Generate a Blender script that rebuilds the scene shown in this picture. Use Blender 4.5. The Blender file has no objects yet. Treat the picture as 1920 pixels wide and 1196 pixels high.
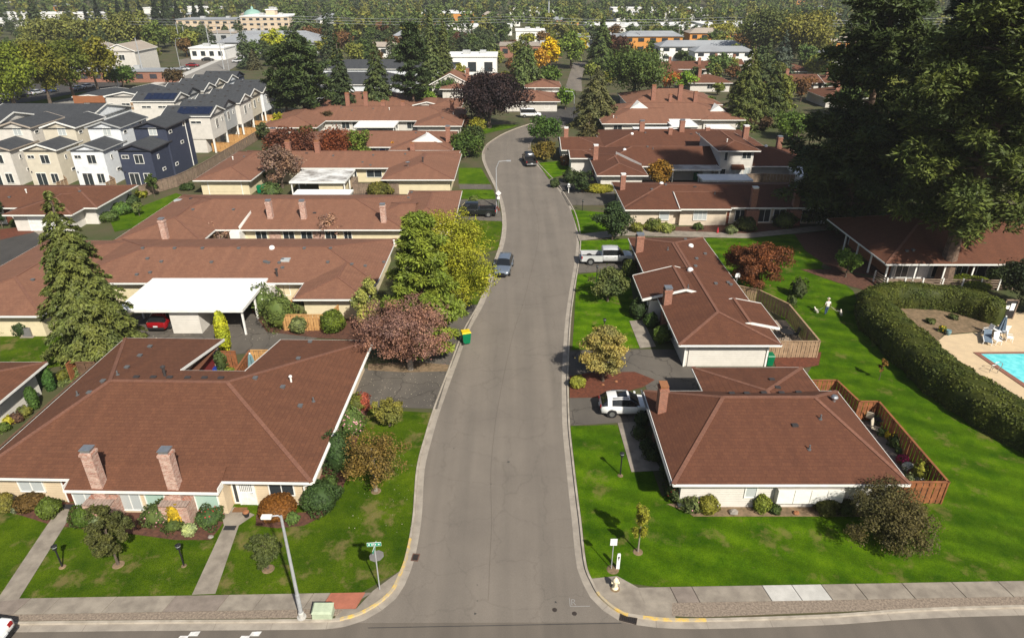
import bpy, bmesh, math, random
import numpy as np
from mathutils import Vector, Matrix

# ------------------------------------------------------------------ camera, sky, sun
sc = bpy.context.scene
PITCH = math.radians(27.0); CAMH = 30.0; FPX = 1256.0
cam = bpy.data.cameras.new('camera'); cam_o = bpy.data.objects.new('camera', cam)
sc.collection.objects.link(cam_o); sc.camera = cam_o
cam.sensor_fit = 'HORIZONTAL'; cam.sensor_width = 36.0; cam.lens = FPX / 1920 * 36.0
cam.clip_start = 0.5; cam.clip_end = 6000
cam_o.location = (0, 0, CAMH); cam_o.rotation_euler = (math.radians(90) - PITCH, 0, 0)

SUN_EL = math.radians(42.0); SUN_AZ = math.atan2(0.49, -0.87)      # azimuth from +Y towards +X
wd = bpy.data.worlds.new('World'); sc.world = wd; wd.use_nodes = True
nt = wd.node_tree; bg = nt.nodes['Background']
sky = nt.nodes.new('ShaderNodeTexSky'); sky.sky_type = 'NISHITA'; sky.sun_disc = False
sky.sun_elevation = SUN_EL; sky.sun_rotation = SUN_AZ; sky.air_density = 1.0; sky.dust_density = 2.0
nt.links.new(sky.outputs[0], bg.inputs[0]); bg.inputs[1].default_value = 0.062
sl = bpy.data.lights.new('sun', 'SUN'); sl.energy = 5.0; sl.angle = math.radians(1.4); sl.color = (1.0, 0.94, 0.83)
so = bpy.data.objects.new('sun', sl); sc.collection.objects.link(so)
sdir = Vector((math.sin(SUN_AZ) * math.cos(SUN_EL), math.cos(SUN_AZ) * math.cos(SUN_EL), math.sin(SUN_EL)))
so.rotation_euler = sdir.to_track_quat('Z', 'Y').to_euler(); so.location = (40, -60, 90)
sc.view_settings.view_transform = 'Standard'; sc.view_settings.look = 'None'
sc.view_settings.exposure = 0.46; sc.view_settings.gamma = 1.0
try: sc.view_settings.use_curve_mapping = False
except Exception: pass

# ------------------------------------------------------------------ survey helpers (image plane -> ground)
_s, _c = math.sin(PITCH), math.cos(PITCH)
LOT = 0.10
def G(px, py, z=LOT):
    u = (px - 960) / FPX; v = (py - 598) / FPX
    t = (CAMH - z) / (_s + v * _c)
    return (t * u, t * (_c - v * _s))
def depth(X, Y, Z): return Y * _c - (Z - CAMH) * _s
def PROJ(X, Y, Z):
    d = depth(X, Y, Z); up = Y * _s + (Z - CAMH) * _c
    return (960 + FPX * X / d, 598 - FPX * up / d)
def zat(X, Y, py):
    lo, hi = -5.0, 90.0
    for _ in range(50):
        m = (lo + hi) / 2
        if PROJ(X, Y, m)[1] > py: lo = m
        else: hi = m
    return lo

R = random.Random(7)
HAZE = 0.00025
C = sc.collection
# ------------------------------------------------------------------ materials
MATS = {}
def _new(name):
    m = bpy.data.materials.new(name); m.use_nodes = True; MATS[name] = m
    return m, m.node_tree, m.node_tree.nodes['Principled BSDF']
def _rgb(c): return (c[0], c[1], c[2], 1)
def _noise(nt, scale, detail=4, coord='pos', rough=0.6):
    n = nt.nodes.new('ShaderNodeTexNoise'); n.inputs['Scale'].default_value = scale
    n.inputs['Detail'].default_value = detail; n.inputs['Roughness'].default_value = rough
    if coord == 'pos':
        g = nt.nodes.new('ShaderNodeNewGeometry'); nt.links.new(g.outputs['Position'], n.inputs['Vector'])
    else:
        g = nt.nodes.new('ShaderNodeTexCoord'); nt.links.new(g.outputs['Object'], n.inputs['Vector'])
    return n
def _ramp(nt, fac, stops):
    r = nt.nodes.new('ShaderNodeValToRGB'); e = r.color_ramp.elements
    while len(e) < len(stops): e.new(0.5)
    for i, (p, c) in enumerate(stops):
        e[i].position = p; e[i].color = _rgb(c)
    nt.links.new(fac, r.inputs[0]); return r
def _mix(nt, fac, a, b, mode='MIX'):
    m = nt.nodes.new('ShaderNodeMix'); m.data_type = 'RGBA'; m.blend_type = mode
    for v, i in ((fac, 0), (a, 6), (b, 7)):
        if hasattr(v, 'links'): nt.links.new(v, m.inputs[i])
        elif isinstance(v, (int, float)): m.inputs[i].default_value = v
        else: m.inputs[i].default_value = _rgb(v)
    return m.outputs[2]
def _math(nt, op, a, b=None, c=None):
    m = nt.nodes.new('ShaderNodeMath'); m.operation = op
    for i, v in enumerate((a, b, c)):
        if v is None: continue
        if hasattr(v, 'links'): nt.links.new(v, m.inputs[i])
        else: m.inputs[i].default_value = v
    return m.outputs[0]
def _bump(nt, bsdf, h, strength, dist=0.02):
    b = nt.nodes.new('ShaderNodeBump'); b.inputs['Strength'].default_value = strength; b.inputs['Distance'].default_value = dist
    nt.links.new(h, b.inputs['Height']); nt.links.new(b.outputs[0], bsdf.inputs['Normal'])
def pm(name, c1, c2=None, scale=3.0, rough=0.8, bump=0.0, metal=0.0, detail=5, lo=0.35, hi=0.65, spec=0.3, coord='pos', bscale=None):
    m, nt, b = _new(name)
    b.inputs['Roughness'].default_value = rough; b.inputs['Metallic'].default_value = metal
    b.inputs['Specular IOR Level'].default_value = spec
    if c2 is None: c2 = tuple(x * 0.82 for x in c1)
    n = _noise(nt, scale, detail, coord)
    r = _ramp(nt, n.outputs[0], [(lo, c1), (hi, c2)])
    nt.links.new(r.outputs[0], b.inputs['Base Color'])
    if bump:
        n2 = _noise(nt, bscale or scale * 6, 3, coord); _bump(nt, b, n2.outputs[0], bump)
    return m

def shingle(name, c1, c2, c3):
    m, nt, b = _new(name); b.inputs['Roughness'].default_value = 0.9; b.inputs['Specular IOR Level'].default_value = 0.2
    g = nt.nodes.new('ShaderNodeNewGeometry')
    sp = nt.nodes.new('ShaderNodeSeparateXYZ'); nt.links.new(g.outputs['Position'], sp.inputs[0])
    sn = nt.nodes.new('ShaderNodeSeparateXYZ'); nt.links.new(g.outputs['True Normal'], sn.inputs[0])
    isx = _math(nt, 'GREATER_THAN', _math(nt, 'ABSOLUTE', sn.outputs[0]), _math(nt, 'ABSOLUTE', sn.outputs[1]))
    mx = nt.nodes.new('ShaderNodeMix'); nt.links.new(isx, mx.inputs[0])
    nt.links.new(sp.outputs[0], mx.inputs[2]); nt.links.new(sp.outputs[1], mx.inputs[3])
    zz = _math(nt, 'MULTIPLY', sp.outputs[2], 2.6)
    cb = nt.nodes.new('ShaderNodeCombineXYZ'); nt.links.new(mx.outputs[0], cb.inputs[0]); nt.links.new(zz, cb.inputs[1])
    br = nt.nodes.new('ShaderNodeTexBrick'); nt.links.new(cb.outputs[0], br.inputs['Vector'])
    br.inputs['Scale'].default_value = 1.0; br.inputs['Brick Width'].default_value = 0.33; br.inputs['Row Height'].default_value = 0.16
    br.inputs['Mortar Size'].default_value = 0.012; br.inputs['Mortar Smooth'].default_value = 0.3; br.inputs['Bias'].default_value = 0.0
    br.inputs['Color1'].default_value = _rgb(c1); br.inputs['Color2'].default_value = _rgb(c2); br.inputs['Mortar'].default_value = _rgb(tuple(x * 0.78 for x in c2))
    n = _noise(nt, 0.55, 6); col = _mix(nt, _math(nt, 'MULTIPLY', n.outputs[0], 0.55), br.outputs[0], c3)
    n2 = _noise(nt, 9.0, 3); k = _ramp(nt, n2.outputs[0], [(0.3, (0.87, 0.87, 0.87)), (0.7, (1.13, 1.12, 1.11))])
    col = _mix(nt, 1.0, col, k.outputs[0], 'MULTIPLY')
    # streaks running down the slope
    mp = nt.nodes.new('ShaderNodeMapping'); nt.links.new(cb.outputs[0], mp.inputs[0]); mp.inputs['Scale'].default_value = (1.1, 0.10, 1)
    n3 = nt.nodes.new('ShaderNodeTexNoise'); n3.inputs['Scale'].default_value = 1.0; n3.inputs['Detail'].default_value = 5
    nt.links.new(mp.outputs[0], n3.inputs['Vector'])
    k3 = _ramp(nt, n3.outputs[0], [(0.35, (0.91, 0.91, 0.92)), (0.65, (1.05, 1.04, 1.03))])
    col = _mix(nt, 1.0, col, k3.outputs[0], 'MULTIPLY')
    nt.links.new(col, b.inputs['Base Color']); _bump(nt, b, br.outputs['Fac'], -0.5, 0.02)
    return m
def siding(name, c, pitch=0.19, vertical=False):
    m, nt, b = _new(name); b.inputs['Roughness'].default_value = 0.6; b.inputs['Specular IOR Level'].default_value = 0.3
    g = nt.nodes.new('ShaderNodeNewGeometry'); sp = nt.nodes.new('ShaderNodeSeparateXYZ'); nt.links.new(g.outputs['Position'], sp.inputs[0])
    if vertical: co = _math(nt, 'ADD', sp.outputs[0], sp.outputs[1])
    else: co = sp.outputs[2]
    f = _math(nt, 'FRACT', _math(nt, 'DIVIDE', co, pitch))
    n = _noise(nt, 1.3, 5)
    r = _ramp(nt, n.outputs[0], [(0.3, tuple(x * 0.88 for x in c)), (0.62, c)])
    nt.links.new(r.outputs[0], b.inputs['Base Color'])
    h = _math(nt, 'LESS_THAN', f, 0.13) if vertical else _math(nt, 'SUBTRACT', 1.0, f)
    _bump(nt, b, h, 0.8, 0.03)
    return m
def brickm(name, c1, c2, mortar):
    m, nt, b = _new(name); b.inputs['Roughness'].default_value = 0.85
    g = nt.nodes.new('ShaderNodeNewGeometry'); sp = nt.nodes.new('ShaderNodeSeparateXYZ'); nt.links.new(g.outputs['Position'], sp.inputs[0])
    cb = nt.nodes.new('ShaderNodeCombineXYZ'); nt.links.new(_math(nt, 'ADD', sp.outputs[0], sp.outputs[1]), cb.inputs[0]); nt.links.new(sp.outputs[2], cb.inputs[1])
    br = nt.nodes.new('ShaderNodeTexBrick'); nt.links.new(cb.outputs[0], br.inputs['Vector'])
    br.inputs['Scale'].default_value = 1; br.inputs['Brick Width'].default_value = 0.22; br.inputs['Row Height'].default_value = 0.085
    br.inputs['Mortar Size'].default_value = 0.012; br.inputs['Color1'].default_value = _rgb(c1); br.inputs['Color2'].default_value = _rgb(c2); br.inputs['Mortar'].default_value = _rgb(mortar)
    n = _noise(nt, 5, 4); k = _ramp(nt, n.outputs[0], [(0.3, (0.75, 0.75, 0.75)), (0.7, (1.2, 1.2, 1.2))])
    nt.links.new(_mix(nt, 1.0, br.outputs[0], k.outputs[0], 'MULTIPLY'), b.inputs['Base Color'])
    _bump(nt, b, br.outputs['Fac'], -0.6, 0.015)
    return m
def foliage(name, rough=0.65, transl=0.25, var=0.5):
    m, nt, b = _new(name)
    oi = nt.nodes.new('ShaderNodeObjectInfo'); g = nt.nodes.new('ShaderNodeNewGeometry')
    r = _ramp(nt, g.outputs['Random Per Island'], [(0.0, (1 - var,) * 3), (0.5, (1, 1, 1)), (1.0, (1 + var * .85, 1 + var * 0.9, 1 + var * 0.3))])
    n = _noise(nt, 0.45, 3); k = _ramp(nt, n.outputs[0], [(0.33, (0.72, 0.82, 0.85)), (0.66, (1.18, 1.12, 0.9))])
    col = _mix(nt, 1.0, _mix(nt, 1.0, oi.outputs['Color'], r.outputs[0], 'MULTIPLY'), k.outputs[0], 'MULTIPLY')
    nt.links.new(col, b.inputs['Base Color']); b.inputs['Roughness'].default_value = rough; b.inputs['Specular IOR Level'].default_value = 0.25
    tr = nt.nodes.new('ShaderNodeBsdfTranslucent'); nt.links.new(_mix(nt, 1.0, col, (1.1, 1.1, 0.6), 'MULTIPLY'), tr.inputs[0])
    ms = nt.nodes.new('ShaderNodeMixShader'); ms.inputs[0].default_value = transl
    nt.links.new(b.outputs[0], ms.inputs[1]); nt.links.new(tr.outputs[0], ms.inputs[2])
    nt.links.new(ms.outputs[0], nt.nodes['Material Output'].inputs[0])
    return m
def lawn(name, ca, cb_, cdry, dry_lo, stripe=None):
    m, nt, b = _new(name); b.inputs['Roughness'].default_value = 0.95; b.inputs['Specular IOR Level'].default_value = 0.05
    n = _noise(nt, 0.55, 8, rough=0.68); r = _ramp(nt, n.outputs[0], [(0.34, ca), (0.62, cb_)])
    nb = _noise(nt, 0.16, 3); kb = _ramp(nt, nb.outputs[0], [(0.35, (0.78, 0.82, 0.85)), (0.65, (1.15, 1.1, 1.0))])
    col = _mix(nt, 1.0, r.outputs[0], kb.outputs[0], 'MULTIPLY')
    n4 = _noise(nt, 14, 4); k = _ramp(nt, n4.outputs[0], [(0.3, (0.62, 0.66, 0.6)), (0.7, (1.3, 1.26, 1.2))])
    col = _mix(nt, 1.0, col, k.outputs[0], 'MULTIPLY')
    if stripe:
        g = nt.nodes.new('ShaderNodeNewGeometry'); sp = nt.nodes.new('ShaderNodeSeparateXYZ'); nt.links.new(g.outputs['Position'], sp.inputs[0])
        t = _math(nt, 'ADD', _math(nt, 'MULTIPLY', sp.outputs[0], stripe[0]), _math(nt, 'MULTIPLY', sp.outputs[1], stripe[1]))
        nz = _noise(nt, 0.25, 3); t = _math(nt, 'ADD', t, _math(nt, 'MULTIPLY', nz.outputs[0], 5.0))
        w = _math(nt, 'SINE', t); k2 = _ramp(nt, _math(nt, 'MULTIPLY_ADD', w, 0.5, 0.5), [(0.2, (0.84, 0.86, 0.84)), (0.8, (1.12, 1.1, 1.05))])
        col = _mix(nt, 1.0, col, k2.outputs[0], 'MULTIPLY')
    nd = _noise(nt, 0.42, 7, rough=0.72); d = _ramp(nt, nd.outputs[0], [(dry_lo, (0, 0, 0)), (dry_lo + 0.10, (1, 1, 1))])
    nt2 = _math(nt, 'MULTIPLY', d.outputs[0], 0.6)
    col = _mix(nt, nt2, col, cdry)
    nt.links.new(col, b.inputs['Base Color'])
    _bump(nt, b, _noise(nt, 22, 3).outputs[0], 0.9, 0.06)
    return m
def asphalt(name, c1, c2, cracks=0.0):
    m, nt, b = _new(name); b.inputs['Roughness'].default_value = 0.88; b.inputs['Specular IOR Level'].default_value = 0.25
    n = _noise(nt, 0.22, 6); r = _ramp(nt, n.outputs[0], [(0.3, c1), (0.68, c2)])
    n2 = _noise(nt, 30, 2); k = _ramp(nt, n2.outputs[0], [(0.25, (0.8, 0.8, 0.8)), (0.75, (1.18, 1.18, 1.18))])
    col = _mix(nt, 1.0, r.outputs[0], k.outputs[0], 'MULTIPLY')
    # faint lengthwise paving bands
    g = nt.nodes.new('ShaderNodeNewGeometry'); mp = nt.nodes.new('ShaderNodeMapping'); nt.links.new(g.outputs['Position'], mp.inputs[0]); mp.inputs['Scale'].default_value = (0.8, 0.03, 1)
    n5 = nt.nodes.new('ShaderNodeTexNoise'); n5.inputs['Scale'].default_value = 1.0; n5.inputs['Detail'].default_value = 4; nt.links.new(mp.outputs[0], n5.inputs['Vector'])
    k5 = _ramp(nt, n5.outputs[0], [(0.35, (0.9, 0.9, 0.9)), (0.65, (1.08, 1.07, 1.06))]); col = _mix(nt, 1.0, col, k5.outputs[0], 'MULTIPLY')
    if cracks:
        v = nt.nodes.new('ShaderNodeTexVoronoi'); v.feature = 'DISTANCE_TO_EDGE'; v.inputs['Scale'].default_value = 0.33
        nz = _noise(nt, 0.8, 4); va = nt.nodes.new('ShaderNodeVectorMath'); va.operation = 'MULTIPLY_ADD'
        nt.links.new(nz.outputs['Color'], va.inputs[0]); va.inputs[1].default_value = (1.6, 1.6, 0); nt.links.new(g.outputs['Position'], va.inputs[2]); nt.links.new(va.outputs[0], v.inputs['Vector'])
        kc = _ramp(nt, v.outputs['Distance'], [(0.0, (1 - cracks,) * 3), (0.02, (1, 1, 1))]); col = _mix(nt, 1.0, col, kc.outputs[0], 'MULTIPLY')
    nt.links.new(col, b.inputs['Base Color']); _bump(nt, b, n2.outputs[0], 0.35, 0.01)
    return m
def glassm(name, c, rough=0.06):
    m, nt, b = _new(name); b.inputs['Base Color'].default_value = _rgb(c); b.inputs['Roughness'].default_value = rough
    b.inputs['Specular IOR Level'].default_value = 0.7; return m
def paint(name, c, rough=0.25, metal=0.0, coat=0.6):
    m, nt, b = _new(name); b.inputs['Roughness'].default_value = rough; b.inputs['Metallic'].default_value = metal
    n = _noise(nt, 3, 3); r = _ramp(nt, n.outputs[0], [(0.3, tuple(x * 0.93 for x in c)), (0.7, c)])
    nt.links.new(r.outputs[0], b.inputs['Base Color']); b.inputs['Coat Weight'].default_value = coat; b.inputs['Coat Roughness'].default_value = 0.05; return m

shingle('roof', (0.148, 0.064, 0.036), (0.115, 0.049, 0.029), (0.13, 0.060, 0.037))
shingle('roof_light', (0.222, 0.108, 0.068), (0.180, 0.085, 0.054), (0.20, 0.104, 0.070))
shingle('roof_dark', (0.128, 0.053, 0.030), (0.100, 0.041, 0.025), (0.115, 0.050, 0.031))
shingle('roof_cap', (0.205, 0.098, 0.064), (0.17, 0.082, 0.056), (0.18, 0.09, 0.065))
shingle('roof_grey', (0.060, 0.065, 0.072), (0.042, 0.046, 0.052), (0.055, 0.058, 0.064))
siding('siding_cream', (0.56, 0.45, 0.31)); siding('siding_white', (0.60, 0.57, 0.52)); siding('siding_yellow', (0.62, 0.54, 0.36))
siding('siding_tan', (0.58, 0.49, 0.38)); siding('siding_pale', (0.66, 0.69, 0.72)); siding('siding_navy', (0.040, 0.048, 0.078))
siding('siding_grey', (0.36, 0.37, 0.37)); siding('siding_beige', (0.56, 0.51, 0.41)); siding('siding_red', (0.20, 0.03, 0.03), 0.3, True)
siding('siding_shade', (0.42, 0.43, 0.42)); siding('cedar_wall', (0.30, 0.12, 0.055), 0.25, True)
pm('trim', (0.78, 0.77, 0.73), (0.70, 0.69, 0.65), 2, 0.5); pm('trim_dark', (0.05, 0.05, 0.06), None, 2, 0.5); pm('trim_tan', (0.42, 0.36, 0.3), None, 2, 0.6)
pm('flat_white', (0.82, 0.82, 0.81), (0.74, 0.74, 0.73), 0.8, 0.45); pm('flat_stained', (0.70, 0.70, 0.68), (0.22, 0.20, 0.18), 0.5, 0.6, lo=0.42, hi=0.66, detail=8)
pm('flat_brownish', (0.20, 0.17, 0.15), (0.48, 0.47, 0.45), 0.45, 0.6, lo=0.35, hi=0.6)
brickm('brick_pale', (0.33, 0.125, 0.08), (0.50, 0.33, 0.26), (0.46, 0.38, 0.33)); brickm('brick_red', (0.29, 0.105, 0.062), (0.22, 0.08, 0.05), (0.30, 0.19, 0.14)); brickm('brick_dark', (0.10, 0.05, 0.04), (0.14, 0.07, 0.05), (0.32, 0.24, 0.2))
pm('metal_cap', (0.42, 0.44, 0.46), None, 4, 0.35, metal=0.7); pm('vent_metal', (0.15, 0.155, 0.16), None, 4, 0.5, metal=0.2); pm('vent_dark', (0.05, 0.045, 0.045), None, 4, 0.5)
pm('pole_metal', (0.52, 0.54, 0.56), None, 4, 0.4, metal=0.4); pm('black_metal', (0.02, 0.02, 0.022), None, 4, 0.5); pm('post_wood', (0.20, 0.16, 0.12), (0.13, 0.10, 0.08), 3, 0.85)
glassm('glass', (0.03, 0.037, 0.042)); glassm('glass_blind', (0.42, 0.45, 0.45), 0.25); glassm('glass_teal', (0.36, 0.50, 0.43), 0.2); glassm('car_glass', (0.012, 0.014, 0.016), 0.04)
pm('concrete', (0.295, 0.258, 0.21), (0.195, 0.168, 0.138), 1.3, 0.9, bump=0.25, detail=8); pm('concrete_new', (0.50, 0.485, 0.45), None, 1.6, 0.9, bump=0.2); pm('concrete_dark', (0.235, 0.195, 0.165), (0.175, 0.145, 0.122), 1.8, 0.9, bump=0.3)
pm('kerb', (0.40, 0.355, 0.295), (0.27, 0.235, 0.19), 1.4, 0.9, bump=0.3, detail=8); pm('gutter', (0.345, 0.305, 0.255), (0.25, 0.22, 0.185), 1.2, 0.9, bump=0.2, detail=8); pm('kerb_yellow', (0.60, 0.40, 0.09), (0.38, 0.32, 0.22), 2.5, 0.8, lo=0.38, hi=0.55)
pm('ramp_red', (0.38, 0.135, 0.085), (0.30, 0.11, 0.07), 2.5, 0.9, bump=0.3); pm('deck_tan', (0.60, 0.46, 0.29), (0.52, 0.40, 0.26), 1.2, 0.85); pm('coping', (0.26, 0.12, 0.085), None, 4, 0.7); pm('patio_tan', (0.33, 0.26, 0.19), (0.24, 0.19, 0.15), 1.2, 0.9)
pm('gravel', (0.30, 0.24, 0.185), (0.15, 0.12, 0.095), 9, 0.95, bump=1.0, bscale=20, detail=8); pm('mulch', (0.13, 0.058, 0.036), (0.062, 0.030, 0.022), 5, 0.95, bump=1.0, bscale=18, detail=8); pm('mulch_red', (0.15, 0.048, 0.026), (0.085, 0.030, 0.018), 5, 0.95, bump=1.0, bscale=18, detail=8); pm('dry_bed', (0.24, 0.165, 0.10), (0.13, 0.095, 0.055), 3, 0.95, bump=1.0, bscale=14, detail=8)
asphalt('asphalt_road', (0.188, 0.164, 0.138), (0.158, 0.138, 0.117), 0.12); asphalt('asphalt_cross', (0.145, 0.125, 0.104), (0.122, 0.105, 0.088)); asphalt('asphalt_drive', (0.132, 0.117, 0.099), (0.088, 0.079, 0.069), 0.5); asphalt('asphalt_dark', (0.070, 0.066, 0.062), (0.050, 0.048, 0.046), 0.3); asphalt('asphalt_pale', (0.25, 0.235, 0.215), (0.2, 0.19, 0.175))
lawn('lawn_left', (0.034, 0.074, 0.0035), (0.080, 0.130, 0.006), (0.215, 0.16, 0.07), 0.53); lawn('lawn_right', (0.038, 0.100, 0.002), (0.098, 0.188, 0.004), (0.20, 0.165, 0.055), 0.565, (0.35, 3.6)); lawn('lawn_park', (0.030, 0.082, 0.002), (0.078, 0.150, 0.004), (0.18, 0.15, 0.05), 0.56, (1.2, 2.8)); lawn('lawn_far', (0.045, 0.10, 0.004), (0.088, 0.155, 0.007), (0.18, 0.16, 0.06), 0.66)
pm('ground', (0.052, 0.068, 0.020), (0.092, 0.074, 0.042), 0.2, 0.95, detail=9); pm('hill', (0.045, 0.062, 0.026), (0.075, 0.085, 0.035), 0.02, 0.95, detail=8)
pm('cedar_new', (0.30, 0.115, 0.045), (0.17, 0.066, 0.030), 2.2, 0.75, detail=8); pm('cedar_gold', (0.52, 0.30, 0.115), (0.38, 0.20, 0.075), 2.2, 0.75, detail=8); pm('cedar_old', (0.25, 0.185, 0.135), (0.16, 0.115, 0.085), 2.2, 0.85, detail=8); pm('cedar_tan', (0.37, 0.25, 0.155), (0.25, 0.165, 0.10), 2.2, 0.8, detail=8); pm('cedar_brown', (0.15, 0.085, 0.05), (0.10, 0.058, 0.036), 2.2, 0.85, detail=8)
pm('door_brown', (0.14, 0.045, 0.025), None, 3, 0.5); pm('door_white', (0.75, 0.75, 0.73), None, 3, 0.45); pm('door_blue', (0.03, 0.06, 0.22), None, 3, 0.4)
pm('bark', (0.14, 0.105, 0.08), (0.075, 0.058, 0.046), 5, 0.95, bump=1.0, bscale=12); pm('bark_pale', (0.30, 0.26, 0.21), (0.2, 0.17, 0.14), 5, 0.9, bump=0.6); pm('bark_pine', (0.20, 0.135, 0.095), (0.085, 0.058, 0.044), 3, 0.95, bump=1.0, bscale=9)
foliage('leaf'); foliage('needle', 0.6, 0.12, 0.45); foliage('far_leaf', 0.85, 0.15, 0.22)
pm('tyre', (0.015, 0.015, 0.016), None, 5, 0.85); pm('rim', (0.45, 0.46, 0.47), None, 5, 0.3, metal=0.8); pm('black_plastic', (0.02, 0.02, 0.021), None, 5, 0.6)
paint('paint_white', (0.78, 0.78, 0.77)); paint('paint_silver', (0.62, 0.63, 0.64), 0.3, 0.25); paint('paint_greyblue', (0.26, 0.31, 0.38), 0.28, 0.6); paint('paint_black', (0.012, 0.013, 0.015)); paint('paint_red', (0.24, 0.006, 0.010)); paint('paint_blue', (0.05, 0.09, 0.2))
pm('lamp_red', (0.30, 0.01, 0.012), None, 5, 0.2); pm('lamp_clear', (0.72, 0.74, 0.75), None, 5, 0.12, spec=0.6); pm('plate', (0.66, 0.68, 0.7), None, 5, 0.5)
pm('plastic_green', (0.0, 0.16, 0.065), None, 5, 0.45); pm('plastic_yellow', (0.68, 0.52, 0.02), None, 5, 0.45); pm('box_green', (0.40, 0.46, 0.33), None, 3, 0.55); pm('sign_green', (0.0, 0.30, 0.18), None, 3, 0.4); pm('sign_white', (0.80, 0.80, 0.79), None, 3, 0.4); pm('sign_back', (0.22, 0.215, 0.215), None, 3, 0.5, metal=0.3)
pm('hydrant', (0.78, 0.70, 0.50), (0.66, 0.58, 0.40), 6, 0.5); pm('paint_mark', (0.72, 0.72, 0.70), (0.5, 0.49, 0.47), 4, 0.7); pm('chalk', (0.30, 0.29, 0.28), None, 6, 0.9); pm('drain_iron', (0.045, 0.035, 0.03), None, 5, 0.7); pm('drain_rust', (0.16, 0.085, 0.06), (0.09, 0.05, 0.04), 5, 0.9)
pm('cloth_teal', (0.16, 0.27, 0.29), (0.12, 0.2, 0.22), 4, 0.85); pm('cloth_blue', (0.15, 0.20, 0.26), None, 4, 0.8); pm('cloth_cream', (0.55, 0.49, 0.38), None, 4, 0.85); pm('ceramic_blue', (0.02, 0.05, 0.28), None, 4, 0.2); pm('terracotta', (0.30, 0.13, 0.06), None, 4, 0.8); pm('mat_dark', (0.03, 0.03, 0.032), None, 8, 0.95); pm('mat_brown', (0.18, 0.09, 0.04), None, 6, 0.95)
pm('rock', (0.30, 0.27, 0.24), (0.2, 0.18, 0.16), 5, 0.9, bump=0.6); pm('skin', (0.50, 0.30, 0.21), None, 4, 0.6); pm('shirt', (0.72, 0.68, 0.62), None, 5, 0.85); pm('jeans', (0.05, 0.09, 0.17), None, 5, 0.85); pm('dog_fur', (0.68, 0.63, 0.54), (0.55, 0.5, 0.42), 12, 0.9); pm('shoe', (0.10, 0.10, 0.11), None, 4, 0.6)
pm('solar', (0.012, 0.018, 0.045), None, 2, 0.15, spec=0.6); pm('solar_frame', (0.12, 0.13, 0.16), None, 2, 0.4, metal=0.5); pm('stone_tan', (0.62, 0.50, 0.36), (0.54, 0.43, 0.31), 0.1, 0.85); pm('dome_green', (0.26, 0.42, 0.36), (0.2, 0.34, 0.3), 0.3, 0.6); pm('tile_red', (0.40, 0.20, 0.13), None, 0.3, 0.8); pm('wall_orange', (0.62, 0.28, 0.07), None, 0.3, 0.8); pm('wall_white', (0.80, 0.79, 0.76), (0.7, 0.69, 0.66), 0.1, 0.7); pm('wall_grey', (0.42, 0.43, 0.43), None, 0.2, 0.8); pm('roof_flat_white', (0.82, 0.82, 0.80), (0.68, 0.68, 0.67), 0.05, 0.7); pm('roof_flat_grey', (0.30, 0.32, 0.34), (0.24, 0.25, 0.27), 0.08, 0.75); pm('roof_tan', (0.36, 0.31, 0.26), None, 0.2, 0.85)
pm('fl_magenta', (0.36, 0.012, 0.10), (0.24, 0.008, 0.06), 6, 0.8); pm('fl_white', (0.72, 0.72, 0.62), None, 6, 0.8); pm('fl_pink', (0.62, 0.30, 0.34), None, 6, 0.8); pm('fl_yellow', (0.62, 0.46, 0.02), None, 6, 0.8); pm('fl_red', (0.45, 0.03, 0.04), None, 6, 0.8)
def _water():
    m, nt, b = _new('water'); b.inputs['Base Color'].default_value = (0.10, 0.62, 0.66, 1); b.inputs['Roughness'].default_value = 0.06
    n = _noise(nt, 2.0, 4); r = _ramp(nt, n.outputs[0], [(0.35, (0.10, 0.58, 0.62)), (0.65, (0.22, 0.74, 0.76))]); nt.links.new(r.outputs[0], b.inputs['Base Color'])
    _bump(nt, b, _noise(nt, 3.0, 3).outputs[0], 0.25, 0.05)
_water()

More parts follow.
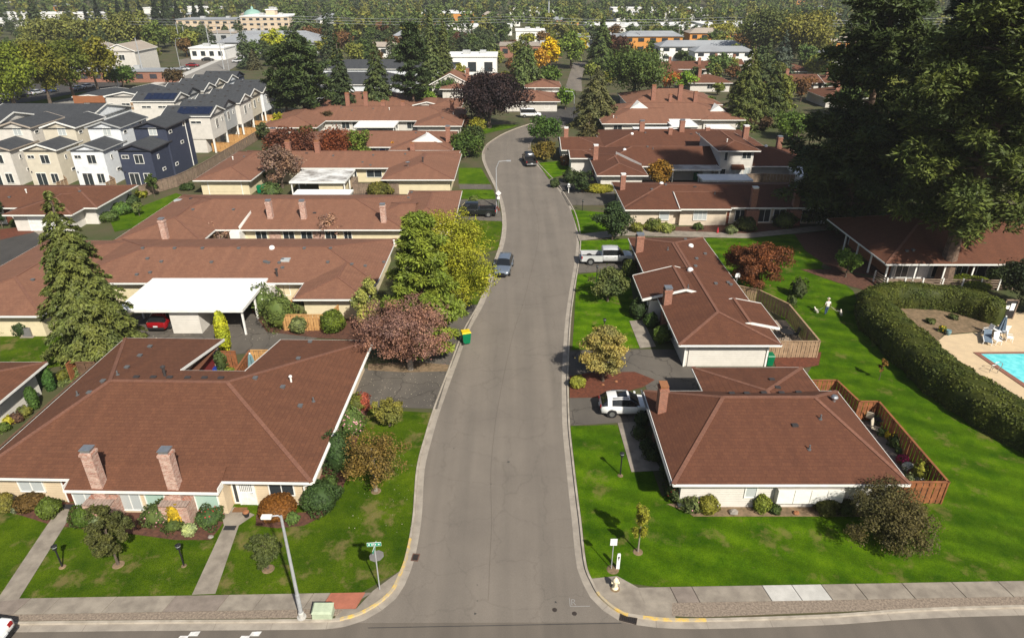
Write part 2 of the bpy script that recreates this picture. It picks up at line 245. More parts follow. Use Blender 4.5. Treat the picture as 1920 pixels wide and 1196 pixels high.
# ------------------------------------------------------------------ mesh helpers
class MB:
    def __init__(s): s.v = []; s.f = []; s.m = []
    def add(s, vs, fs, mi=0):
        o = len(s.v); s.v += [tuple(p) for p in vs]
        for f in fs: s.f.append(tuple(i + o for i in f)); s.m.append(mi)
        return s
    def box(s, x0, y0, z0, x1, y1, z1, mi=0):
        if x0 > x1: x0, x1 = x1, x0
        if y0 > y1: y0, y1 = y1, y0
        return s.add([(x0, y0, z0), (x1, y0, z0), (x1, y1, z0), (x0, y1, z0), (x0, y0, z1), (x1, y0, z1), (x1, y1, z1), (x0, y1, z1)],
                     [(0, 3, 2, 1), (4, 5, 6, 7), (0, 1, 5, 4), (1, 2, 6, 5), (2, 3, 7, 6), (3, 0, 4, 7)], mi)
    def bar(s, a, b, w, h, mi=0):
        a = Vector(a); b = Vector(b); d = (b - a).normalized(); up = Vector((0, 0, 1)) if abs(d.z) < 0.95 else Vector((0, 1, 0))
        n = d.cross(up).normalized() * (w / 2); u = n.cross(d).normalized() * (h / 2)
        return s.add([a - n - u, a + n - u, a + n + u, a - n + u, b - n - u, b + n - u, b + n + u, b - n + u],
                     [(0, 1, 2, 3), (7, 6, 5, 4), (0, 4, 5, 1), (1, 5, 6, 2), (2, 6, 7, 3), (3, 7, 4, 0)], mi)
    def tube(s, pts, rad, n=8, mi=0, cap=True):
        pts = [Vector(p) for p in pts]
        if not hasattr(rad, '__len__'): rad = [rad] * len(pts)
        o = len(s.v); prev = None
        for i, p in enumerate(pts):
            d = (pts[min(i + 1, len(pts) - 1)] - pts[max(i - 1, 0)]).normalized()
            ref = Vector((1, 0, 0)) if abs(d.x) < 0.9 else Vector((0, 1, 0))
            a = d.cross(ref).normalized(); b = d.cross(a)
            for k in range(n):
                t = 2 * math.pi * k / n; s.v.append(tuple(p + (a * math.cos(t) + b * math.sin(t)) * rad[i]))
        for i in range(len(pts) - 1):
            for k in range(n):
                s.f.append((o + i * n + k, o + i * n + (k + 1) % n, o + (i + 1) * n + (k + 1) % n, o + (i + 1) * n + k)); s.m.append(mi)
        if cap:
            s.f.append(tuple(o + k for k in range(n))[::-1]); s.m.append(mi)
            s.f.append(tuple(o + (len(pts) - 1) * n + k for k in range(n))); s.m.append(mi)
        return s
    def lathe(s, prof, n=12, c=(0, 0, 0), mi=0):
        o = len(s.v)
        for r, z in prof:
            for k in range(n):
                t = 2 * math.pi * k / n; s.v.append((c[0] + r * math.cos(t), c[1] + r * math.sin(t), c[2] + z))
        for i in range(len(prof) - 1):
            for k in range(n):
                s.f.append((o + i * n + k, o + i * n + (k + 1) % n, o + (i + 1) * n + (k + 1) % n, o + (i + 1) * n + k)); s.m.append(mi)
        s.f.append(tuple(o + k for k in range(n))[::-1]); s.m.append(mi)
        s.f.append(tuple(o + (len(prof) - 1) * n + k for k in range(n))); s.m.append(mi)
        return s
    def mesh(s, name, mats):
        me = bpy.data.meshes.new(name); me.from_pydata(s.v, [], s.f)
        for m in (mats if isinstance(mats, (list, tuple)) else [mats]): me.materials.append(MATS[m])
        if any(s.m): me.polygons.foreach_set('material_index', s.m)
        me.update(); return me
def link(name, me, parent=None, loc=(0, 0, 0), rotz=0.0):
    o = bpy.data.objects.new(name, me); C.objects.link(o); o.location = loc; o.rotation_euler = (0, 0, rotz)
    if parent is not None: o.parent = parent
    return o
def ob(name, mb, mat, parent=None, loc=(0, 0, 0), rotz=0.0, smooth=False):
    me = mb.mesh(name, mat)
    if smooth: me.shade_smooth()
    return link(name, me, parent, loc, rotz)
def tag(o, label, cat, group=None, kind=None):
    o['label'] = label; o['category'] = cat
    if group: o['group'] = group
    if kind: o['kind'] = kind
    return o
def thing(name, label, cat, loc=(0, 0, 0), rotz=0.0, group=None):
    o = bpy.data.objects.new(name, None); C.objects.link(o); o.empty_display_size = 0.3
    o.location = loc; o.rotation_euler = (0, 0, rotz); return tag(o, label, cat, group)
def struct(o, label=None, cat=None):
    o['kind'] = 'structure'
    if label: o['label'] = label
    if cat: o['category'] = cat
    return o
def copy_tree(o, parent=None):
    c = o.copy(); C.objects.link(c)
    if parent is not None: c.parent = parent
    for ch in list(o.children): copy_tree(ch, c)
    return c
MESHC = {}
def cached(key, fn):
    if key not in MESHC: MESHC[key] = fn()
    return MESHC[key]

def catmull(pts, n=8, closed=False):
    P = [Vector(p) for p in pts]; out = []
    for i in range(len(P) - 1):
        p0 = P[max(i - 1, 0)]; p1 = P[i]; p2 = P[i + 1]; p3 = P[min(i + 2, len(P) - 1)]
        for k in range(n):
            t = k / n
            out.append(0.5 * ((2 * p1) + (p2 - p0) * t + (2 * p0 - 5 * p1 + 4 * p2 - p3) * t * t + (3 * p1 - p0 - 3 * p2 + p3) * t ** 3))
    out.append(P[-1]); return out
def offset(line, d):
    out = []
    for i, p in enumerate(line):
        t = (line[min(i + 1, len(line) - 1)] - line[max(i - 1, 0)]).normalized()
        out.append(p + Vector((-t.y, t.x)) * d)
    return out
def strip(name, a, b, z, mat):
    mb = MB(); n = len(a)
    mb.add([(p.x, p.y, z) for p in a] + [(p.x, p.y, z) for p in b], [(i, i + 1, n + i + 1, n + i) for i in range(n - 1)])
    return ob(name, mb, mat)
def poly(name, pts, z, mat, thick=0.0):
    bm = bmesh.new(); vs = [bm.verts.new((p[0], p[1], z)) for p in pts]; f = bm.faces.new(vs)
    f.normal_update()
    if f.normal.z < 0: f.normal_flip()
    if thick:
        r = bmesh.ops.extrude_face_region(bm, geom=[f]); 
        for v in [g for g in r['geom'] if isinstance(g, bmesh.types.BMVert)]: v.co.z = z
        for v in vs: v.co.z = z - thick
    bmesh.ops.triangulate(bm, faces=bm.faces[:])
    bmesh.ops.recalc_face_normals(bm, faces=bm.faces[:])
    if not thick:
        for ff in bm.faces:
            if ff.normal.z < 0: ff.normal_flip()
    me = bpy.data.meshes.new(name); bm.to_mesh(me); bm.free(); me.materials.append(MATS[mat])
    return link(name, me)
def px(pts, z=LOT): return [G(p[0], p[1], z) for p in pts]

# ------------------------------------------------------------------ ground, hills
def hill_z(x, y):
    r = math.hypot(x, y)
    a = max(0.0, min(1.0, (r - 640) / 900.0)); z = (a * a * (3 - 2 * a)) * 105 * (0.75 + 0.25 * math.sin(x * 0.0031 + 1.0)) 
    return z if y > 0 else z * 0.3
mb = MB(); NR, NA = 40, 60
mb.v.append((0, 60, -0.06))
for i in range(1, NR + 1):
    r = 3200 * (i / NR) ** 1.9
    for k in range(NA):
        t = 2 * math.pi * k / NA; x, y = r * math.cos(t), 60 + r * math.sin(t); mb.v.append((x, y, -0.06 + hill_z(x, y)))
for k in range(NA): mb.f.append((0, 1 + k, 1 + (k + 1) % NA)); mb.m.append(0)
for i in range(NR - 1):
    for k in range(NA):
        a = 1 + i * NA + k; b = 1 + i * NA + (k + 1) % NA; mb.f.append((a, a + NA, b + NA, b)); mb.m.append(0)
struct(ob('ground', mb, 'ground', smooth=True))

# ------------------------------------------------------------------ roads (kerb face lines in metres)
LP = [(-90, 23.0), (-60, 23.38), (-40, 23.63), (-26.6, 23.8), (-18.4, 23.9)] + px([(591, 1167), (647, 1162), (692, 1145), (734, 1113), (752, 1079), (765, 1043), (778, 972), (785, 880), (800, 820), (817, 765), (845, 690), (872, 620), (902, 565), (925, 500), (940, 455), (944, 420), (940, 385), (930, 355), (918, 330), (908, 308), (905, 292), (911, 275), (927, 262), (950, 249), (985, 236), (1020, 227)], 0)
RP = [(95, 26.2), (60, 25.3)] + px([(1900, 1141), (1540, 1159), (1293, 1166), (1194, 1159), (1158, 1148), (1124, 1121), (1107, 1093), (1094, 1057), (1085, 978), (1079, 930), (1071, 860), (1065, 800), (1063, 740), (1063, 690), (1068, 600), (1076, 540), (1084, 490), (1087, 445), (1079, 405), (1065, 377), (1045, 347), (1026, 326), (1010, 309), (1000, 296), (994, 280), (996, 265), (1012, 252), (1040, 243), (1075, 237)], 0)
LL = catmull(LP, 6); RL = catmull(RP, 6)
# asphalt of the side street: strip between resampled left and right lines from the junction on
def resample(line, n):
    d = [0.0]
    for i in range(1, len(line)): d.append(d[-1] + (line[i] - line[i - 1]).length)
    out = []; j = 0
    for k in range(n):
        t = d[-1] * k / (n - 1)
        while j < len(d) - 2 and d[j + 1] < t: j += 1
        f = (t - d[j]) / max(1e-9, d[j + 1] - d[j]); out.append(line[j].lerp(line[j + 1], f))
    return out
li = next(i for i, p in enumerate(LL) if p.x > -12.0); ri = next(i for i, p in enumerate(RL) if p.x < 9.6)
L2, R2 = resample(LL[li:], 120), resample(RL[ri:], 120)
road_pts = L2 + R2[::-1]
struct(strip('side_street', [p.copy() for p in R2], [p.copy() for p in L2], 0.008, 'asphalt_road'), 'warm grey asphalt side street winding between the houses', 'road')
struct(poly('road', [(-95, 2), (100, 2), (100, 26.9), (10, 26.6), (-10, 26.6), (-95, 26.0)], 0.0, 'asphalt_cross'), 'asphalt cross street at the foot of the side street', 'road')
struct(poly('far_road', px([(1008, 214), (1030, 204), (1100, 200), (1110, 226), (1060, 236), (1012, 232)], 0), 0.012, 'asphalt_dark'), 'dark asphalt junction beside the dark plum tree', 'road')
struct(poly('far_road', px([(1058, 170), (1075, 118), (1100, 118), (1090, 150), (1092, 172)], 0), 0.006, 'asphalt_road'), 'far stretch of the street past the yellow tree', 'road')
# long seam, oil spots and sealed cracks on the side street
mid = [a.lerp(b, .47) for a, b in zip(L2, R2)][4:]
struct(strip('road_seam', offset(mid, .02), offset(mid, -.02), 0.0125, 'asphalt_cross'))
RR = random.Random(11)
for k in range(26):
    j = RR.randrange(3, 100); f = RR.uniform(.2, .8); q = L2[j].lerp(R2[j], f); r_ = RR.uniform(.03, .09)
    struct(poly('oil_stain', [(q.x + r_ * RR.uniform(.6, 1.2) * math.cos(a), q.y + r_ * RR.uniform(.6, 1.3) * math.sin(a)) for a in [i * 2 * math.pi / 9 for i in range(9)]], 0.0135 + k * .0002, 'asphalt_dark'))
for k in range(4):
    j = RR.randrange(4, 90); q = L2[j].lerp(R2[j], RR.uniform(.1, .5)); pts = [q.copy()]
    for s_ in range(9): pts.append(pts[-1] + Vector((RR.uniform(.25, .7), RR.uniform(-.22, .22))))
    struct(strip('crack_line', offset(pts, .009), offset(pts, -.009), 0.016 + k * .0002, 'asphalt_dark'))
# patched seam across the junction
sm = px([(690, 1176), (1165, 1167), (1165, 1168.5), (690, 1177.5)], 0); struct(poly('road_seam', sm, 0.012, 'asphalt_dark'))
def kerb(name, line, side, yellow=None):
    a = offset(line, 0.0); b = offset(line, 0.16 * side); g = offset(line, -0.42 * side)
    mb = MB(); n = len(a)
    prof = [(a, 0.0), (offset(line, 0.02 * side), 0.12), (offset(line, 0.15 * side), 0.125), (b, 0.0)]
    for ln, z in prof: mb.v += [(p.x, p.y, z) for p in ln]
    for j in range(3):
        for i in range(n - 1):
            mb.f.append((j * n + i, j * n + i + 1, (j + 1) * n + i + 1, (j + 1) * n + i)); 
            mid = (a[i] + a[i + 1]) / 2; mb.m.append(1 if yellow and yellow(mid) else 0)
    k = ob(name, mb, ['kerb', 'kerb_yellow']); bm = bmesh.new(); bm.from_mesh(k.data); bmesh.ops.recalc_face_normals(bm, faces=bm.faces[:]); bm.to_mesh(k.data); bm.free()
    struct(k)
    # gutter slabs with joints
    run = 0.0; start = 0; idx = 0; par = struct(strip('gutter', offset(line, -0.02 * side), offset(line, -0.40 * side), 0.012, 'concrete_dark'))
    for i in range(1, n):
        run += (a[i] - a[i - 1]).length
        if run > 2.6 or i == n - 1:
            if a[i].y < 130:
                sa = resample(a[start:i + 1], 4); sg = resample(g[start:i + 1], 4)
                sa[0] = sa[0].lerp(sa[1], 0.02); sg[0] = sg[0].lerp(sg[1], 0.02)
                s_ = strip('gutter_slab', sa, sg, 0.018, 'gutter'); s_.parent = par
                for pgn in s_.data.polygons: pass
            run = 0.0; start = i
    return k
def flip_up(o):
    bm = bmesh.new(); bm.from_mesh(o.data)
    for f in bm.faces:
        f.normal_update()
        if f.normal.z < 0: f.normal_flip()
    bm.to_mesh(o.data); bm.free()
kerb('kerb', LL, 1, lambda p: (p.x > -9 and p.y < 30))
kerb('kerb', RL, -1, lambda p: (7 < p.x < 10.5 and p.y < 25.5) or (4.6 < p.x < 6.2 and p.y < 27.5))
# the lots behind the kerbs
lotL = [(p.x, p.y) for p in offset(LL, 0.14)]; lotL = lotL + [(-14, 175), (-56, 175), (-90, 100)]
struct(poly('lot_ground', lotL, LOT - 0.03, 'ground', 0.12))
lotR = [(p.x, p.y) for p in offset(RL, -0.14)]; lotR = lotR + [(40, 185), (95, 185)]
struct(poly('lot_ground', lotR, LOT - 0.03, 'ground', 0.12))

Zs = {'lawn': 0.09, 'drive': 0.10, 'bed': 0.11, 'walk': 0.125}
def patch(name, mat, level, pts, label=None, cat=None, world=False, dz=0.0):
    p = pts if world else px(pts)
    return struct(poly(name, p, Zs[level] + dz, mat), label, cat)
def inset_line(line, side, d, y0, y1):
    return [(p.x, p.y) for p in offset(line, d * side) if y0 <= p.y <= y1]
# left front lawns (sidewalk to driveway) and walks
swl = lambda x: 25.42 + 0.0215 * (x + 27.7)             # rear edge of the pavement
eL = inset_line(LL, 1, 0.18, 27.2, 43.3)
patch('lawn', 'lawn_left', 'lawn', [(-60, swl(-60)), (-8.2, swl(-8.2))] + [(p[0], p[1]) for p in eL if p[1] > 26.2] + [(-11.5, 43.3), (-11.5, 33.2), (-60, 33.2)], 'patchy lawn in front of the cream double house', 'lawn', True)
patch('mulch_bed', 'mulch', 'bed', [(20, 960), (100, 985), (240, 1000), (330, 1012), (395, 1012), (420, 978), (300, 962), (120, 940), (20, 940)])
patch('mulch_bed', 'mulch', 'bed', [(480, 985), (520, 990), (570, 985), (610, 965), (635, 935), (652, 890), (668, 830), (690, 770), (640, 760), (575, 960), (480, 965)])
patch('lawn', 'lawn_left', 'lawn', [(0, 628), (190, 628), (190, 675), (85, 690), (0, 700)], 'mown back lawn beneath the tall spruce', 'lawn')
# right front lawns
eR = inset_line(RL, -1, 0.18, 26.6, 41.2); eR = [p for p in eR if p[0] < 8]
patch('lawn', 'lawn_park', 'lawn', [(60, 27.3), (8.0, 26.2)] + eR + [(9.3, 41.3), (9.7, 33.5), (23.5, 33.5), (25.5, 31.2), (28.5, 30.2), (33, 29.2), (40, 28.6), (60, 28.2)], 'bright lawn around the corner house by the hydrant', 'lawn', True)
patch('lawn', 'lawn_park', 'lawn', px([(1345, 432), (1500, 440), (1560, 455), (1540, 500), (1600, 545)]) + [(34.6, 58.5), (33.8, 54), (34.6, 49), (36.8, 43.5), (39.6, 39), (60, 36), (60, 27.45), (30, 26.9), (24, 27.6), (24, 33.2), (24, 47), (27.5, 52), (26.5, 60), (22.5, 66), (21, 76)], 'striped park lawn between patio fences and the clipped hedge', 'lawn', True, -0.012)
patch('dry_bed', 'dry_bed', 'bed', [(1250, 945), (1290, 960), (1300, 968), (1680, 968), (1690, 945), (1450, 938), (1290, 940)], None, None, False, 0.002)
patch('mulch_bed', 'mulch_red', 'bed', [(1450, 668), (1540, 660), (1535, 685), (1490, 692), (1455, 690)])
patch('mulch_bed', 'mulch', 'bed', [(1490, 440), (1560, 432), (1640, 440), (1655, 520), (1560, 505), (1510, 470)])
patch('mulch_bed', 'mulch', 'bed', [(1500, 505), (1560, 505), (1650, 525), (1625, 545), (1570, 530)])
patch('mulch_bed', 'mulch', 'bed', [(1170, 430), (1500, 415), (1500, 437), (1400, 440), (1175, 437)])
# right side of the street going up
patch('driveway', 'asphalt_drive', 'drive', [(1068, 745), (1130, 742), (1215, 742), (1240, 800), (1160, 792), (1068, 798)], 'worn asphalt driveway under the white estate car', 'driveway')
patch('driveway', 'asphalt_drive', 'drive', [(1068, 658), (1205, 655), (1300, 655), (1310, 740), (1215, 735), (1200, 700), (1110, 718), (1066, 712)], 'cracked dark driveway beside the white blind gable wall', 'driveway', False, 0.003)
patch('mulch_bed', 'mulch_red', 'bed', [(1068, 705), (1110, 698), (1190, 697), (1228, 712), (1205, 726), (1130, 745), (1068, 746)])
patch('front_walk', 'concrete', 'walk', [(1158, 793), (1190, 791), (1240, 882), (1184, 885)], 'concrete front walk beside the corner house', 'path')
patch('lawn', 'lawn_right', 'lawn', [(1073, 655), (1082, 515), (1150, 507), (1180, 520), (1205, 652)], 'small lawn below the silver pickup', 'lawn')
patch('front_walk', 'concrete', 'walk', [(1180, 602), (1205, 600), (1230, 650), (1200, 653)], 'short concrete walk beside the clipped ball shrub', 'path')
patch('driveway', 'asphalt_drive', 'drive', [(1086, 475), (1195, 475), (1200, 500), (1150, 508), (1084, 512)], 'driveway under the silver pickup', 'driveway')
patch('lawn', 'lawn_right', 'lawn', [(1088, 472), (1180, 470), (1180, 447), (1086, 452)], 'narrow strip of lawn beside the pickup', 'lawn')
patch('front_walk', 'concrete', 'walk', [(1082, 440), (1170, 430), (1400, 438), (1570, 420), (1570, 430), (1400, 447), (1170, 442), (1086, 452)], 'long concrete footpath in front of the row house', 'path')
patch('lawn', 'lawn_right', 'lawn', [(1071, 393), (1150, 400), (1170, 430), (1086, 438)], 'lawn around the round dark tree', 'lawn')
patch('driveway', 'asphalt_drive', 'drive', [(1052, 360), (1150, 350), (1155, 385), (1066, 385)], 'driveway beside the round dark tree', 'driveway')
patch('driveway', 'asphalt_dark', 'drive', [(1033, 338), (1160, 322), (1160, 350), (1055, 358)], 'dark driveway beside the low yellow hedge', 'driveway', False, 0.003)
patch('lawn', 'lawn_right', 'lawn', [(1008, 306), (1070, 300), (1075, 322), (1030, 336)], 'small lawn beside the parked black pickup', 'lawn')
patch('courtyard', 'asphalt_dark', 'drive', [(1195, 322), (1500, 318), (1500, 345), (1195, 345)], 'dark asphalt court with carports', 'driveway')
# left side going up
patch('driveway', 'asphalt_drive', 'drive', [(672, 690), (842, 693), (820, 766), (660, 762)], 'leaf strewn asphalt driveway beside the purple maple', 'driveway')
patch('dry_bed', 'dry_bed', 'bed', [(690, 682), (780, 678), (842, 684), (838, 696), (760, 698), (690, 694)])
patch('driveway', 'asphalt_drive', 'drive', [(790, 575), (897, 572), (868, 632), (845, 690), (780, 680), (700, 640)], 'driveway behind the purple maple', 'driveway', False, 0.003)
patch('courtyard', 'asphalt_drive', 'drive', [(225, 600), (310, 580), (470, 585), (560, 600), (600, 632), (520, 660), (420, 665), (250, 660)], 'cracked asphalt court in front of the white carport', 'driveway')
patch('mulch_bed', 'mulch', 'bed', [(470, 580), (560, 560), (690, 600), (720, 640), (600, 634), (500, 622)])
patch('lawn', 'lawn_left', 'lawn', [(850, 572), (896, 570), (921, 502), (900, 500), (860, 530)], 'narrow verge beside the grey estate car', 'lawn')
patch('lawn', 'lawn_left', 'lawn', [(900, 475), (934, 468), (942, 420), (935, 408), (880, 412), (850, 460)], 'verge beneath the yellowing tree', 'lawn')
patch('driveway', 'asphalt_drive', 'drive', [(860, 395), (938, 394), (942, 415), (860, 412)], 'driveway under the black pickup', 'driveway')
patch('mulch_bed', 'mulch_red', 'bed', [(865, 384), (935, 386), (938, 396), (865, 392)])
patch('driveway', 'asphalt_drive', 'drive', [(860, 375), (930, 374), (934, 385), (860, 384)], 'pale driveway above the red mulch', 'driveway')
patch('lawn', 'lawn_far', 'lawn', [(862, 355), (925, 356), (930, 373), (860, 373)], 'lawn beside the tall street lamp', 'lawn')
patch('lawn', 'lawn_far', 'lawn', [(860, 315), (902, 315), (920, 345), (860, 345)], 'bright lawn between two driveways', 'lawn')
patch('driveway', 'asphalt_drive', 'drive', [(860, 345), (920, 346), (924, 355), (862, 355)], 'driveway between two lawns', 'driveway')
patch('lawn', 'lawn_far', 'lawn', [(905, 252), (958, 240), (975, 234), (930, 234), (905, 238)], 'lawn beside the dark plum tree', 'lawn')
patch('lawn', 'lawn_far', 'lawn', [(205, 410), (330, 362), (345, 367), (260, 425), (215, 435)], 'sunny strip of lawn beside the long brown roof', 'lawn')
patch('courtyard', 'asphalt_dark', 'drive', [(0, 450), (60, 434), (130, 430), (125, 470), (60, 520), (0, 545)], 'dark asphalt turning court behind the spruce', 'driveway')
patch('mulch_bed', 'mulch_red', 'bed', [(0, 430), (50, 425), (80, 432), (0, 450)])
patch('front_walk', 'concrete', 'walk', [(50, 425), (62, 423), (95, 440), (75, 442)], 'curved walk beside the far garage', 'path')
patch('courtyard', 'asphalt_drive', 'drive', [(560, 360), (720, 355), (720, 385), (540, 385)], 'asphalt court between the two carports', 'driveway')
patch('driveway', 'asphalt_drive', 'drive', [(380, 360), (470, 356), (470, 372), (375, 372)], 'driveway before the yellow garage', 'driveway')
# pool terrace
patch('pool_deck', 'deck_tan', 'drive', [(40.6, 55.3), (46.5, 56.3), (47.8, 60), (70, 61), (70, 36), (40, 37.5), (37.0, 41), (36.8, 48), (37.2, 52.3)], 'sandy concrete pool terrace inside the hedge', 'terrace', True, 0.004)
patch('dry_bed', 'dry_bed', 'bed', [(36.0, 50), (36.0, 58.8), (38.0, 60.9), (41, 61.3), (44, 60.6), (46.3, 58.6), (46.6, 56.4), (40.6, 55.5), (38.6, 53.4), (37.2, 50)], None, None, True)
# patio floors
patch('patio', 'concrete_dark', 'walk', [(23.4, 32.9), (27.25, 32.9), (27.25, 41.65), (25.8, 41.65), (25.4, 44.5), (22.4, 44.5), (22.4, 41.5), (23.4, 41.5)], 'narrow slab patio behind the red cedar fence', 'patio', True)
patch('patio', 'patio_tan', 'walk', [(22.0, 51.3), (26.75, 51.3), (26.8, 58.4), (22.0, 58.4)], 'tan slab patio inside the pale wood fence', 'patio', True)
patch('patio', 'concrete', 'walk', [(-24.2, 44.5), (-20.2, 44.5), (-20.2, 48.8), (-24.2, 48.8)], 'courtyard patio between the two wings', 'patio', True)
# pavements made of slabs
pv = tag(thing('pavement', 'x', 'x'), 'x', 'x'); del pv['label']; del pv['category']; pv['kind'] = 'structure'
def slab(x0, x1, mat, w0=0.03, w1=1.06, name='paving_slab'):
    pts = [(x0 + 0.022, swl(x0) - w0), (x1 - 0.022, swl(x1) - w0), (x1 - 0.022 - 0.3, swl(x1) - w1), (x0 + 0.022 - 0.3, swl(x0) - w1)]
    if x0 > 0: pts = [(x0 + 0.022, swl(x0) - w0), (x1 - 0.022, swl(x1) - w0), (x1 - 0.022 + 0.2, swl(x1) - w1), (x0 + 0.022 + 0.2, swl(x0) - w1)]
    o = poly(name, pts, 0.122 + R.uniform(-0.004, 0.004), mat, 0.05); o.parent = pv; return o
struct(poly('pavement_bed', [(-95, swl(-95) - 0.01), (-7.6, swl(-7.6) - 0.01), (-9.0, swl(-9) - 1.08), (-95, swl(-95) - 1.08)], 0.078, 'concrete_dark'))
struct(poly('pavement_bed', [(7.0, swl(7.0) - 0.01), (95, swl(95) - 0.01), (95, swl(95) - 1.08), (8.6, swl(8.6) - 1.08)], 0.078, 'concrete_dark'))
x = -44.0; i = 0
while x < -10.2:
    w = [3.0, 3.2, 2.6, 1.8][i % 4] * R.uniform(0.85, 1.1); x1 = min(x + w, -9.9)
    slab(x, x1, ['concrete', 'concrete', 'concrete_dark', 'concrete'][(i * 7) % 4]); x = x1; i += 1
slab(-9.9, -8.0, 'ramp_red', name='ramp_slab')
x = 6.9; i = 0
xs = [6.9, 8.7, 9.9, 13.8, 15.45, 17.1, 19.0, 21.6, 24.4, 27.0, 30, 33, 36, 40, 44]
for a_, b_ in zip(xs, xs[1:]):
    slab(a_, b_, 'concrete_new' if 13.7 < a_ < 16 else ('concrete_dark' if 8.6 < a_ < 9 else 'concrete'))
ra = [(p.x, p.y) for p in offset(RL, -0.15) if 3 < p.x < 8.8 and 23.5 < p.y < 26.9]
ra.sort(key=lambda q: q[0] - q[1]); struct(poly('corner_apron', ra + [(8.75, swl(8.75) - 1.07), (7.15, swl(7.15) - 1.05), (6.95, swl(6.95) - .02), (5.9, 26.95)], 0.113, 'concrete'))
struct(poly('corner_apron', [(p.x, p.y) for p in offset(LL, .15) if p.x > -9.4 and p.y < 27.3] + [(-7.6, swl(-7.6) + .1), (-8.3, swl(-8.3) - 1.08), (-9.3, swl(-9.3) - 1.08)], 0.108, 'concrete'))
# gravel strips between pavement and kerb
struct(poly('gravel_strip', [(-95, swl(-95) - 1.08), (-8.9, swl(-8.9) - 1.08), (-9.2, 24.32), (-10.3, 24.18), (-18.4, 24.08), (-26.6, 23.98), (-40, 23.81), (-60, 23.56), (-95, 23.12)], 0.115, 'gravel'))
struct(poly('gravel_strip', [(8.6, swl(8.6) - 1.08), (95, swl(95) - 1.08), (95, 26.3), (60, 25.5), (26.8, 24.99), (15, 24.46), (9.8, 24.22), (8.4, 24.3)], 0.115, 'gravel'))
# front walks of the double house
patch('front_walk', 'concrete', 'walk', [(-8, 1128), (35, 1124), (128, 975), (130, 955), (112, 952), (88, 985)], 'concrete front walk to the brown door', 'path')
patch('front_walk', 'concrete', 'walk', [(360, 1115), (404, 1113), (448, 985), (478, 965), (440, 950), (415, 962), (420, 985)], 'concrete front walk to the white grille door', 'path')
for (qx, qy, w, h, m, lab) in ((127, 950, 0.75, 0.4, 'mat_dark', 'dark door mat before the brown door'), (450, 956, 0.85, 0.42, 'mat_brown', 'brown coir mat before the white grille door'), (431, 990, 0.7, 0.35, 'mat_dark', 'black rubber mat lying on the front walk')):
    p = G(qx, qy); mbx = MB().box(-w / 2, -h / 2, 0, w / 2, h / 2, 0.02)
    for k in range(5): mbx.box(-w / 2 + 0.04 + k * w / 5, -h / 2 + 0.03, 0.02, -w / 2 + 0.04 + k * w / 5 + w / 9, h / 2 - 0.03, 0.028)
    tag(ob('door_mat', mbx, m, None, (p[0], p[1], 0.126)), lab, 'mat')
# road paint, chalk, covers
def flat_mark(name, pts, z, mat, label, cat): return struct(poly(name, pts, z, mat), label, cat)
for bx in (340, 455):
    flat_mark('road_marking', px([(bx + 18, 1184), (bx + 36, 1183), (bx + 30, 1192), (bx + 12, 1192)], 0), 0.006, 'paint_mark', 'short white dash painted on the cross street', 'marking')
    flat_mark('road_marking', px([(bx - 2, 1191.5), (bx + 14, 1191.5), (bx + 10, 1199), (bx - 8, 1199)], 0), 0.010, 'paint_mark', 'white painted square on the cross street', 'marking')
def chalk_line(pts, w=0.035):
    m_ = MB()
    for a, b in zip(pts, pts[1:]): m_.bar((a[0], a[1], 0), (b[0], b[1], 0), w, 0.003)
    return m_
cx, cy = G(1074, 1129, 0)
m_ = chalk_line([(-0.16, 0.28), (-0.16, -0.26), (0.9, -0.24)]); m_2 = chalk_line([(-0.06, -0.18), (-0.06, 0.18), (0.05, 0.19), (0.12, 0.12), (0.07, 0.03), (-0.05, 0.01), (0.03, 0.0), (0.14, -0.17)])
m_.add(m_2.v, m_2.f); struct(ob('chalk_mark', m_, 'chalk', None, (cx, cy, 0.014)), 'survey letter R and bracket chalked on the asphalt', 'marking')
for (qx, qy) in ((1040, 1143), (1077, 1150)):
    p = G(qx, qy, 0); struct(ob('cover_plate', MB().lathe([(0.13, 0), (0.13, 0.012), (0.10, 0.015)], 14), 'drain_iron', None, (p[0], p[1], 0.008)), 'small round iron cover set in the junction', 'cover')
# storm drains
def drain(loc, rz, w, d, label, mat):
    t = thing('storm_drain', label, 'drain', loc, rz); t['kind'] = 'thing'
    ob('frame', MB().box(-w / 2, -d / 2, 0, w / 2, -d / 2 + .05, .03).box(-w / 2, d / 2 - .05, 0, w / 2, d / 2, .03).box(-w / 2, -d / 2 + .05, 0, -w / 2 + .05, d / 2 - .05, .03).box(w / 2 - .05, -d / 2 + .05, 0, w / 2, d / 2 - .05, .03), mat, t)
    ob('pit', MB().box(-w / 2 + .05, -d / 2 + .05, 0, w / 2 - .05, d / 2 - .05, 0.006), 'black_metal', t)
    n = max(4, int(w / 0.11))
    for k in range(n):
        x = -w / 2 + .05 + (w - .1) * (k + 0.5) / n; ob('bar', MB().box(x - .018, -d / 2 + .05, .008, x + .018, d / 2 - .05, .028), 'drain_iron', t)
p = G(1178, 1161, 0); drain((p[0], p[1], 0.018), -0.30, 0.9, 0.42, 'dark iron storm grate at the yellow kerb', 'drain_iron')
p = G(779, 1045, 0); drain((p[0], p[1] , 0.018), 1.45, 0.55, 0.42, 'rusty storm grate in the gutter below the street sign', 'drain_rust')

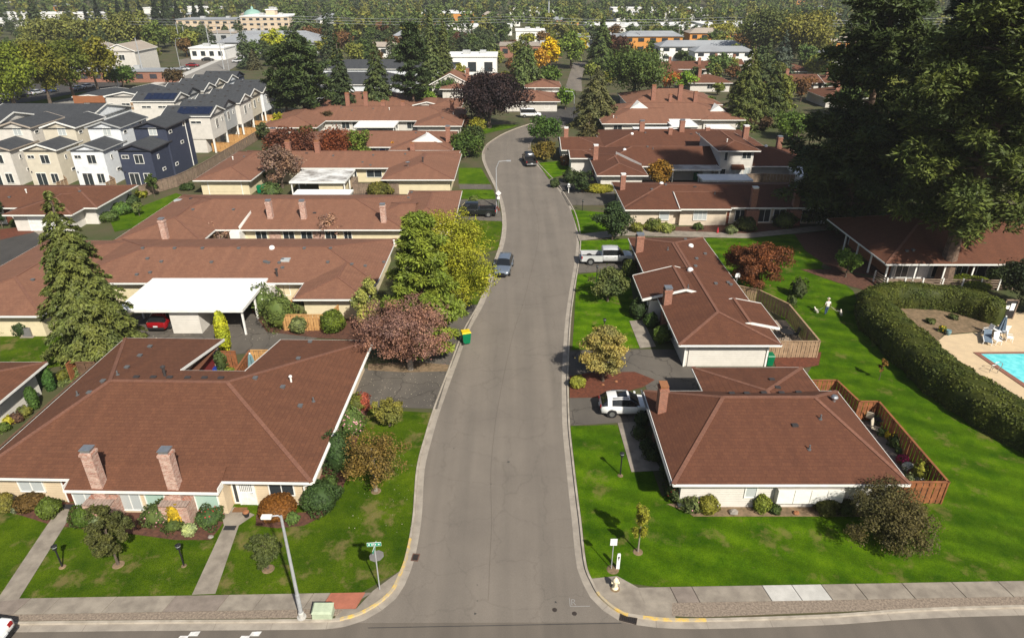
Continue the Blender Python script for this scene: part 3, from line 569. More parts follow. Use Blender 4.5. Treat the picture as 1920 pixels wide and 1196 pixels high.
# ------------------------------------------------------------------ houses
class House:
    def __init__(s, name, label, loc, group=None, cat='house', wall='siding_cream', roof='roof', trim='trim', ov=0.75, base=LOT):
        s.t = thing(name, label, cat, (loc[0], loc[1], base), 0, group); s.o = Vector((loc[0], loc[1], base))
        s.wallm, s.roofm, s.trim, s.ov, s.base = wall, roof, trim, ov, base; s.blocks = []; s.roofs = []
    def part(s, name, mb, mat, parent=None, smooth=False):
        if parent is None: return ob(name, mb, mat, s.t, tuple(-s.o), 0, smooth)
        return ob(name, mb, mat, parent, (0, 0, 0), 0, smooth)
    def copy_part(s, name, me, loc, rotz=0.0, parent=None):
        return link(name, me, s.t if parent is None else parent, tuple(Vector(loc) - s.o) if parent is None else loc, rotz)
    def block(s, x0, x1, y0, y1, axis='x', h0=None, h1=None, ze=2.6, p=0.22, wall=None, caps=True, ov=None, walls=True, zb=None, ridge=None, zr=None, notch=None):
        """one roof body; h0/h1: hip run at the low/high end (None = equal pitch, 0 = gable)"""
        i = len(s.blocks); e = 0.005 * i; x0 += e; x1 -= e; y0 += e; y1 -= e; ze += 0.009 * i; ov = s.ov if ov is None else ov
        half = ((y1 - y0) if axis == 'x' else (x1 - x0)) / 2; zr = ze + p * half if zr is None else zr
        in0 = h0 == -1; in1 = h1 == -1; h0 = half if h0 is None else max(0, h0); h1 = half if h1 is None else max(0, h1)
        if axis == 'x':
            ym = (y0 + y1) / 2 if ridge is None else ridge; A, B = (x0 + h0, ym, zr), (x1 - h1, ym, zr)
            c = [(x0, y0, ze), (x1, y0, ze), (x1, y1, ze), (x0, y1, ze)]
            faces = [(0, 1, 5, 4), (2, 3, 4, 5)] + ([(3, 0, 4)] if h0 else []) + ([(1, 2, 5)] if h1 else [])
        else:
            xm = (x0 + x1) / 2 if ridge is None else ridge; A, B = (xm, y0 + h0, zr), (xm, y1 - h1, zr)
            c = [(x0, y0, ze), (x1, y0, ze), (x1, y1, ze), (x0, y1, ze)]
            faces = [(3, 0, 4, 5), (1, 2, 5, 4)] + ([(0, 1, 4)] if h0 else []) + ([(2, 3, 5)] if h1 else [])
        if notch:                      # courtyard cut into the rear slope of a roof that runs along x
            xa, xb, yc = notch; zc = ze + (zr - ze) * (y1 - yc) / (y1 - ym); faces = [f for f in faces if f != (2, 3, 4, 5)] + [(2, 6, 7, 5), (7, 8, 4, 5), (9, 3, 4, 8)]
            mb = MB().add(c + [A, B, (xb, y1, ze), (xb, yc, zc), (xa, yc, zc), (xa, y1, ze)], faces)
            mb.add([(x0, y0, ze - .1), (x1, y0, ze - .1), (x1, yc, ze - .1), (x0, yc, ze - .1), (xb, yc, ze - .1), (xb, y1, ze - .1), (x1, y1, ze - .1), (x0, y1, ze - .1), (xa, y1, ze - .1), (xa, yc, ze - .1)], [(3, 2, 1, 0), (4, 2, 6, 5), (3, 9, 8, 7)])
        else:
            mb = MB().add(c + [A, B], faces)
            mb.add([(q[0], q[1], ze - 0.10) for q in c], [(3, 2, 1, 0)])
        rf = s.part('roof', mb, s.roofm); s.roofs.append(rf)
        fm = MB(); t = 0.05; zt, zl = ze - 0.015, ze - 0.18
        ends = {'x': (h0, 'W', h1, 'E'), 'y': (h0, 'S', h1, 'N')}[axis]; gab = set([d for h, d in ((ends[0], ends[1]), (ends[2], ends[3])) if not h])
        if 'S' not in gab: fm.box(x0, y0 - t, zl, x1, y0, zt)
        if notch:
            fm.box(x0, y1, zl, xa, y1 + t, zt); fm.box(xb, y1, zl, x1, y1 + t, zt)
            for xx, sg in ((xa, 1), (xb, -1)): fm.bar((xx + sg * .03, y1, ze - .09), (xx + sg * .03, yc + .05, zc - .09), .06, .2)
            fm.box(xa, yc, zc - .2, xb, yc + t, zc - .02)
        elif 'N' not in gab: fm.box(x0, y1, zl, x1, y1 + t, zt)
        if 'W' not in gab: fm.box(x0 - t, y0, zl, x0, y1, zt)
        if 'E' not in gab: fm.box(x1, y0, zl, x1 + t, y1, zt)
        wm = MB(); zw = ze + p * ov * 0.55; zb = s.base - 0.05 if zb is None else zb
        wx0, wx1, wy0, wy1 = x0 + ov, x1 - ov, y0 + ov, y1 - ov
        inner = set(([ends[1]] if in0 else []) + ([ends[3]] if in1 else []))
        for d in gab - inner:
            for sgn in (0, 1):
                if axis == 'x':
                    X = x0 if d == 'W' else x1; Yb = y0 if sgn == 0 else y1
                    fm.bar((X, Yb, ze - 0.08), (X, ym, zr - 0.08), 0.08, 0.22)
                else:
                    Y = y0 if d == 'S' else y1; Xb = x0 if sgn == 0 else x1
                    fm.bar((Xb, Y, ze - 0.08), (xm, Y, zr - 0.08), 0.08, 0.22)
        for d in gab:
            g = 0.3
            if d == 'W': wx0 = x0 + g
            if d == 'E': wx1 = x1 - g
            if d == 'S': wy0 = y0 + g
            if d == 'N': wy1 = y1 - g
        if walls:
            if notch:
                wm.box(wx0, wy0, zb, wx1, yc - .6, zw); wm.box(wx0, yc - .6, zb, xa - ov, wy1, zw); wm.box(xb + ov, yc - .6, zb, wx1, wy1, zw)
                wm.box(xa - ov, yc - .75, zw, xb + ov, yc - .6, zc - .3)
            else: wm.box(wx0, wy0, zb, wx1, wy1, zw)
            if gab:
                zz = zr - 0.12; q = p * ov
                if axis == 'x':
                    xa = wx0 if 'W' in gab else wx0 + h0 * .9; xb = wx1 if 'E' in gab else wx1 - h1 * .9
                    wm.add([(xa, wy0, zw - .05), (xa, wy1, zw - .05), (xa, ym, zz), (xb, wy0, zw - .05), (xb, wy1, zw - .05), (xb, ym, zz)], [(0, 2, 1), (3, 4, 5), (0, 3, 5, 2), (1, 2, 5, 4)])
                else:
                    ya = wy0 if 'S' in gab else wy0 + h0 * .9; yb = wy1 if 'N' in gab else wy1 - h1 * .9
                    wm.add([(wx0, ya, zw - .05), (wx1, ya, zw - .05), (xm, ya, zz), (wx0, yb, zw - .05), (wx1, yb, zw - .05), (xm, yb, zz)], [(0, 1, 2), (3, 5, 4), (0, 2, 5, 3), (1, 4, 5, 2)])
            s.part('wall', wm, wall or s.wallm)
        if fm.v: s.part('fascia', fm, s.trim)
        if caps:
            cm = MB(); w = 0.26
            def cp(a, b): cm.bar((a[0], a[1], a[2] + .012), (b[0], b[1], b[2] + .012), w, 0.05)
            cp(A, B)
            if h0: cp(c[0], A); cp(c[3] if axis == 'x' else c[1], A)
            if h1: cp(c[1] if axis == 'x' else c[3], B); cp(c[2], B)
            s.part('ridge_cap', cm, 'roof_cap', None)
        s.blocks.append((x0, x1, y0, y1, axis, h0, h1, ze, zr, ym if axis == 'x' else xm, notch)); return rf
    def zroof(s, x, y):
        best = -9
        for (x0, x1, y0, y1, axis, h0, h1, ze, zr, rm, notch) in s.blocks:
            if not (x0 <= x <= x1 and y0 <= y <= y1): continue
            if notch and notch[0] < x < notch[1] and y > notch[2]: continue
            d = zr - ze
            if axis == 'x':
                z = ze + d * min((y - y0) / (rm - y0), (y1 - y) / (y1 - rm))
                if h0: z = min(z, ze + d * (x - x0) / h0)
                if h1: z = min(z, ze + d * (x1 - x) / h1)
            else:
                z = ze + d * min((x - x0) / (rm - x0), (x1 - x) / (x1 - rm))
                if h0: z = min(z, ze + d * (y - y0) / h0)
                if h1: z = min(z, ze + d * (y1 - y) / h1)
            best = max(best, z)
        return best
    def hit(s, qx, qy):
        z = 9.0
        while z > 1.5:
            x, y = G(qx, qy, z)
            if s.zroof(x, y) >= z: return (x, y, s.zroof(x, y))
            z -= 0.02
        return None
    def vents(s, lst):
        for q in lst:
            h = s.hit(q[0], q[1]); kind = q[2] if len(q) > 2 else 'box'
            if h is None: continue
            def mk():
                m = MB()
                if kind == 'box': m.box(-.12, -.12, -.15, .12, .12, .10).box(-.16, -.16, .10, .16, .16, .16)
                elif kind == 'low': m.box(-.2, -.14, -.12, .2, .14, .10)
                elif kind == 'pipe': m.tube([(0, 0, -.2), (0, 0, .35)], .055, 8).tube([(0, 0, -.2), (0, 0, .04)], .13, 8)
                elif kind == 'white': m.tube([(0, 0, -.2), (0, 0, .42)], .07, 8).lathe([(.13, .42), (.13, .5), (.05, .56)], 8)
                elif kind == 'flue': m.tube([(0, 0, -.2), (0, 0, .75)], .10, 10).lathe([(.17, .72), (.17, .82), (.04, .9)], 10)
                elif kind == 'dome': m.lathe([(.3, -.2), (.3, .1), (.26, .2), (.15, .28), (.03, .31)], 14)
                elif kind == 'sky': m.box(-.45, -.35, -.3, .45, .35, .12)
                elif kind == 'fan': m.lathe([(.12, -.2), (.12, .2), (.22, .24), (.26, .36), (.18, .48), (.03, .52)], 12)
                elif kind == 'dish': m.tube([(0, 0, -.1), (0, 0, .5)], .03, 6).lathe([(.04, .5), (.25, .55), (.36, .65), (.37, .66), (.25, .59), (.04, .55)], 14)
                return m.mesh('roof_vent', {'box': 'vent_metal', 'low': 'vent_dark', 'pipe': 'vent_metal', 'white': 'trim', 'flue': 'vent_dark', 'dome': 'flat_white', 'sky': 'glass_blind', 'fan': 'metal_cap', 'dish': 'metal_cap'}[kind])
            nm = {'sky': 'skylight', 'flue': 'flue_pipe', 'pipe': 'vent_pipe', 'dish': 'satellite_dish', 'dome': 'skylight_dome'}.get(kind, 'roof_vent')
            s.copy_part(nm, cached(('vent', kind), mk), h)
    def chimney(s, x, y, w, d, z1, mat='brick_red', z0=None, cap='metal', base=None):
        z0 = s.base - .03 if z0 is None else z0
        m = MB().box(x - w / 2, y - d / 2, z0, x + w / 2, y + d / 2, z1).box(x - w / 2 - .05, y - d / 2 - .05, z1 - .22, x + w / 2 + .05, y + d / 2 + .05, z1 - .06)
        c = s.part('chimney', m, mat)
        if base:
            bw, bd, bz = base; m = MB().box(x - bw / 2, y - bd, s.base - .03, x + bw / 2, y + d / 2 + .02, bz); s.part('chimney_base', m, mat)
            m = MB(); n = 9
            for k in range(n): m.box(x - bw / 2 + bw * k / n + .012, y - bd - .02, bz, x - bw / 2 + bw * (k + 1) / n - .012, y - d / 2 - .02, bz + .07)
            s.part('hearth_ledge', m, 'brick_dark')
        m = MB().box(x - w * .42, y - d * .42, z1, x + w * .42, y + d * .42, z1 + .16).box(x - w * .5, y - d * .5, z1 + .16, x + w * .5, y + d * .5, z1 + .22)
        ob('cap', m, 'metal_cap' if cap == 'metal' else ('flat_white' if cap == 'white' else 'terracotta'), c)
    ROT = {'S': 0.0, 'E': math.pi / 2, 'N': math.pi, 'W': -math.pi / 2}
    def window(s, face, a, plane, z0, w, h, pane='glass', mull=1, frame='trim', name='window'):
        def mkf():
            f = .07; m = MB().box(-w / 2 - f, -.06, 0, -w / 2, .05, h).box(w / 2, -.06, 0, w / 2 + f, .05, h).box(-w / 2 - f, -.065, -f, w / 2 + f, .05, 0).box(-w / 2 - f, -.065, h, w / 2 + f, .05, h + f)
            for k in range(mull):
                x = -w / 2 + w * (k + 1) / (mull + 1); m.box(x - .025, -.05, 0, x + .025, .03, h)
            return m.mesh(name, frame)
        def mkp(): return MB().box(-w / 2, -.025, 0, w / 2, .03, h).mesh('pane', pane)
        k = (round(w, 2), round(h, 2), mull, frame)
        loc = {'S': (a, plane, z0), 'N': (a, plane, z0), 'E': (plane, a, z0), 'W': (plane, a, z0)}[face]
        o = s.copy_part(name, cached(('win', name) + k, mkf), loc, s.ROT[face])
        link('pane', cached(('pane', pane) + k, mkp), o)
        return o
    def door(s, face, a, plane, w=0.95, h=2.05, mat='door_brown', z0=None, grille=False):
        z0 = s.base if z0 is None else z0
        def mk():
            m = MB().box(-w / 2, -.03, 0, w / 2, .04, h)
            for (u0, u1, v0, v1) in ((.1, .46, .1, .5), (.54, .9, .1, .5), (.1, .46, .58, .92), (.54, .9, .58, .92)): m.box(-w / 2 + w * u0, -.045, h * v0, -w / 2 + w * u1, -.03, h * v1)
            return m.mesh('door', mat)
        def mkf(): return MB().box(-w / 2 - .09, -.05, 0, -w / 2, .05, h + .09).box(w / 2, -.05, 0, w / 2 + .09, .05, h + .09).box(-w / 2, -.05, h, w / 2, .05, h + .09).mesh('frame', 'trim')
        loc = {'S': (a, plane, z0), 'N': (a, plane, z0), 'E': (plane, a, z0), 'W': (plane, a, z0)}[face]
        d = s.copy_part('door', cached(('door', w, h, mat), mk), loc, s.ROT[face])
        link('frame', cached(('dfr', w, h), mkf), d)
        link('handle', cached('dh', lambda: MB().box(.0, -.1, 0, .05, -.03, .05).box(-.1, -.1, .01, .05, -.08, .04).mesh('handle', 'pole_metal')), d, (w * .36, 0, h * .47))
        if grille:
            g = MB()
            for k in range(7): g.box(-w / 2 + .12 + k * (w - .24) / 6 - .01, -.075, h * .55, -w / 2 + .12 + k * (w - .24) / 6 + .01, -.055, h * .93)
            link('grille', g.mesh('grille', 'black_metal'), d)
        return d
    def garage(s, face, a, plane, w=4.8, h=2.1, mat='door_white', rows=4, cols=1):
        loc = {'S': (a, plane, s.base), 'E': (plane, a, s.base), 'W': (plane, a, s.base)}[face]
        def mkf(): return MB().box(-w / 2 - .1, -.05, 0, -w / 2, .05, h + .1).box(w / 2, -.05, 0, w / 2 + .1, .05, h + .1).box(-w / 2, -.05, h, w / 2, .05, h + .1).mesh('garage_door', 'trim')
        g = s.copy_part('garage_door', cached(('gf', w, h), mkf), loc, s.ROT[face])
        me = cached(('gp', w, h, rows, mat), lambda: MB().box(-w / 2, -.02, 0.01, w / 2, .03, h / rows - .015).mesh('panel', mat))
        for k in range(rows): link('panel', me, g, (0, 0, h * k / rows))

def deck_roof(name, label, x0, x1, y0, y1, z, mat, posts=True, box=None, wallm='siding_white', group=None, th=0.22):
    """flat carport roof on posts, with an optional store room"""
    t = thing(name, label, 'carport', ((x0 + x1) / 2, (y0 + y1) / 2, LOT), 0, group); off = (-(x0 + x1) / 2, -(y0 + y1) / 2, -LOT)
    ob('roof', MB().box(x0, y0, z - 0.04, x1, y1, z), mat, t, off)
    ob('fascia', MB().box(x0 - .05, y0 - .05, z - th, x1 + .05, y0, z + .04).box(x0 - .05, y1, z - th, x1 + .05, y1 + .05, z + .04).box(x0 - .05, y0, z - th, x0, y1, z + .04).box(x1, y0, z - th, x1 + .05, y1, z + .04), 'trim', t, off)
    if mat == 'flat_white':
        m = MB(); k = x0 + 1.1
        while k < x1 - .2: m.box(k - .012, y0 + .01, z, k + .012, y1 - .01, z + .012); k += 1.15
        ob('roof_seam', m, 'trim', t, off)
    if posts:
        n = 3
        for k in range(n):
            y = y0 + .3 + (y1 - y0 - .6) * k / (n - 1)
            for x in (x0 + .2, x1 - .2):
                ob('post', MB().box(x - .08, y - .08, LOT, x + .08, y + .08, z - .04), 'trim', t, off)
        for k in range(n):
            y = y0 + .3 + (y1 - y0 - .6) * k / (n - 1) ; ob('beam', MB().box(x0 + .01, y - .055, z - .27, x1 - .01, y + .055, z - .045), 'trim', t, off)
    if box:
        a, b, c, d = box; ob('store_room', MB().box(a, c, LOT, b, d, z - .06), wallm, t, off)
    return t

# ---- double house with two brick chimneys (left foreground)
A = House('double_house', 'brown roofed cream double house with two pale brick chimneys at the corner', (-22.6, 38), wall='siding_cream')
A.block(-33.3, -12.1, 32.1, 50.0, 'x', 4.6, 8.2, ridge=40.4, zr=4.42, notch=(-24.8, -19.9, 42.6))
A.part('porch_roof', MB().add([(-27.0, 31.35, 2.36), (-17.6, 31.35, 2.36), (-17.6, 33.0, 2.99), (-27.0, 33.0, 2.99), (-27.0, 31.35, 2.30), (-17.6, 31.35, 2.30), (-17.6, 33.0, 2.93), (-27.0, 33.0, 2.93)], [(0, 1, 2, 3), (7, 6, 5, 4), (0, 3, 7, 4), (1, 5, 6, 2), (0, 4, 5, 1)]), 'roof')
A.part('fascia', MB().box(-27.05, 31.3, 2.18, -17.55, 31.35, 2.36).box(-27.05, 31.35, 2.2, -27.0, 32.05, 2.62).box(-17.6, 31.35, 2.2, -17.55, 32.05, 2.62), 'trim')
A.part('wall', MB().box(-27.0, 31.95, 0.05, -17.6, 33.4, 2.35), 'siding_cream')
for (a, z0, w, h, pane) in ((-26.35, .35, 1.4, 1.6, 'glass_blind'), (-23.55, .35, 1.25, 1.6, 'glass_blind'), (-21.95, .35, 1.15, 1.6, 'glass_teal'), (-18.75, .35, 1.35, 1.6, 'glass_teal')):
    A.window('S', a, 31.95, z0, w, h, pane, 1 if pane == 'glass_blind' else 0)
A.window('S', -30.3, 32.82, .95, 1.5, 0.95, 'glass_blind'); A.window('S', -14.35, 32.82, .95, 1.5, 0.95, 'glass'); A.door('S', -27.75, 32.82); A.door('S', -16.6, 32.82, mat='door_white', grille=True); A.window('S', -17.3, 32.82, .3, .22, 1.8, 'glass', 0)
A.chimney(-25.0, 31.75, .66, .6, 5.05, 'brick_pale', base=(1.75, .85, 1.55)); A.chimney(-20.35, 31.75, .66, .6, 5.05, 'brick_pale', base=(1.75, .85, 1.55))
A.vents([(275, 653), (257, 670), (234, 692), (190, 718), (165, 740), (253, 709, 'low'), (285, 709, 'low'), (316, 709, 'low'), (350, 709, 'low'), (382, 709, 'low'), (413, 709, 'low'), (478, 709), (577, 641), (557, 672), (530, 725), (564, 760), (545, 714, 'white'), (588, 750, 'pipe'), (307, 706, 'flue'), (142, 744, 'pipe'), (217, 705, 'pipe')])
A.part('gutter', MB().box(-12.07, 32.2, 2.43, -11.95, 49.9, 2.55).bar((-12.0, 32.3, 2.45), (-12.75, 32.52, 1.9), .08, .08).bar((-12.78, 32.5, 1.9), (-12.78, 32.5, .15), .08, .08), 'trim')
A.part('garden_wall', MB().box(-24.82 - .72, 44.6, .1, -24.82 - .62, 48.8, 2.4), 'siding_red')
A.t.rotation_euler[2] = -0.022
# ---- corner house right foreground
B = House('corner_house', 'white corner house with red brick chimney above the white estate car', (17, 37), wall='siding_white', roof='roof_dark')
B.block(9.8, 24.2, 31.7, 42.0, 'x', 4.8, 3.3, ridge=38.8, zr=4.18); B.block(14.2, 22.9, 39.9, 45.4, 'y', -1, None, p=.15, ze=2.58)
B.window('S', 14.95, 32.45, .95, .65, .8, 'glass_blind', 0); B.part('bay_box', MB().box(16.45, 32.05, .75, 20.6, 32.44, 1.85), 'siding_white')
for k in range(4): B.part('shutter_panel', MB().box(16.48 + k * 1.03, 32.0, .78, 16.48 + k * 1.03 + .99, 32.05, 1.82), 'trim')
B.chimney(10.5, 39.2, .58, .8, 4.8, 'brick_red', cap='clay'); B.vents([(1563, 752, 'fan'), (1538, 786, 'pipe'), (1490, 798, 'low'), (1517, 843, 'pipe'), (1447, 712, 'low'), (1458, 727, 'low'), (1372, 738, 'low'), (1400, 738, 'low'), (1432, 737, 'low'), (1465, 737, 'low'), (1497, 736, 'low')])
B.window('W', 36.2, 10.55, .3, 1.4, 1.9, 'glass', 1); B.door('W', 34.6, 10.55, mat='door_brown')
B.part('gutter', MB().box(9.62, 31.8, 2.4, 9.74, 42.3, 2.52), 'vent_metal')
# ---- long house with white end wall (right, second)
Cc = House('long_house', 'long brown roofed house with a blind white end wall', (18, 61), wall='siding_white', roof='roof_dark')
Cc.block(14.0, 22.6, 49.0, 75.0, 'y', None, None); Cc.block(12.5, 20.6, 58.0, 63.8, 'y', 0, 0, ze=2.55, p=.26); Cc.block(18.2, 23.5, 52.0, 57.0, 'y', 0, 0, ze=2.6, p=.2); Cc.block(13.7, 22.2, 63.5, 74.8, 'y', -1, None, ze=2.62)
Cc.part('garage_wall', MB().box(15.1, 49.66, .12, 21.6, 49.74, 2.35), 'siding_white')
Cc.part('corner_board', MB().box(14.72, 49.64, .1, 14.86, 49.78, 2.5).box(21.76, 49.64, .1, 21.9, 49.78, 2.5), 'trim')
Cc.chimney(14.55, 56.8, .7, .8, 4.2, 'brick_red'); Cc.chimney(14.2, 70.2, .8, .9, 4.6, 'brick_red')
Cc.window('W', 59.6, 13.2, .4, 1.4, 1.7, 'glass', 1); Cc.window('W', 53.5, 14.7, .9, 1.2, 1.0, 'glass', 1); Cc.door('W', 55.2, 14.7, mat='door_white')
Cc.vents([(1294, 507, 'dome'), (1304, 500), (1295, 462, 'dome'), (1252, 469, 'pipe'), (1306, 486), (1365, 531), (1342, 533), (1370, 535), (1322, 477), (1285, 450), (1290, 540, 'pipe')])
# ---- row house with two front chimneys (right, third)
D = House('row_house', 'long cream row house with two red brick chimneys along its front', (29, 92), wall='siding_tan', roof='roof_dark')
D.block(15.0, 46.0, 86.6, 99.0, 'x'); D.block(15.0, 22.4, 85.6, 97.5, 'y', None, None, caps=False); D.block(22.3, 29.2, 85.9, 95, 'x', 0, -1)
D.window('S', 25.3, 86.6, .9, 1.7, 1.3, 'glass_blind', 2); D.window('S', 20.4, 86.3, 1.0, 1.2, 1.2, 'glass_blind', 0); D.door('S', 29.0, 86.6 + .75, mat='door_brown'); D.window('S', 30.9, 87.3, .5, 1.3, 1.5, 'glass', 1)
for a in (34.2, 36.2): D.window('S', a, 87.3, .4, 1.5, 1.7, 'glass', 1)
D.window('S', 40.0, 87.3, .4, 1.4, 1.6, 'glass', 1); D.door('S', 42.0, 87.35, mat='door_white'); D.window('S', 44.3, 87.3, 1.0, .9, 1.0, 'glass', 0)
D.chimney(32.3, 87.0, .75, .7, 5.1, 'brick_red', base=(1.7, .6, 2.2), cap='white'); D.chimney(38.0, 87.0, .75, .7, 5.1, 'brick_red', base=(1.7, .6, 2.2)); D.chimney(15.9, 94.5, .7, .7, 4.9, 'brick_red', cap='white')
D.vents([(1240, 345, 'dome'), (1222, 356), (1248, 347), (1303, 351, 'low'), (1443, 341, 'dome'), (1208, 340, 'low'), (1340, 364, 'pipe'), (1480, 350)])
# ---- two storey row house (right, fourth)
Hh = House('row_house', 'brown roofed row house with a two storey middle and open carport', (30, 114), wall='siding_white', roof='roof_dark')
Hh.block(14.0, 50.0, 108.6, 121.5, 'x', p=.27); Hh.block(13.2, 21.2, 103.0, 117, 'y', None, None, ze=2.55); Hh.block(33.0, 39.8, 107.6, 122.5, 'y', None, None, ze=5.3, p=.25); Hh.block(9.8, 15.0, 113.5, 119.5, 'x', 0, None, ze=2.7)
Hh.window('S', 37.9, 108.35, 3.9, 1.4, 1.0, 'glass', 1); Hh.window('S', 34.6, 108.35, 3.6, .45, 1.3, 'glass', 0); Hh.window('S', 38.3, 108.35, .9, .9, 1.5, 'glass_blind', 1); Hh.window('S', 34.4, 108.35, 1.0, .8, 1.2, 'glass', 0); Hh.part('entry_hood', MB().add([(35.6, 107.3, 2.45), (37.6, 107.3, 2.45), (37.6, 108.3, 2.95), (35.6, 108.3, 2.95)], [(0, 1, 2, 3)]).box(35.6, 107.32, 2.3, 37.6, 108.3, 2.44), 'roof_dark'); Hh.garage('S', 36.6, 108.34, 1.8, 2.0)
Hh.window('S', 24.5, 109.35, 1.0, 2.6, 1.0, 'glass', 3); Hh.chimney(40.3, 117.5, .9, .9, 7.2, 'brick_red', cap='white'); Hh.chimney(14.0, 112.5, .8, .8, 5.0, 'brick_red', cap='white'); Hh.chimney(46.0, 116.5, .8, .8, 5.6, 'brick_red')
Hh.part('gable_wedge', MB().add([(21.1, 108.5, 2.7), (17.4, 112.6, 3.45), (17.4, 112.6, 4.05), (21.1, 108.5, 3.0)], [(0, 1, 2, 3)]), 'trim')
Hh.vents([(1158, 270, 'dome'), (1171, 282, 'dome'), (1175, 268), (1181, 271, 'white'), (1224, 280, 'pipe'), (1214, 276), (1408, 265, 'dome'), (1436, 275, 'dome'), (1446, 269, 'dome'), (1363, 267, 'white'), (1455, 262, 'white'), (1217, 268), (1267, 267), (1309, 265)])
H2 = House('row_house', 'brown roof row house with three chimneys behind the two storey house', (30, 130), wall='siding_white', roof='roof_dark')
H2.block(16.5, 46, 121.9, 137.5, 'x'); H2.block(8.8, 17.5, 120.5, 131, 'x', 0, None, ze=2.5); H2.chimney(24.5, 129, .9, .8, 5.9); H2.chimney(32.0, 128.8, .9, .8, 6.1); H2.chimney(29.6, 127.5, .7, .6, 5.0, cap='white'); H2.chimney(36.5, 127.5, .8, .6, 5.1, cap='white'); H2.chimney(10.0, 126.0, .8, .8, 5.2, cap='white')
H2.vents([(1185, 252, 'dome'), (1210, 250), (1296, 252, 'low')])
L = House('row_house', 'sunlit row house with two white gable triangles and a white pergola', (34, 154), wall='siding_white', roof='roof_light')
L.block(19.0, 50.5, 149.0, 166, 'x', p=.25); L.block(19.0, 33.5, 144.8, 160, 'x', None, -1, ze=2.5, p=.25); L.block(41.0, 50.6, 148.6, 162, 'y', None, None, ze=2.55)
for (x, y, w) in ((28.0, 153.9, 4.2), (45.6, 154.6, 3.6)):
    z = L.zroof(x, y - 1.4); L.part('gable_wedge', MB().add([(x - w / 2, y - 1.7, z - .1), (x + w / 2, y - 1.7, z - .1), (x, y - 1.7, z + 1.15), (x, y + 2.0, z + 1.15)], [(0, 1, 2), (0, 2, 3), (1, 3, 2)]), 'trim')
for a in (22.5, 37.5, 44.0, 47.0): L.window('S', a, 149.7 if a > 34 else 145.5, .9, 1.8, 1.1, 'glass', 1)
L.vents([(1150, 222, 'white'), (1156, 222, 'pipe'), (1264, 192, 'pipe'), (1376, 212, 'white'), (1330, 207, 'low')])
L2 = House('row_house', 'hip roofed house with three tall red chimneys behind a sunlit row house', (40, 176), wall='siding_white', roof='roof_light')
L2.block(28.0, 51.0, 168, 186, 'x', p=.27); L2.chimney(34.5, 170.5, 1.0, .9, 6.6, cap='clay'); L2.chimney(41.0, 170.5, 1.0, .9, 6.6, cap='clay'); L2.chimney(44.6, 169.6, .9, .8, 5.2, cap='clay'); L2.chimney(38.5, 169.6, .7, .7, 4.6, cap='clay')
# ---- left rows
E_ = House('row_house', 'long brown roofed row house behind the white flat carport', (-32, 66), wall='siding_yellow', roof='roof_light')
E_.block(-46.0, -13.6, 61.8, 74.6, 'x'); E_.block(-54.5, -42.8, 54.4, 74.0, 'y', None, None); E_.block(-21.0, -13.8, 58.0, 71, 'y', None, None, ze=2.55)
E_.window('S', -19.6, 62.5, .9, 1.8, 1.2, 'glass', 1); E_.window('S', -26.5, 62.6, .9, 1.9, 1.1, 'glass', 1); E_.window('S', -23.4, 62.6, .9, 1.2, 1.2, 'glass', 1); E_.door('S', -25.0, 62.6, mat='door_white'); E_.part('wing_wall', MB().box(-25.2, 60.2, .1, -23.9, 62.5, 2.4), 'siding_white'); E_.window('S', -34.0, 62.6, .9, 1.6, 1.1, 'glass', 1)
E_.vents([(497, 492, 'box'), (504, 494), (524, 494), (615, 493), (720, 493), (752, 488), (530, 488), (268, 467), (328, 467), (380, 467), (448, 467), (510, 466, 'dome'), (571, 467), (620, 467), (282, 512), (303, 492), (397, 493), (500, 493), (536, 488, 'sky'), (530, 503), (257, 516), (277, 486), (740, 470, 'white'), (660, 497), (90, 514), (62, 526), (520, 518, 'flue'), (685, 500)])
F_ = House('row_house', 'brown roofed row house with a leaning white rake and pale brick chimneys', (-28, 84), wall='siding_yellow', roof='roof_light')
F_.block(-46.5, -13.0, 77.8, 92.5, 'x'); F_.block(-46.6, -36.2, 73.8, 92, 'y', None, None); F_.block(-14.8, -7.2, 80.2, 94.5, 'y', None, None); F_.block(-19.5, -12.5, 80, 90, 'x', None, -1, ze=2.5)
F_.chimney(-40.6, 74.3, .66, .6, 5.0, 'brick_pale', base=(1.9, .5, 1.5)); F_.chimney(-30.2, 80.5, .66, .6, 5.3, 'brick_pale'); F_.chimney(-26.0, 80.4, .66, .6, 5.3, 'brick_pale'); F_.chimney(-15.9, 79.6, .66, .6, 5.1, 'brick_pale')
F_.part('rake_wall', MB().add([(-33.2, 77.7, 2.6), (-33.0, 81.6, 3.35), (-33.0, 81.6, 3.8), (-33.3, 77.7, 3.0)], [(0, 1, 2, 3)]).box(-34.2, 76.9, .1, -33.0, 78.6, 2.55), 'trim')
for a in (-44.6, -42.4, -38.2): F_.window('S', a, 74.55, 1.0, 1.2, 1.2, 'glass', 1)
for (a, w) in ((-31.0, 1.3), (-27.6, 1.3), (-25.4, 1.3), (-22.4, 1.3), (-20.3, .9)): F_.window('S', a, 78.55, .5, w, 1.6, 'glass', 1)
for a in (-29.3, -23.9): F_.part('brick_panel', MB().box(a - .7, 78.46, .1, a + .7, 78.54, 2.3), 'brick_pale')
F_.window('S', -16.9, 80.7, .7, 1.9, 1.4, 'glass_blind', 0)
F_.vents([(375, 362, 'dome'), (334, 376, 'sky'), (312, 382), (358, 373, 'low'), (362, 394), (500, 396), (438, 394), (740, 355, 'pipe'), (590, 400, 'low'), (772, 362), (766, 372), (800, 356), (720, 385)])
G_ = House('row_house', 'yellow walled row house with garage wing beside the board fence', (-28, 109), wall='siding_yellow', roof='roof_light')
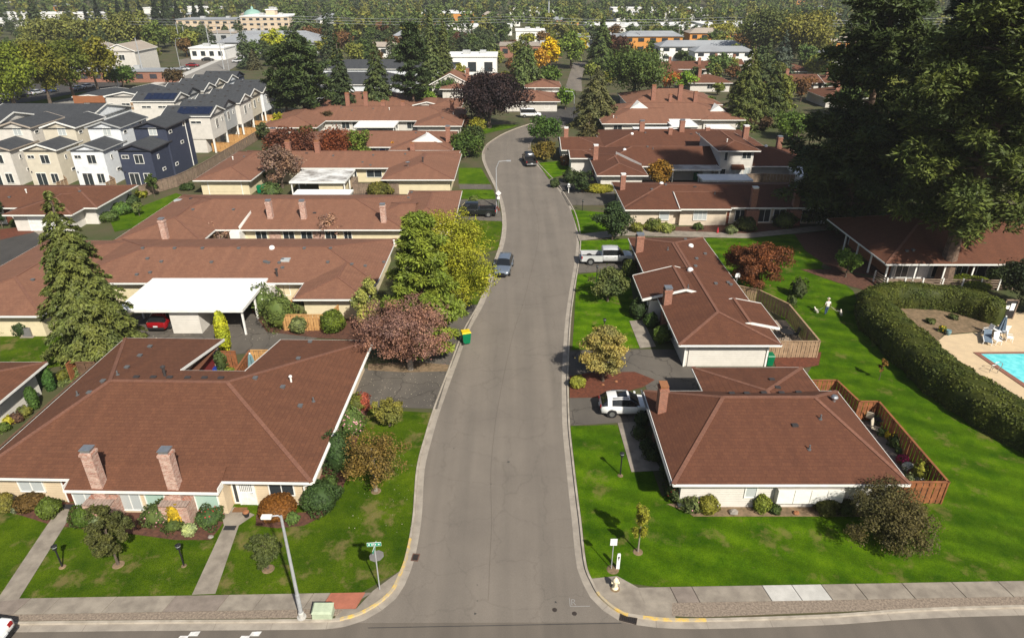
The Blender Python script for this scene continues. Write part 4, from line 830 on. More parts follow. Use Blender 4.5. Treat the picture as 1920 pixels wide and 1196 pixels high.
G_.block(-47, -9.2, 107.5, 119.5, 'x'); G_.block(-48.4, -39.6, 100.0, 118.8, 'y', None, None); G_.block(-20.0, -8.8, 100.6, 117.5, 'y', None, None, ze=2.55)
G_.garage('S', -44.0, 100.72, 5.0, 2.1, 'siding_yellow', 4)
for (a, w) in ((-31.5, 1.8), (-26.0, 1.2), (-22.5, 2.4)): G_.window('S', a, 108.25, .9, w, 1.1, 'glass', 1)
G_.chimney(-37.5, 113.0, .8, .7, 5.6, cap='clay'); G_.chimney(-32.6, 113.0, .8, .7, 5.6, cap='clay'); G_.chimney(-42.5, 121.5, .9, .8, 6.0); 
G_.vents([(765, 312, 'dish'), (793, 305, 'flue'), (680, 305), (695, 311), (437, 300, 'white'), (458, 295), (625, 293), (575, 288, 'low'), (540, 296), (700, 292), (760, 290), (500, 290)])
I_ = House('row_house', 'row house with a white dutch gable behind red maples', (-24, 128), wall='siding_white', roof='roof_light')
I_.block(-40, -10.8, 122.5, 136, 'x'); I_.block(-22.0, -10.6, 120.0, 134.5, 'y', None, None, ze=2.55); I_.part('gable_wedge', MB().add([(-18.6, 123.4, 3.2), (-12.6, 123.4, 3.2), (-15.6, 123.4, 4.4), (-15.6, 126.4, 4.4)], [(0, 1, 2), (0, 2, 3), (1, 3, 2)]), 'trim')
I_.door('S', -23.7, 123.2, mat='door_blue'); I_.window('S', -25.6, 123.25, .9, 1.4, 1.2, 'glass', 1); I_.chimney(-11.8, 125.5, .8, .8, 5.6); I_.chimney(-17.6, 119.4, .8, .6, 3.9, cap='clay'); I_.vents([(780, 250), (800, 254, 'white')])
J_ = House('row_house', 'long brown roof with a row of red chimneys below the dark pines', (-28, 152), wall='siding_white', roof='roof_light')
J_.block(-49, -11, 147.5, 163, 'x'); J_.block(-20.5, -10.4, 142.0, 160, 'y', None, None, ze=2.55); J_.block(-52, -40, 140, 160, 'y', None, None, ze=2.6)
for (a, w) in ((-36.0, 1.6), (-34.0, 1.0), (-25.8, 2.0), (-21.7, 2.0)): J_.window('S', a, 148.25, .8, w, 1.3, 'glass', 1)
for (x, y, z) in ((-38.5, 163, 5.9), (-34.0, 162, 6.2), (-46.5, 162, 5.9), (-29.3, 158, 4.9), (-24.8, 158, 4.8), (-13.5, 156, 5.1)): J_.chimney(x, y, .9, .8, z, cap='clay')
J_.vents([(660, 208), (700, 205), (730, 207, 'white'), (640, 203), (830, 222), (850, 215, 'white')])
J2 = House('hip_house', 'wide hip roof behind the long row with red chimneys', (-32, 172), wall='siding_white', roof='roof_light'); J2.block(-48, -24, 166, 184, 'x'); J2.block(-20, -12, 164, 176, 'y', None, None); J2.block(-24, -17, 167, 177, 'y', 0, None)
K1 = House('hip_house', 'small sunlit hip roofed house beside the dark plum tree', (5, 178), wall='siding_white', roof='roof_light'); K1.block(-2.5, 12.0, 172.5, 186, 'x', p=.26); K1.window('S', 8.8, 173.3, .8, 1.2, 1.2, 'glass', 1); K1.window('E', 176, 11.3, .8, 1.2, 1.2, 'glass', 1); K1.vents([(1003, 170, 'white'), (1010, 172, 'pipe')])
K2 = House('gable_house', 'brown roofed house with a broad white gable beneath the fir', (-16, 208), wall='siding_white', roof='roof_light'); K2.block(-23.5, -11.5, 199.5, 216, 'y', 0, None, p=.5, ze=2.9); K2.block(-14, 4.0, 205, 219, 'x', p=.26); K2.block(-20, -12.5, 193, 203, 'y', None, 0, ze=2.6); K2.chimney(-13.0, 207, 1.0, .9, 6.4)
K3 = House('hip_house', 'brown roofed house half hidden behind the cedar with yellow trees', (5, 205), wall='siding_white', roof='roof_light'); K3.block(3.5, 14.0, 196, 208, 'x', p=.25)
S_ = House('garage_house', 'brown roofed house with a white garage door by the turning court', (-66, 92), wall='siding_white'); S_.block(-84, -55.5, 86.5, 97.5, 'x'); S_.block(-66.2, -57.2, 83.6, 94, 'y', None, None, ze=2.55); S_.garage('S', -61.3, 84.32, 4.4, 2.1); S_.window('S', -71.5, 87.25, .9, 2.2, 1.2, 'glass', 2); S_.door('S', -68.2, 87.25, mat='door_brown'); S_.vents([(18, 371), (50, 362, 'white'), (150, 360)])
S_.block(-75.5, -72.0, 83.4, 90, 'y', None, 0, ze=2.5)
V_ = House('neighbour_house', 'corner of a brown roof house beyond the side fence', (-43, 40), wall='siding_white'); V_.block(-50, -37.2, 31.5, 46.2, 'y'); V_.window('E', 38.6, -37.95, .9, 1.6, 1.1, 'glass', 1)
# ---- clubhouse with a pine through its eave
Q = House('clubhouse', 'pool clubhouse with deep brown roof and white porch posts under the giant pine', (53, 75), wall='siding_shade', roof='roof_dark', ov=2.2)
Q.block(40.0, 70.0, 66.4, 81.5, 'x', p=.42, ze=2.75)
for (a, w) in ((43.2, 1.3), (47.4, 1.6), (49.8, 1.2), (52.6, 2.2), (57, 2)): Q.window('S', a, 68.6, .3, w, 1.7, 'glass', 1)
Q.door('S', 51.0, 68.6, mat='door_brown'); Q.door('S', 45.6, 68.6, mat='door_white'); Q.part('wall_panel', MB().box(42.13, 69, .1, 42.19, 79, 2.5), 'cedar_wall')
for k in range(9): Q.part('porch_post', MB().box(40.4 + k * 3.1, 66.75, .1, 40.55 + k * 3.1, 66.9, 2.65), 'trim')
for k in range(3): Q.part('porch_post', MB().box(40.35, 70.2 + k * 3.2, .1, 40.5, 70.35 + k * 3.2, 2.65), 'trim')
Q.vents([(1700, 472), (1712, 470)])
# ---- carports
def cp4(z, pts): 
    w = [G(a, b, z) for a, b in pts]; xs = sorted(p[0] for p in w); ys = sorted(p[1] for p in w)
    return (xs[0] + xs[1]) / 2, (xs[2] + xs[3]) / 2, (ys[0] + ys[1]) / 2, (ys[2] + ys[3]) / 2
x0, x1, y0, y1 = cp4(2.75, [(277, 584), (425, 584), (286, 527), (468, 527)])
deck_roof('carport', 'bright white flat carport sheltering the red car', -36.4, -24.8, 55.2, 62.4, 2.78, 'flat_white', box=(-31.9, -29.2, 55.7, 60.5))
x0, x1, y0, y1 = cp4(2.6, [(545, 342), (655, 341), (565, 318), (658, 318)])
deck_roof('carport', 'carport with a stained flat white roof beside the bare cherry', x0, x1, y0, y1, 2.6, 'flat_stained', box=(x0 + 4.2, x1 - .5, y0 + .5, y1 - .3), wallm='siding_yellow')
x0, x1, y0, y1 = cp4(2.6, [(540, 376), (650, 374), (556, 355), (660, 356)])
deck_roof('carport', 'white flat carport roof beside the stained carport', x0, x1, y0, y1, 2.55, 'flat_white')
x0, x1, y0, y1 = cp4(2.6, [(560 + 110, 238), (742, 238), (668, 227), (745, 227)])
deck_roof('carport', 'white flat carport in front of the long chimney row', x0, x1, y0, y1, 2.6, 'flat_white')
x0, x1, y0, y1 = cp4(2.7, [(1262, 319), (1350, 317), (1250, 305), (1336, 302)])
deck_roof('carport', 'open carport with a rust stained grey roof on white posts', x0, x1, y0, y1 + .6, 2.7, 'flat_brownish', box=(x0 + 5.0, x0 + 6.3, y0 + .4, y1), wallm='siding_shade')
x0, x1, y0, y1 = cp4(2.5, [(1318, 338), (1412, 337), (1312, 332), (1400, 330)])
deck_roof('carport', 'pale grey flat carport roof behind the row house ridge', x0, x1, y0 - .3, y1 + 1.2, 2.5, 'flat_white')
deck_roof('carport', 'white pergola carport before the sunlit row house', 33.0, 38.5, 141, 148.5, 2.7, 'flat_white', box=(37.0, 38.3, 141.3, 148))
deck_roof('carport', 'low white carport roof beyond the brown ridge', 25.0, 34.0, 139.0, 142.0, 2.3, 'flat_white'); deck_roof('carport', 'small white flat roof near the sunlit row house', 40.5, 45.5, 139.0, 143.5, 2.5, 'flat_white')
sh = House('shed', 'white gabled shed beside the dark giant conifer', (47.5, 104), cat='shed', wall='siding_white', roof='flat_white', ov=.2); sh.block(45.0, 50.0, 100.5, 108.5, 'y', 0, 0, ze=2.3, p=.35, caps=False); sh.part('attic_vent', MB().lathe([(.25, 0), (.25, .05)], 10, (47.5, 100.74, 2.3)), 'vent_dark')

# ------------------------------------------------------------------ townhouses on the left
def town_front(x0, wall, what, trim='trim', w=5.7, fr='trim'):
    h = House('townhouse', what, (x0 + w / 2, 112), 'townhouses facing the long fence', wall=wall, roof='roof_grey', trim=trim, ov=.3)
    h.block(x0, x0 + w, 105.7, 113, 'y', 0, 0, ze=5.85, p=.32, caps=False); h.block(x0 + .05, x0 + w + .25, 111.6, 121, 'y', 0, 0, ze=8.15, p=.32, caps=False)
    c = x0 + w / 2; y = 105.98
    h.window('S', c + .5, y, 3.7, 1.3, 1.3, 'glass', 1, fr); h.window('S', c - 1.6, y, 4.5, 1.0, .45, 'glass', 1, fr); h.window('S', c - .9, y, .15, 1.5, 1.95, 'glass', 1, fr, 'sliding_door'); h.window('S', c + 1.2, y, .55, 1.1, 1.5, 'glass', 1, fr)
    h.window('S', c + .6, 111.88, 6.9, 1.2, 1.1, 'glass_blind', 1, fr)
    xe = x0 + w - .29
    for (a, z, ww, hh) in ((109.0, 1.9, .9, .35), (108, 4.0, .4, .6)): h.window('E', a, xe, z, ww, hh, 'glass', 0, fr)
    for (a, z, ww, hh) in ((113.2, 7.0, .9, .4), (116.5, 4.6, .9, .4), (118.5, 7.2, .9, .5), (113.0, 1.7, .9, .4)): h.window('E', a, x0 + w + .25 - .29, z, ww, hh, 'glass', 0, fr)
    h.part('downpipe', MB().bar((x0 + w + .02, 118.8, 7.9), (x0 + w + .02, 118.8, .15), .1, .1), 'trim')
    h.part('wall_lamp', MB().box(c - 2.3, y - .12, 2.2, c - 2.18, y, 2.45), 'trim_dark')
    return h
town_front(-62.4, 'siding_navy', 'navy townhouse with dark grey gables beside the long fence', 'trim_dark')
town_front(-69.9, 'siding_pale', 'pale grey townhouse next to the navy one', 'siding_grey')
town_front(-77.3, 'siding_beige', 'beige townhouse with white gable edges', 'trim')
town_front(-84.6, 'siding_white', 'white townhouse beside the beige one', 'trim_tan')
def town_row(x0, x1, y0, w, wall, what, solar=False, grp='townhouses in the rows with gable ends'):
    h = House('townhouse', what, ((x0 + x1) / 2, y0 + w / 2), grp, wall=wall, roof='roof_grey', trim='trim_dark' if wall in ('siding_grey', 'siding_navy') else 'trim', ov=.25)
    h.block(x0, x1, y0, y0 + w, 'x', 0, 0, ze=7.0, p=.36, caps=False, zb=2.7); h.part('wall', MB().box(x0 + .4, y0 + .4, .1, x1 - 1.9, y0 + w - .4, 2.8), wall)
    xe = x1 - .29; ym = y0 + w / 2
    h.window('E', ym - .6, xe, 4.4, 1.1, 1.6, 'glass', 1); h.window('E', ym + 2.0, xe, 5.2, .6, .7, 'glass', 0); h.window('E', ym, x1 - 1.85, .15, 2.2, 2.2, 'glass', 1, name='sliding_door')
    for yy in (y0 + .45, y0 + w - .45): h.part('porch_post', MB().box(x1 - .55, yy - .14, .1, x1 - .27, yy + .14, 2.75), 'trim')
    for k in range(3): h.copy_part('roof_vent', cached('tv', lambda: MB().box(-.25, -.15, -.15, .25, .15, .12).mesh('roof_vent', 'vent_dark')), (x0 + 1.5 + k * 2.2, y0 + w * .36, h.zroof(x0 + 1.5 + k * 2.2, y0 + w * .36)))
    if solar:
        for k in range(5):
            for j in range(2):
                xa = x1 - 6.6 + k * 1.25; ya = y0 + .6 + j * 1.25; za = h.zroof(xa, ya) + .10; zb = h.zroof(xa, ya + 1.2) + .10
                sp = h.part('solar_panel', MB().add([(xa, ya, za), (xa + 1.2, ya, za), (xa + 1.2, ya + 1.2, zb), (xa, ya + 1.2, zb), (xa, ya, za - .06), (xa + 1.2, ya, za - .06), (xa + 1.2, ya + 1.2, zb - .06), (xa, ya + 1.2, zb - .06)], [(0, 1, 2, 3), (7, 6, 5, 4), (0, 4, 5, 1), (1, 5, 6, 2), (2, 6, 7, 3), (3, 7, 4, 0)]), 'solar')
        for k in range(2): h.window('S', x0 + 3.0 + k * 3.4, y0 + .23, 5.6, 1.9, .4, 'glass', 1)
    return h
cols = ['siding_white', 'siding_grey', 'siding_white', 'siding_beige', 'siding_pale', 'siding_navy']
for r_, (x0, x1, ys, nm) in enumerate(((-65.6, -56.2, 128.3, 'fence side row'), (-79.6, -70.4, 145.0, 'road side row'))):
    for k in range(6):
        wl = cols[k]; cn = {'siding_white': 'white', 'siding_grey': 'grey', 'siding_beige': 'beige', 'siding_pale': 'pale blue grey', 'siding_navy': 'navy'}[wl]
        lab = f'{cn} townhouse with solar panels leading the {nm}' if k == 0 else f'{cn} gabled townhouse, {["", "second", "third", "fourth", "fifth", "sixth"][k]} along the {nm}'
        dx = [0, -.5, .3, -.2, .3, -.6][k]
        town_row(x0, x1 + dx, ys + k * 7.2, 7.3, wl, lab, k == 0)
# the modern pair by the road and a low grey roof
h = House('townhouse', 'white modern house with shed roof beside the road', (-82, 165), wall='siding_white', roof='roof_grey', ov=.3); h.block(-92, -82.5, 157, 170, 'y', 0, 0, ze=6.2, p=.2, caps=False); h.window('S', -87.5, 157.3, 3.4, 1.8, 1.2, 'glass', 1); h.part('wood_panel', MB().box(-86.4, 157.2, 3.3, -85.0, 157.28, 4.8), 'cedar_tan'); h.window('S', -89.5, 157.3, .3, 2.4, 1.9, 'glass', 2); h.window('S', -90.8, 157.3, 4.3, .8, .3, 'glass', 0)
h = House('townhouse', 'grey modern house with a cedar upper corner beside the road', (-97, 168), wall='siding_grey', roof='roof_grey', ov=.2); h.block(-101, -93.3, 160, 172, 'y', 0, 0, ze=5.6, p=.12, caps=False); h.part('cedar_panel', MB().box(-100.8, 159.95, 4.3, -93.6, 160.2, 5.8).box(-100.8, 159.95, 2.9, -98.6, 160.2, 4.3), 'cedar_wall'); h.window('S', -98, 160.1, 3.0, 1.2, 1.1, 'glass_blind', 0); h.window('S', -97, 160.1, .3, 4.5, 1.9, 'glass', 4)
h = House('low_house', 'low building with a broad grey roof behind the townhouses', (-92, 138), wall='siding_pale', roof='roof_grey', ov=.3); h.block(-103, -82, 131, 150, 'x', 0, 0, ze=5.2, p=.22, caps=False)
h = House('low_house', 'grey hip roof beside the beige townhouse', (-92, 122), wall='siding_white', roof='roof_grey', ov=.3); h.block(-99, -88, 117, 127, 'x', 0, 0, ze=7.6, p=.25, caps=False)
h = House('dark_house', 'charcoal roofed house half hidden by the dark pines', (-44, 196), wall='siding_pale', roof='roof_grey', ov=.4); h.block(-58, -28, 190, 204, 'x', None, None, ze=4.2, p=.35, caps=False); h.block(-62, -50, 183, 196, 'y', None, None, ze=3.4, p=.35, caps=False); h.window('S', -46, 190.4, 2.0, 3, 1.2, 'glass', 2)
h = House('dark_house', 'long charcoal roof beyond the pine row', (-40, 225), wall='siding_pale', roof='roof_grey', ov=.4); h.block(-60, -18, 222, 236, 'x', None, None, ze=4.5, p=.3, caps=False); h.window('S', -40, 222.4, 2.2, 4, 1.2, 'glass', 3)

# ------------------------------------------------------------------ far buildings
def far_box(name, label, cx, y, w, d, h, wall, roofm, rows=0, cols=0, group=None, base=0.0, pitch=0, cat='building', wm='glass'):
    t = thing(name, label, cat, (cx, y + d / 2, base), 0, group); off = (-cx, -y - d / 2, -base)
    ob('wall', MB().box(cx - w / 2, y, base - .2, cx + w / 2, y + d, base + h), wall, t, off)
    if pitch: 
        zr = base + h + pitch * d / 2; o_ = .6
        ob('roof', MB().add([(cx - w / 2 - o_, y - o_, base + h - .1), (cx + w / 2 + o_, y - o_, base + h - .1), (cx + w / 2 + o_, y + d + o_, base + h - .1), (cx - w / 2 - o_, y + d + o_, base + h - .1), (cx - w / 2 + d * .3, y + d / 2, zr), (cx + w / 2 - d * .3, y + d / 2, zr)], [(0, 1, 5, 4), (2, 3, 4, 5), (0, 4, 3), (1, 2, 5), (0, 3, 2, 1)]), roofm, t, off)
    else:
        ob('roof', MB().box(cx - w / 2 - .3, y - .3, base + h, cx + w / 2 + .3, y + d + .3, base + h + .5), roofm, t, off)
        ob('roof_unit', MB().box(cx - w * .2, y + d * .3, base + h + .5, cx - w * .2 + 2.5, y + d * .3 + 2, base + h + 1.7).box(cx + w * .15, y + d * .5, base + h + .5, cx + w * .15 + 2, y + d * .5 + 2, base + h + 1.5), 'wall_grey', t, off)
    for r in range(rows):
        for c in range(cols):
            ww = w / cols * .5; hh = h / rows * .42; x = cx - w / 2 + w * (c + .5) / cols; z = base + h * (r + .36) / rows
            me = cached(('fw', round(ww, 1), round(hh, 1), wm), lambda: MB().box(-ww / 2, -.12, 0, ww / 2, .1, hh).mesh('window', wm)); link('window', me, t, (x + off[0], y + off[1], z + off[2]))
    return t
# hospital-like tan block with a green dome
far_box('tan_block', 'long tan institutional block with rows of windows, west wing', -171, 414, 38, 20, 8.5, 'stone_tan', 'roof_flat_grey', 3, 9)
far_box('tan_block', 'tall tan institutional block with flat roof, east wing', -137, 406, 27, 26, 10.5, 'stone_tan', 'roof_flat_white', 4, 7)
far_box('tan_block', 'lower tan link block between the two tan wings', -151, 424, 8, 14, 6.5, 'stone_tan', 'tile_red', 3, 6, pitch=.45)
t = thing('domed_hall', 'hall with a pale green copper dome behind the tan block', 'building', (-158, 448, 0)); t.scale = (.62, .62, .5); ob('wall', MB().box(-11, -9, 0, 11, 9, 15), 'stone_tan', t); ob('dome', MB().lathe([(9.2, 15), (9.2, 17.5), (8.8, 19.5), (7.6, 22), (5.6, 24), (3, 25.2), (1.2, 25.6), (1.2, 27.5), (.2, 29)], 24), 'dome_green', t, smooth=True)
far_box('tower_stub', 'square tan stair tower on the east wing roof', -136, 414, 5, 5, 13.5, 'stone_tan', 'roof_flat_white')
far_box('petrol_kiosk', 'forecourt kiosk with a flat canopy beside the main road', -124, 292, 14, 12, 4.2, 'wall_white', 'roof_flat_white', 1, 4)
far_box('low_shop', 'long low shop with a blue grey roof beyond the forecourt', -108, 318, 44, 26, 4.5, 'wall_grey', 'roof_flat_grey', 1, 10, pitch=.3)
far_box('low_shop', 'brown low shop roof left of the cedar trees', -140, 372, 32, 14, 4.5, 'wall_grey', 'roof_tan', 1, 6)
hh = House('pale_house', 'pale sided two storey house with twin gables by the road', (-142, 250), wall='siding_white', roof='roof_tan', ov=.4); hh.block(-152, -139, 236, 258, 'y', 0, 0, ze=7.5, p=.35, caps=False); hh.block(-137, -126, 240, 256, 'y', 0, 0, ze=8.0, p=.4, caps=False); hh.window('S', -131, 240.3, 5.2, 1.8, 1.6, 'glass', 1); hh.window('S', -132, 240.3, 1.0, 1.6, .8, 'glass', 1); hh.window('S', -146, 236.3, 5.0, 1.2, 1, 'glass', 1)
far_box('carport_block', 'red brick carport row under the autumn street trees', -128, 226, 40, 6, 3.2, 'brick_red', 'roof_flat_grey', 1, 9, wm='trim_dark')
# centre and right
W = [('warehouse', 'white barrel roofed warehouse beyond the orange flats', 75, 410, 62, 40, 5.0, 'wall_white', 'roof_flat_white', 0, 0), ('warehouse', 'long white shed row beyond the yellow trees', 150, 430, 70, 40, 4.5, 'wall_white', 'roof_flat_white', 0, 0),
     ('warehouse', 'white low commercial hall left of the mast', -20, 420, 40, 26, 4.5, 'wall_white', 'roof_flat_white', 0, 0), ('warehouse', 'white commercial box behind the spruce', 10, 370, 16, 14, 5.6, 'wall_white', 'roof_flat_white', 0, 0),
     ('shop', 'orange fronted shop with white roof', -44, 500, 34, 20, 8, 'wall_orange', 'roof_flat_white', 1, 6), ('warehouse', 'white hall on the far right edge of town', 115, 560, 70, 30, 5.6, 'wall_white', 'roof_flat_white', 0, 0), ('warehouse', 'white gabled hall below the wooded hill', 128, 640, 80, 30, 5.6, 'wall_white', 'roof_flat_white', 0, 0),
     ('warehouse', 'far white hall seen above the pines', -60, 600, 36, 20, 5.0, 'wall_white', 'roof_flat_white', 0, 0), ('warehouse', 'white hall in the woods beside the mast', 20, 640, 44, 20, 5.6, 'wall_white', 'roof_flat_white', 0, 0), ('warehouse', 'long white roof behind the willows', -340, 480, 80, 30, 4.5, 'wall_white', 'roof_flat_white', 0, 0), ('warehouse', 'white halls beyond the sequoias', -290, 640, 60, 30, 6.2, 'wall_white', 'roof_flat_white', 0, 0), ('warehouse', 'white sheds behind the dark hedge row', -360, 560, 90, 30, 5.0, 'wall_white', 'roof_flat_white', 0, 0),
     ('flats', 'orange timber flats with balconies and grey roof', 62, 318, 26, 12, 7, 'wall_orange', 'roof_flat_grey', 2, 5), ('flats', 'second orange flats block beside the yellow trees', 92, 330, 22, 12, 7.5, 'wall_orange', 'roof_tan', 2, 5), ('white_house', 'white two storey house with a long grey roof', 76, 286, 34, 12, 5.6, 'wall_white', 'roof_flat_grey', 2, 7), ('white_house', 'white house with grey roof before the taller grey roof', 80, 270, 22, 10, 5.2, 'wall_white', 'roof_flat_grey', 2, 5),
     ('white_house', 'white gabled house half hidden by the giant conifer', 118, 250, 14, 12, 6, 'wall_white', 'roof_flat_grey', 2, 3), ('block', 'white block with a wide flat roof behind the chimney row', -13, 232, 16, 12, 7, 'wall_white', 'roof_flat_white', 1, 3), ('shop', 'low brick shop with flat roof near the spruce', 8, 300, 26, 14, 4.5, 'brick_red', 'roof_tan', 1, 6), ('shop', 'long low shop row beyond the yellow tree', 42, 340, 24, 16, 5, 'wall_grey', 'roof_flat_grey', 1, 5)]
for (n, l, cx, y, w, d, h, wl, rm, r_, c_) in W: far_box(n, l, cx, y, w, d, h, wl, rm, r_, c_, pitch=.3 if n in ('white_house', 'flats') else 0)
rf = [(58, 238, 22, 13, 'brown roofed row house with two chimneys beyond the orange maple'), (50, 226, 12, 9, 'low brown roof beside the orange maple'), (58, 205, 13, 12, 'sunlit brown roof house beside the dark conifers'), (84, 205, 14, 12, 'brown roof house right of the dark conifers'), (88, 178, 16, 14, 'brown roof house behind the green garden trees'), (92, 232, 16, 12, 'far brown roof beside the giant conifer'), (75, 250, 14, 10, 'brown roof with red chimney near the white house'), (96, 205, 14, 12, 'brown roof house glimpsed behind the giant conifer')]
for i, (cx, y, w, d, lab) in enumerate(rf):
    hh = House('hip_house', lab, (cx, y + d / 2), 'brown roofed houses beyond the conifers', wall='siding_white'); hh.block(cx - w / 2, cx + w / 2, y, y + d, 'x', None, 0 if i % 3 == 0 else None, p=.28)
    hh.window('S', cx, y + .75, .9, 1.6, 1.2, 'glass', 1); hh.window('S', cx + w * .27, y + .75, .9, 1.2, 1.2, 'glass', 1); hh.chimney(cx - w * .2, y + d * .35, .9, .8, 5.8, cap='clay')
    if i in (0, 6): hh.chimney(cx + w * .25, y + d * .3, .9, .8, 5.6, cap='clay')
for (n, l, cx, y, w, d, h, wl, rm, r_, c_) in W:
    if n == 'warehouse' and y < 480:
        t = [o for o in C.objects if o.get('label') == l][0]
        for k in range(max(2, int(w / 9))):
            x = cx - w / 2 + w * (k + .5) / max(2, int(w / 9)); link('loading_door', cached(('ld',), lambda: MB().box(-1.6, -.1, 0, 1.6, .1, 2.6).mesh('loading_door', 'wall_grey')), t, (x - cx, -d / 2, .1))
# scattered houses of the far town
RT = random.Random(21)
towns = []
for k in range(70):
    y = RT.uniform(300, 720); x = RT.uniform(-.72, .72) * y
    if abs(x + 150) < 90 and y < 520: continue
    if abs(x) < 40 and y < 360: continue
    if any(abs(x - a) < 30 and abs(y - b) < 26 for a, b in towns): continue
    if any(abs(x - q[2]) < q[4] / 2 + 18 and abs(y - q[3]) < q[5] + 16 for q in W): continue
    towns.append((x, y)); w = RT.uniform(9, 22); d = RT.uniform(8, 14)
    far_box('town_house', 'small pale house among the trees of the far town', x, y, w, d, RT.uniform(2.8, 4.6), RT.choice(['wall_white', 'wall_white', 'wall_grey', 'stone_tan', 'wall_orange']), RT.choice(['roof_flat_grey', 'roof_tan', 'roof_flat_white', 'roof_flat_grey']), 1, 4, 'pale houses scattered through the far town', hill_z(x, y), .35, 'house')
# main road at upper left, its pavement and parking court
struct(poly('main_road', px([(-300, 250), (150, 178), (255, 168), (345, 140), (420, 108), (470, 85), (500, 90), (455, 118), (380, 160), (300, 190), (150, 215), (-300, 330)], 0), 0.0, 'asphalt_pale'), 'pale main road climbing past the townhouses', 'road')
struct(poly('main_road_pavement', px([(255, 166), (345, 137), (420, 106), (424, 109), (350, 142), (262, 170)], 0), 0.05, 'concrete_new', .1))
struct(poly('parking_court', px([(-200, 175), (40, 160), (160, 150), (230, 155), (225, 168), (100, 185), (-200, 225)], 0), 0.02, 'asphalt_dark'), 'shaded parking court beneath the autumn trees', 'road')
struct(poly('forecourt', px([(335, 112), (420, 100), (425, 107), (345, 136)], 0), 0.015, 'asphalt_road'), 'forecourt beside the kiosk', 'road')
struct(poly('verge', px([(-200, 232), (40, 195), (160, 172), (165, 176), (40, 205), (-200, 245)], 0), 0.03, 'lawn_left'))

# ------------------------------------------------------------------ fences
def fence(label, pts, h, mat, pitch=0.26, individual=True, rail_side=1, cap=True, name='board_fence', z0=LOT, gap=.035, depth_off=.018):
    p0 = Vector(pts[0]); t = thing(name, label, 'fence', (p0.x, p0.y, z0))
    for a, b in zip(pts, pts[1:]):
        a = Vector(a); b = Vector(b); d = b - a; Ln = d.length; ang = math.atan2(d.y, d.x); n = max(1, round(Ln / pitch)); w = Ln / n - gap
        org = (a.x - p0.x, a.y - p0.y, 0)
        me = cached(('board', round(w, 3), h, mat), lambda: MB().box(-w / 2, -.012, .04, w / 2, .012, h).mesh('board', mat))
        nrm = Vector((-math.sin(ang), math.cos(ang)))
        if individual:
            for k in range(n):
                off = a + d * ((k + .5) / n) - p0 + nrm * (depth_off if k % 2 else -depth_off); link('board', me, t, (off.x, off.y, R.uniform(-.015, .015)), ang)
        else:
            m = MB()
            for k in range(n):
                s_ = .012 if k % 2 else -.012; m.box((k + .5) * Ln / n - w / 2, s_ - .012, .04, (k + .5) * Ln / n + w / 2, s_ + .012, h + R.uniform(-.02, .02))
            ob('boarding', m, mat, t, org, ang)
        ob('rail', MB().box(0, -.02 + rail_side * .0, .35, Ln, .02, .44).box(0, -.02, h - .4, Ln, .02, h - .31), mat, t, org, ang)
        if cap: ob('cap_rail', MB().box(-.06, -.08, h, Ln + .06, .08, h + .045), mat, t, org, ang)
        npst = max(1, round(Ln / 2.4))
        for k in range(npst + 1):
            off = a + d * (k / npst) - p0; link('post', cached(('fpost', h, mat), lambda: MB().box(-.05, -.05, 0, .05, .05, h + .02).mesh('post', mat)), t, (off.x, off.y, 0), ang)
    return t
fence('red cedar fence wrapping the narrow patio of the corner house', [(23.5, 32.75), (27.35, 32.75), (27.35, 41.7), (25.9, 41.7), (25.5, 44.65), (23.3, 44.65), (23.1, 46.4)], 1.75, 'cedar_new', .19)
fence('pale wood fence around the tan patio of the long house', [(22.0, 51.15), (26.85, 51.15), (26.9, 58.6), (25.1, 61.9), (22.9, 63.2)], 1.65, 'cedar_tan', .19)
fence('dark brown fence along the side of the double house', [(-34.6, 31.0), (-34.2, 47.4), (-35.8, 47.4)], 1.75, 'cedar_brown', .3)
fence('orange cedar fence dividing the courtyard of the double house', [(-22.2, 44.3), (-22.2, 49.2)], 1.8, 'cedar_new', .2)
fence('orange cedar fence closing the umbrella courtyard', [(-22.1, 49.3), (-19.7, 49.3)], 1.8, 'cedar_gold', .2); fence('cedar fence behind the potted plants in the courtyard', [(-24.8, 49.1), (-23.4, 49.1)], 1.8, 'cedar_new', .2)
fence('golden new wood fence beside the clipped ball shrub', [(-21.6, 56.2), (-17.2, 56.2), (-16.8, 58.2)], 1.7, 'cedar_gold', .26); fence('golden fence running back to the house window', [(-21.6, 56.2), (-21.6, 62.0)], 1.7, 'cedar_gold', .3)
fence('weathered long fence between row houses and townhouses', [(-56.5, 99.3), (-53.6, 105.2), (-52.7, 110.6), (-52.4, 127.7), (-52.4, 150), (-50, 172)], 1.8, 'cedar_old', .5, True); fence('grey fence in front of the yellow row house', [(-28.6, 104.8), (-24.5, 104.8), (-24.5, 101.2), (-17.5, 101.2)], 1.7, 'cedar_old', .3)
for k in range(5): fence(f'pale wood yard fence, {["first","second","third","fourth","fifth"][k]} from the solar panel townhouse', [(-57.5, 129.5 + k * 7.2), (-52.8, 129.0 + k * 7.2)], 1.8, 'cedar_gold', .5)
fence('pale wood yard fence beside the navy townhouse', [(-64.2, 105.5), (-62.6, 104.0), (-62.6, 101.5)], 1.7, 'cedar_tan', .4); fence('pale wood yard fence between pale grey and beige townhouses', [(-71.5, 105.5), (-70.2, 104.0), (-70.2, 101.5)], 1.7, 'cedar_tan', .4)
fence('brown board fence beside the white shed', [(40.5, 106.5), (46.0, 105.5)], 1.8, 'cedar_tan', .5); fence('grey slat fence below the two storey house', [(37.5, 106.2), (40.4, 106.5)], 1.8, 'cedar_old', .4)
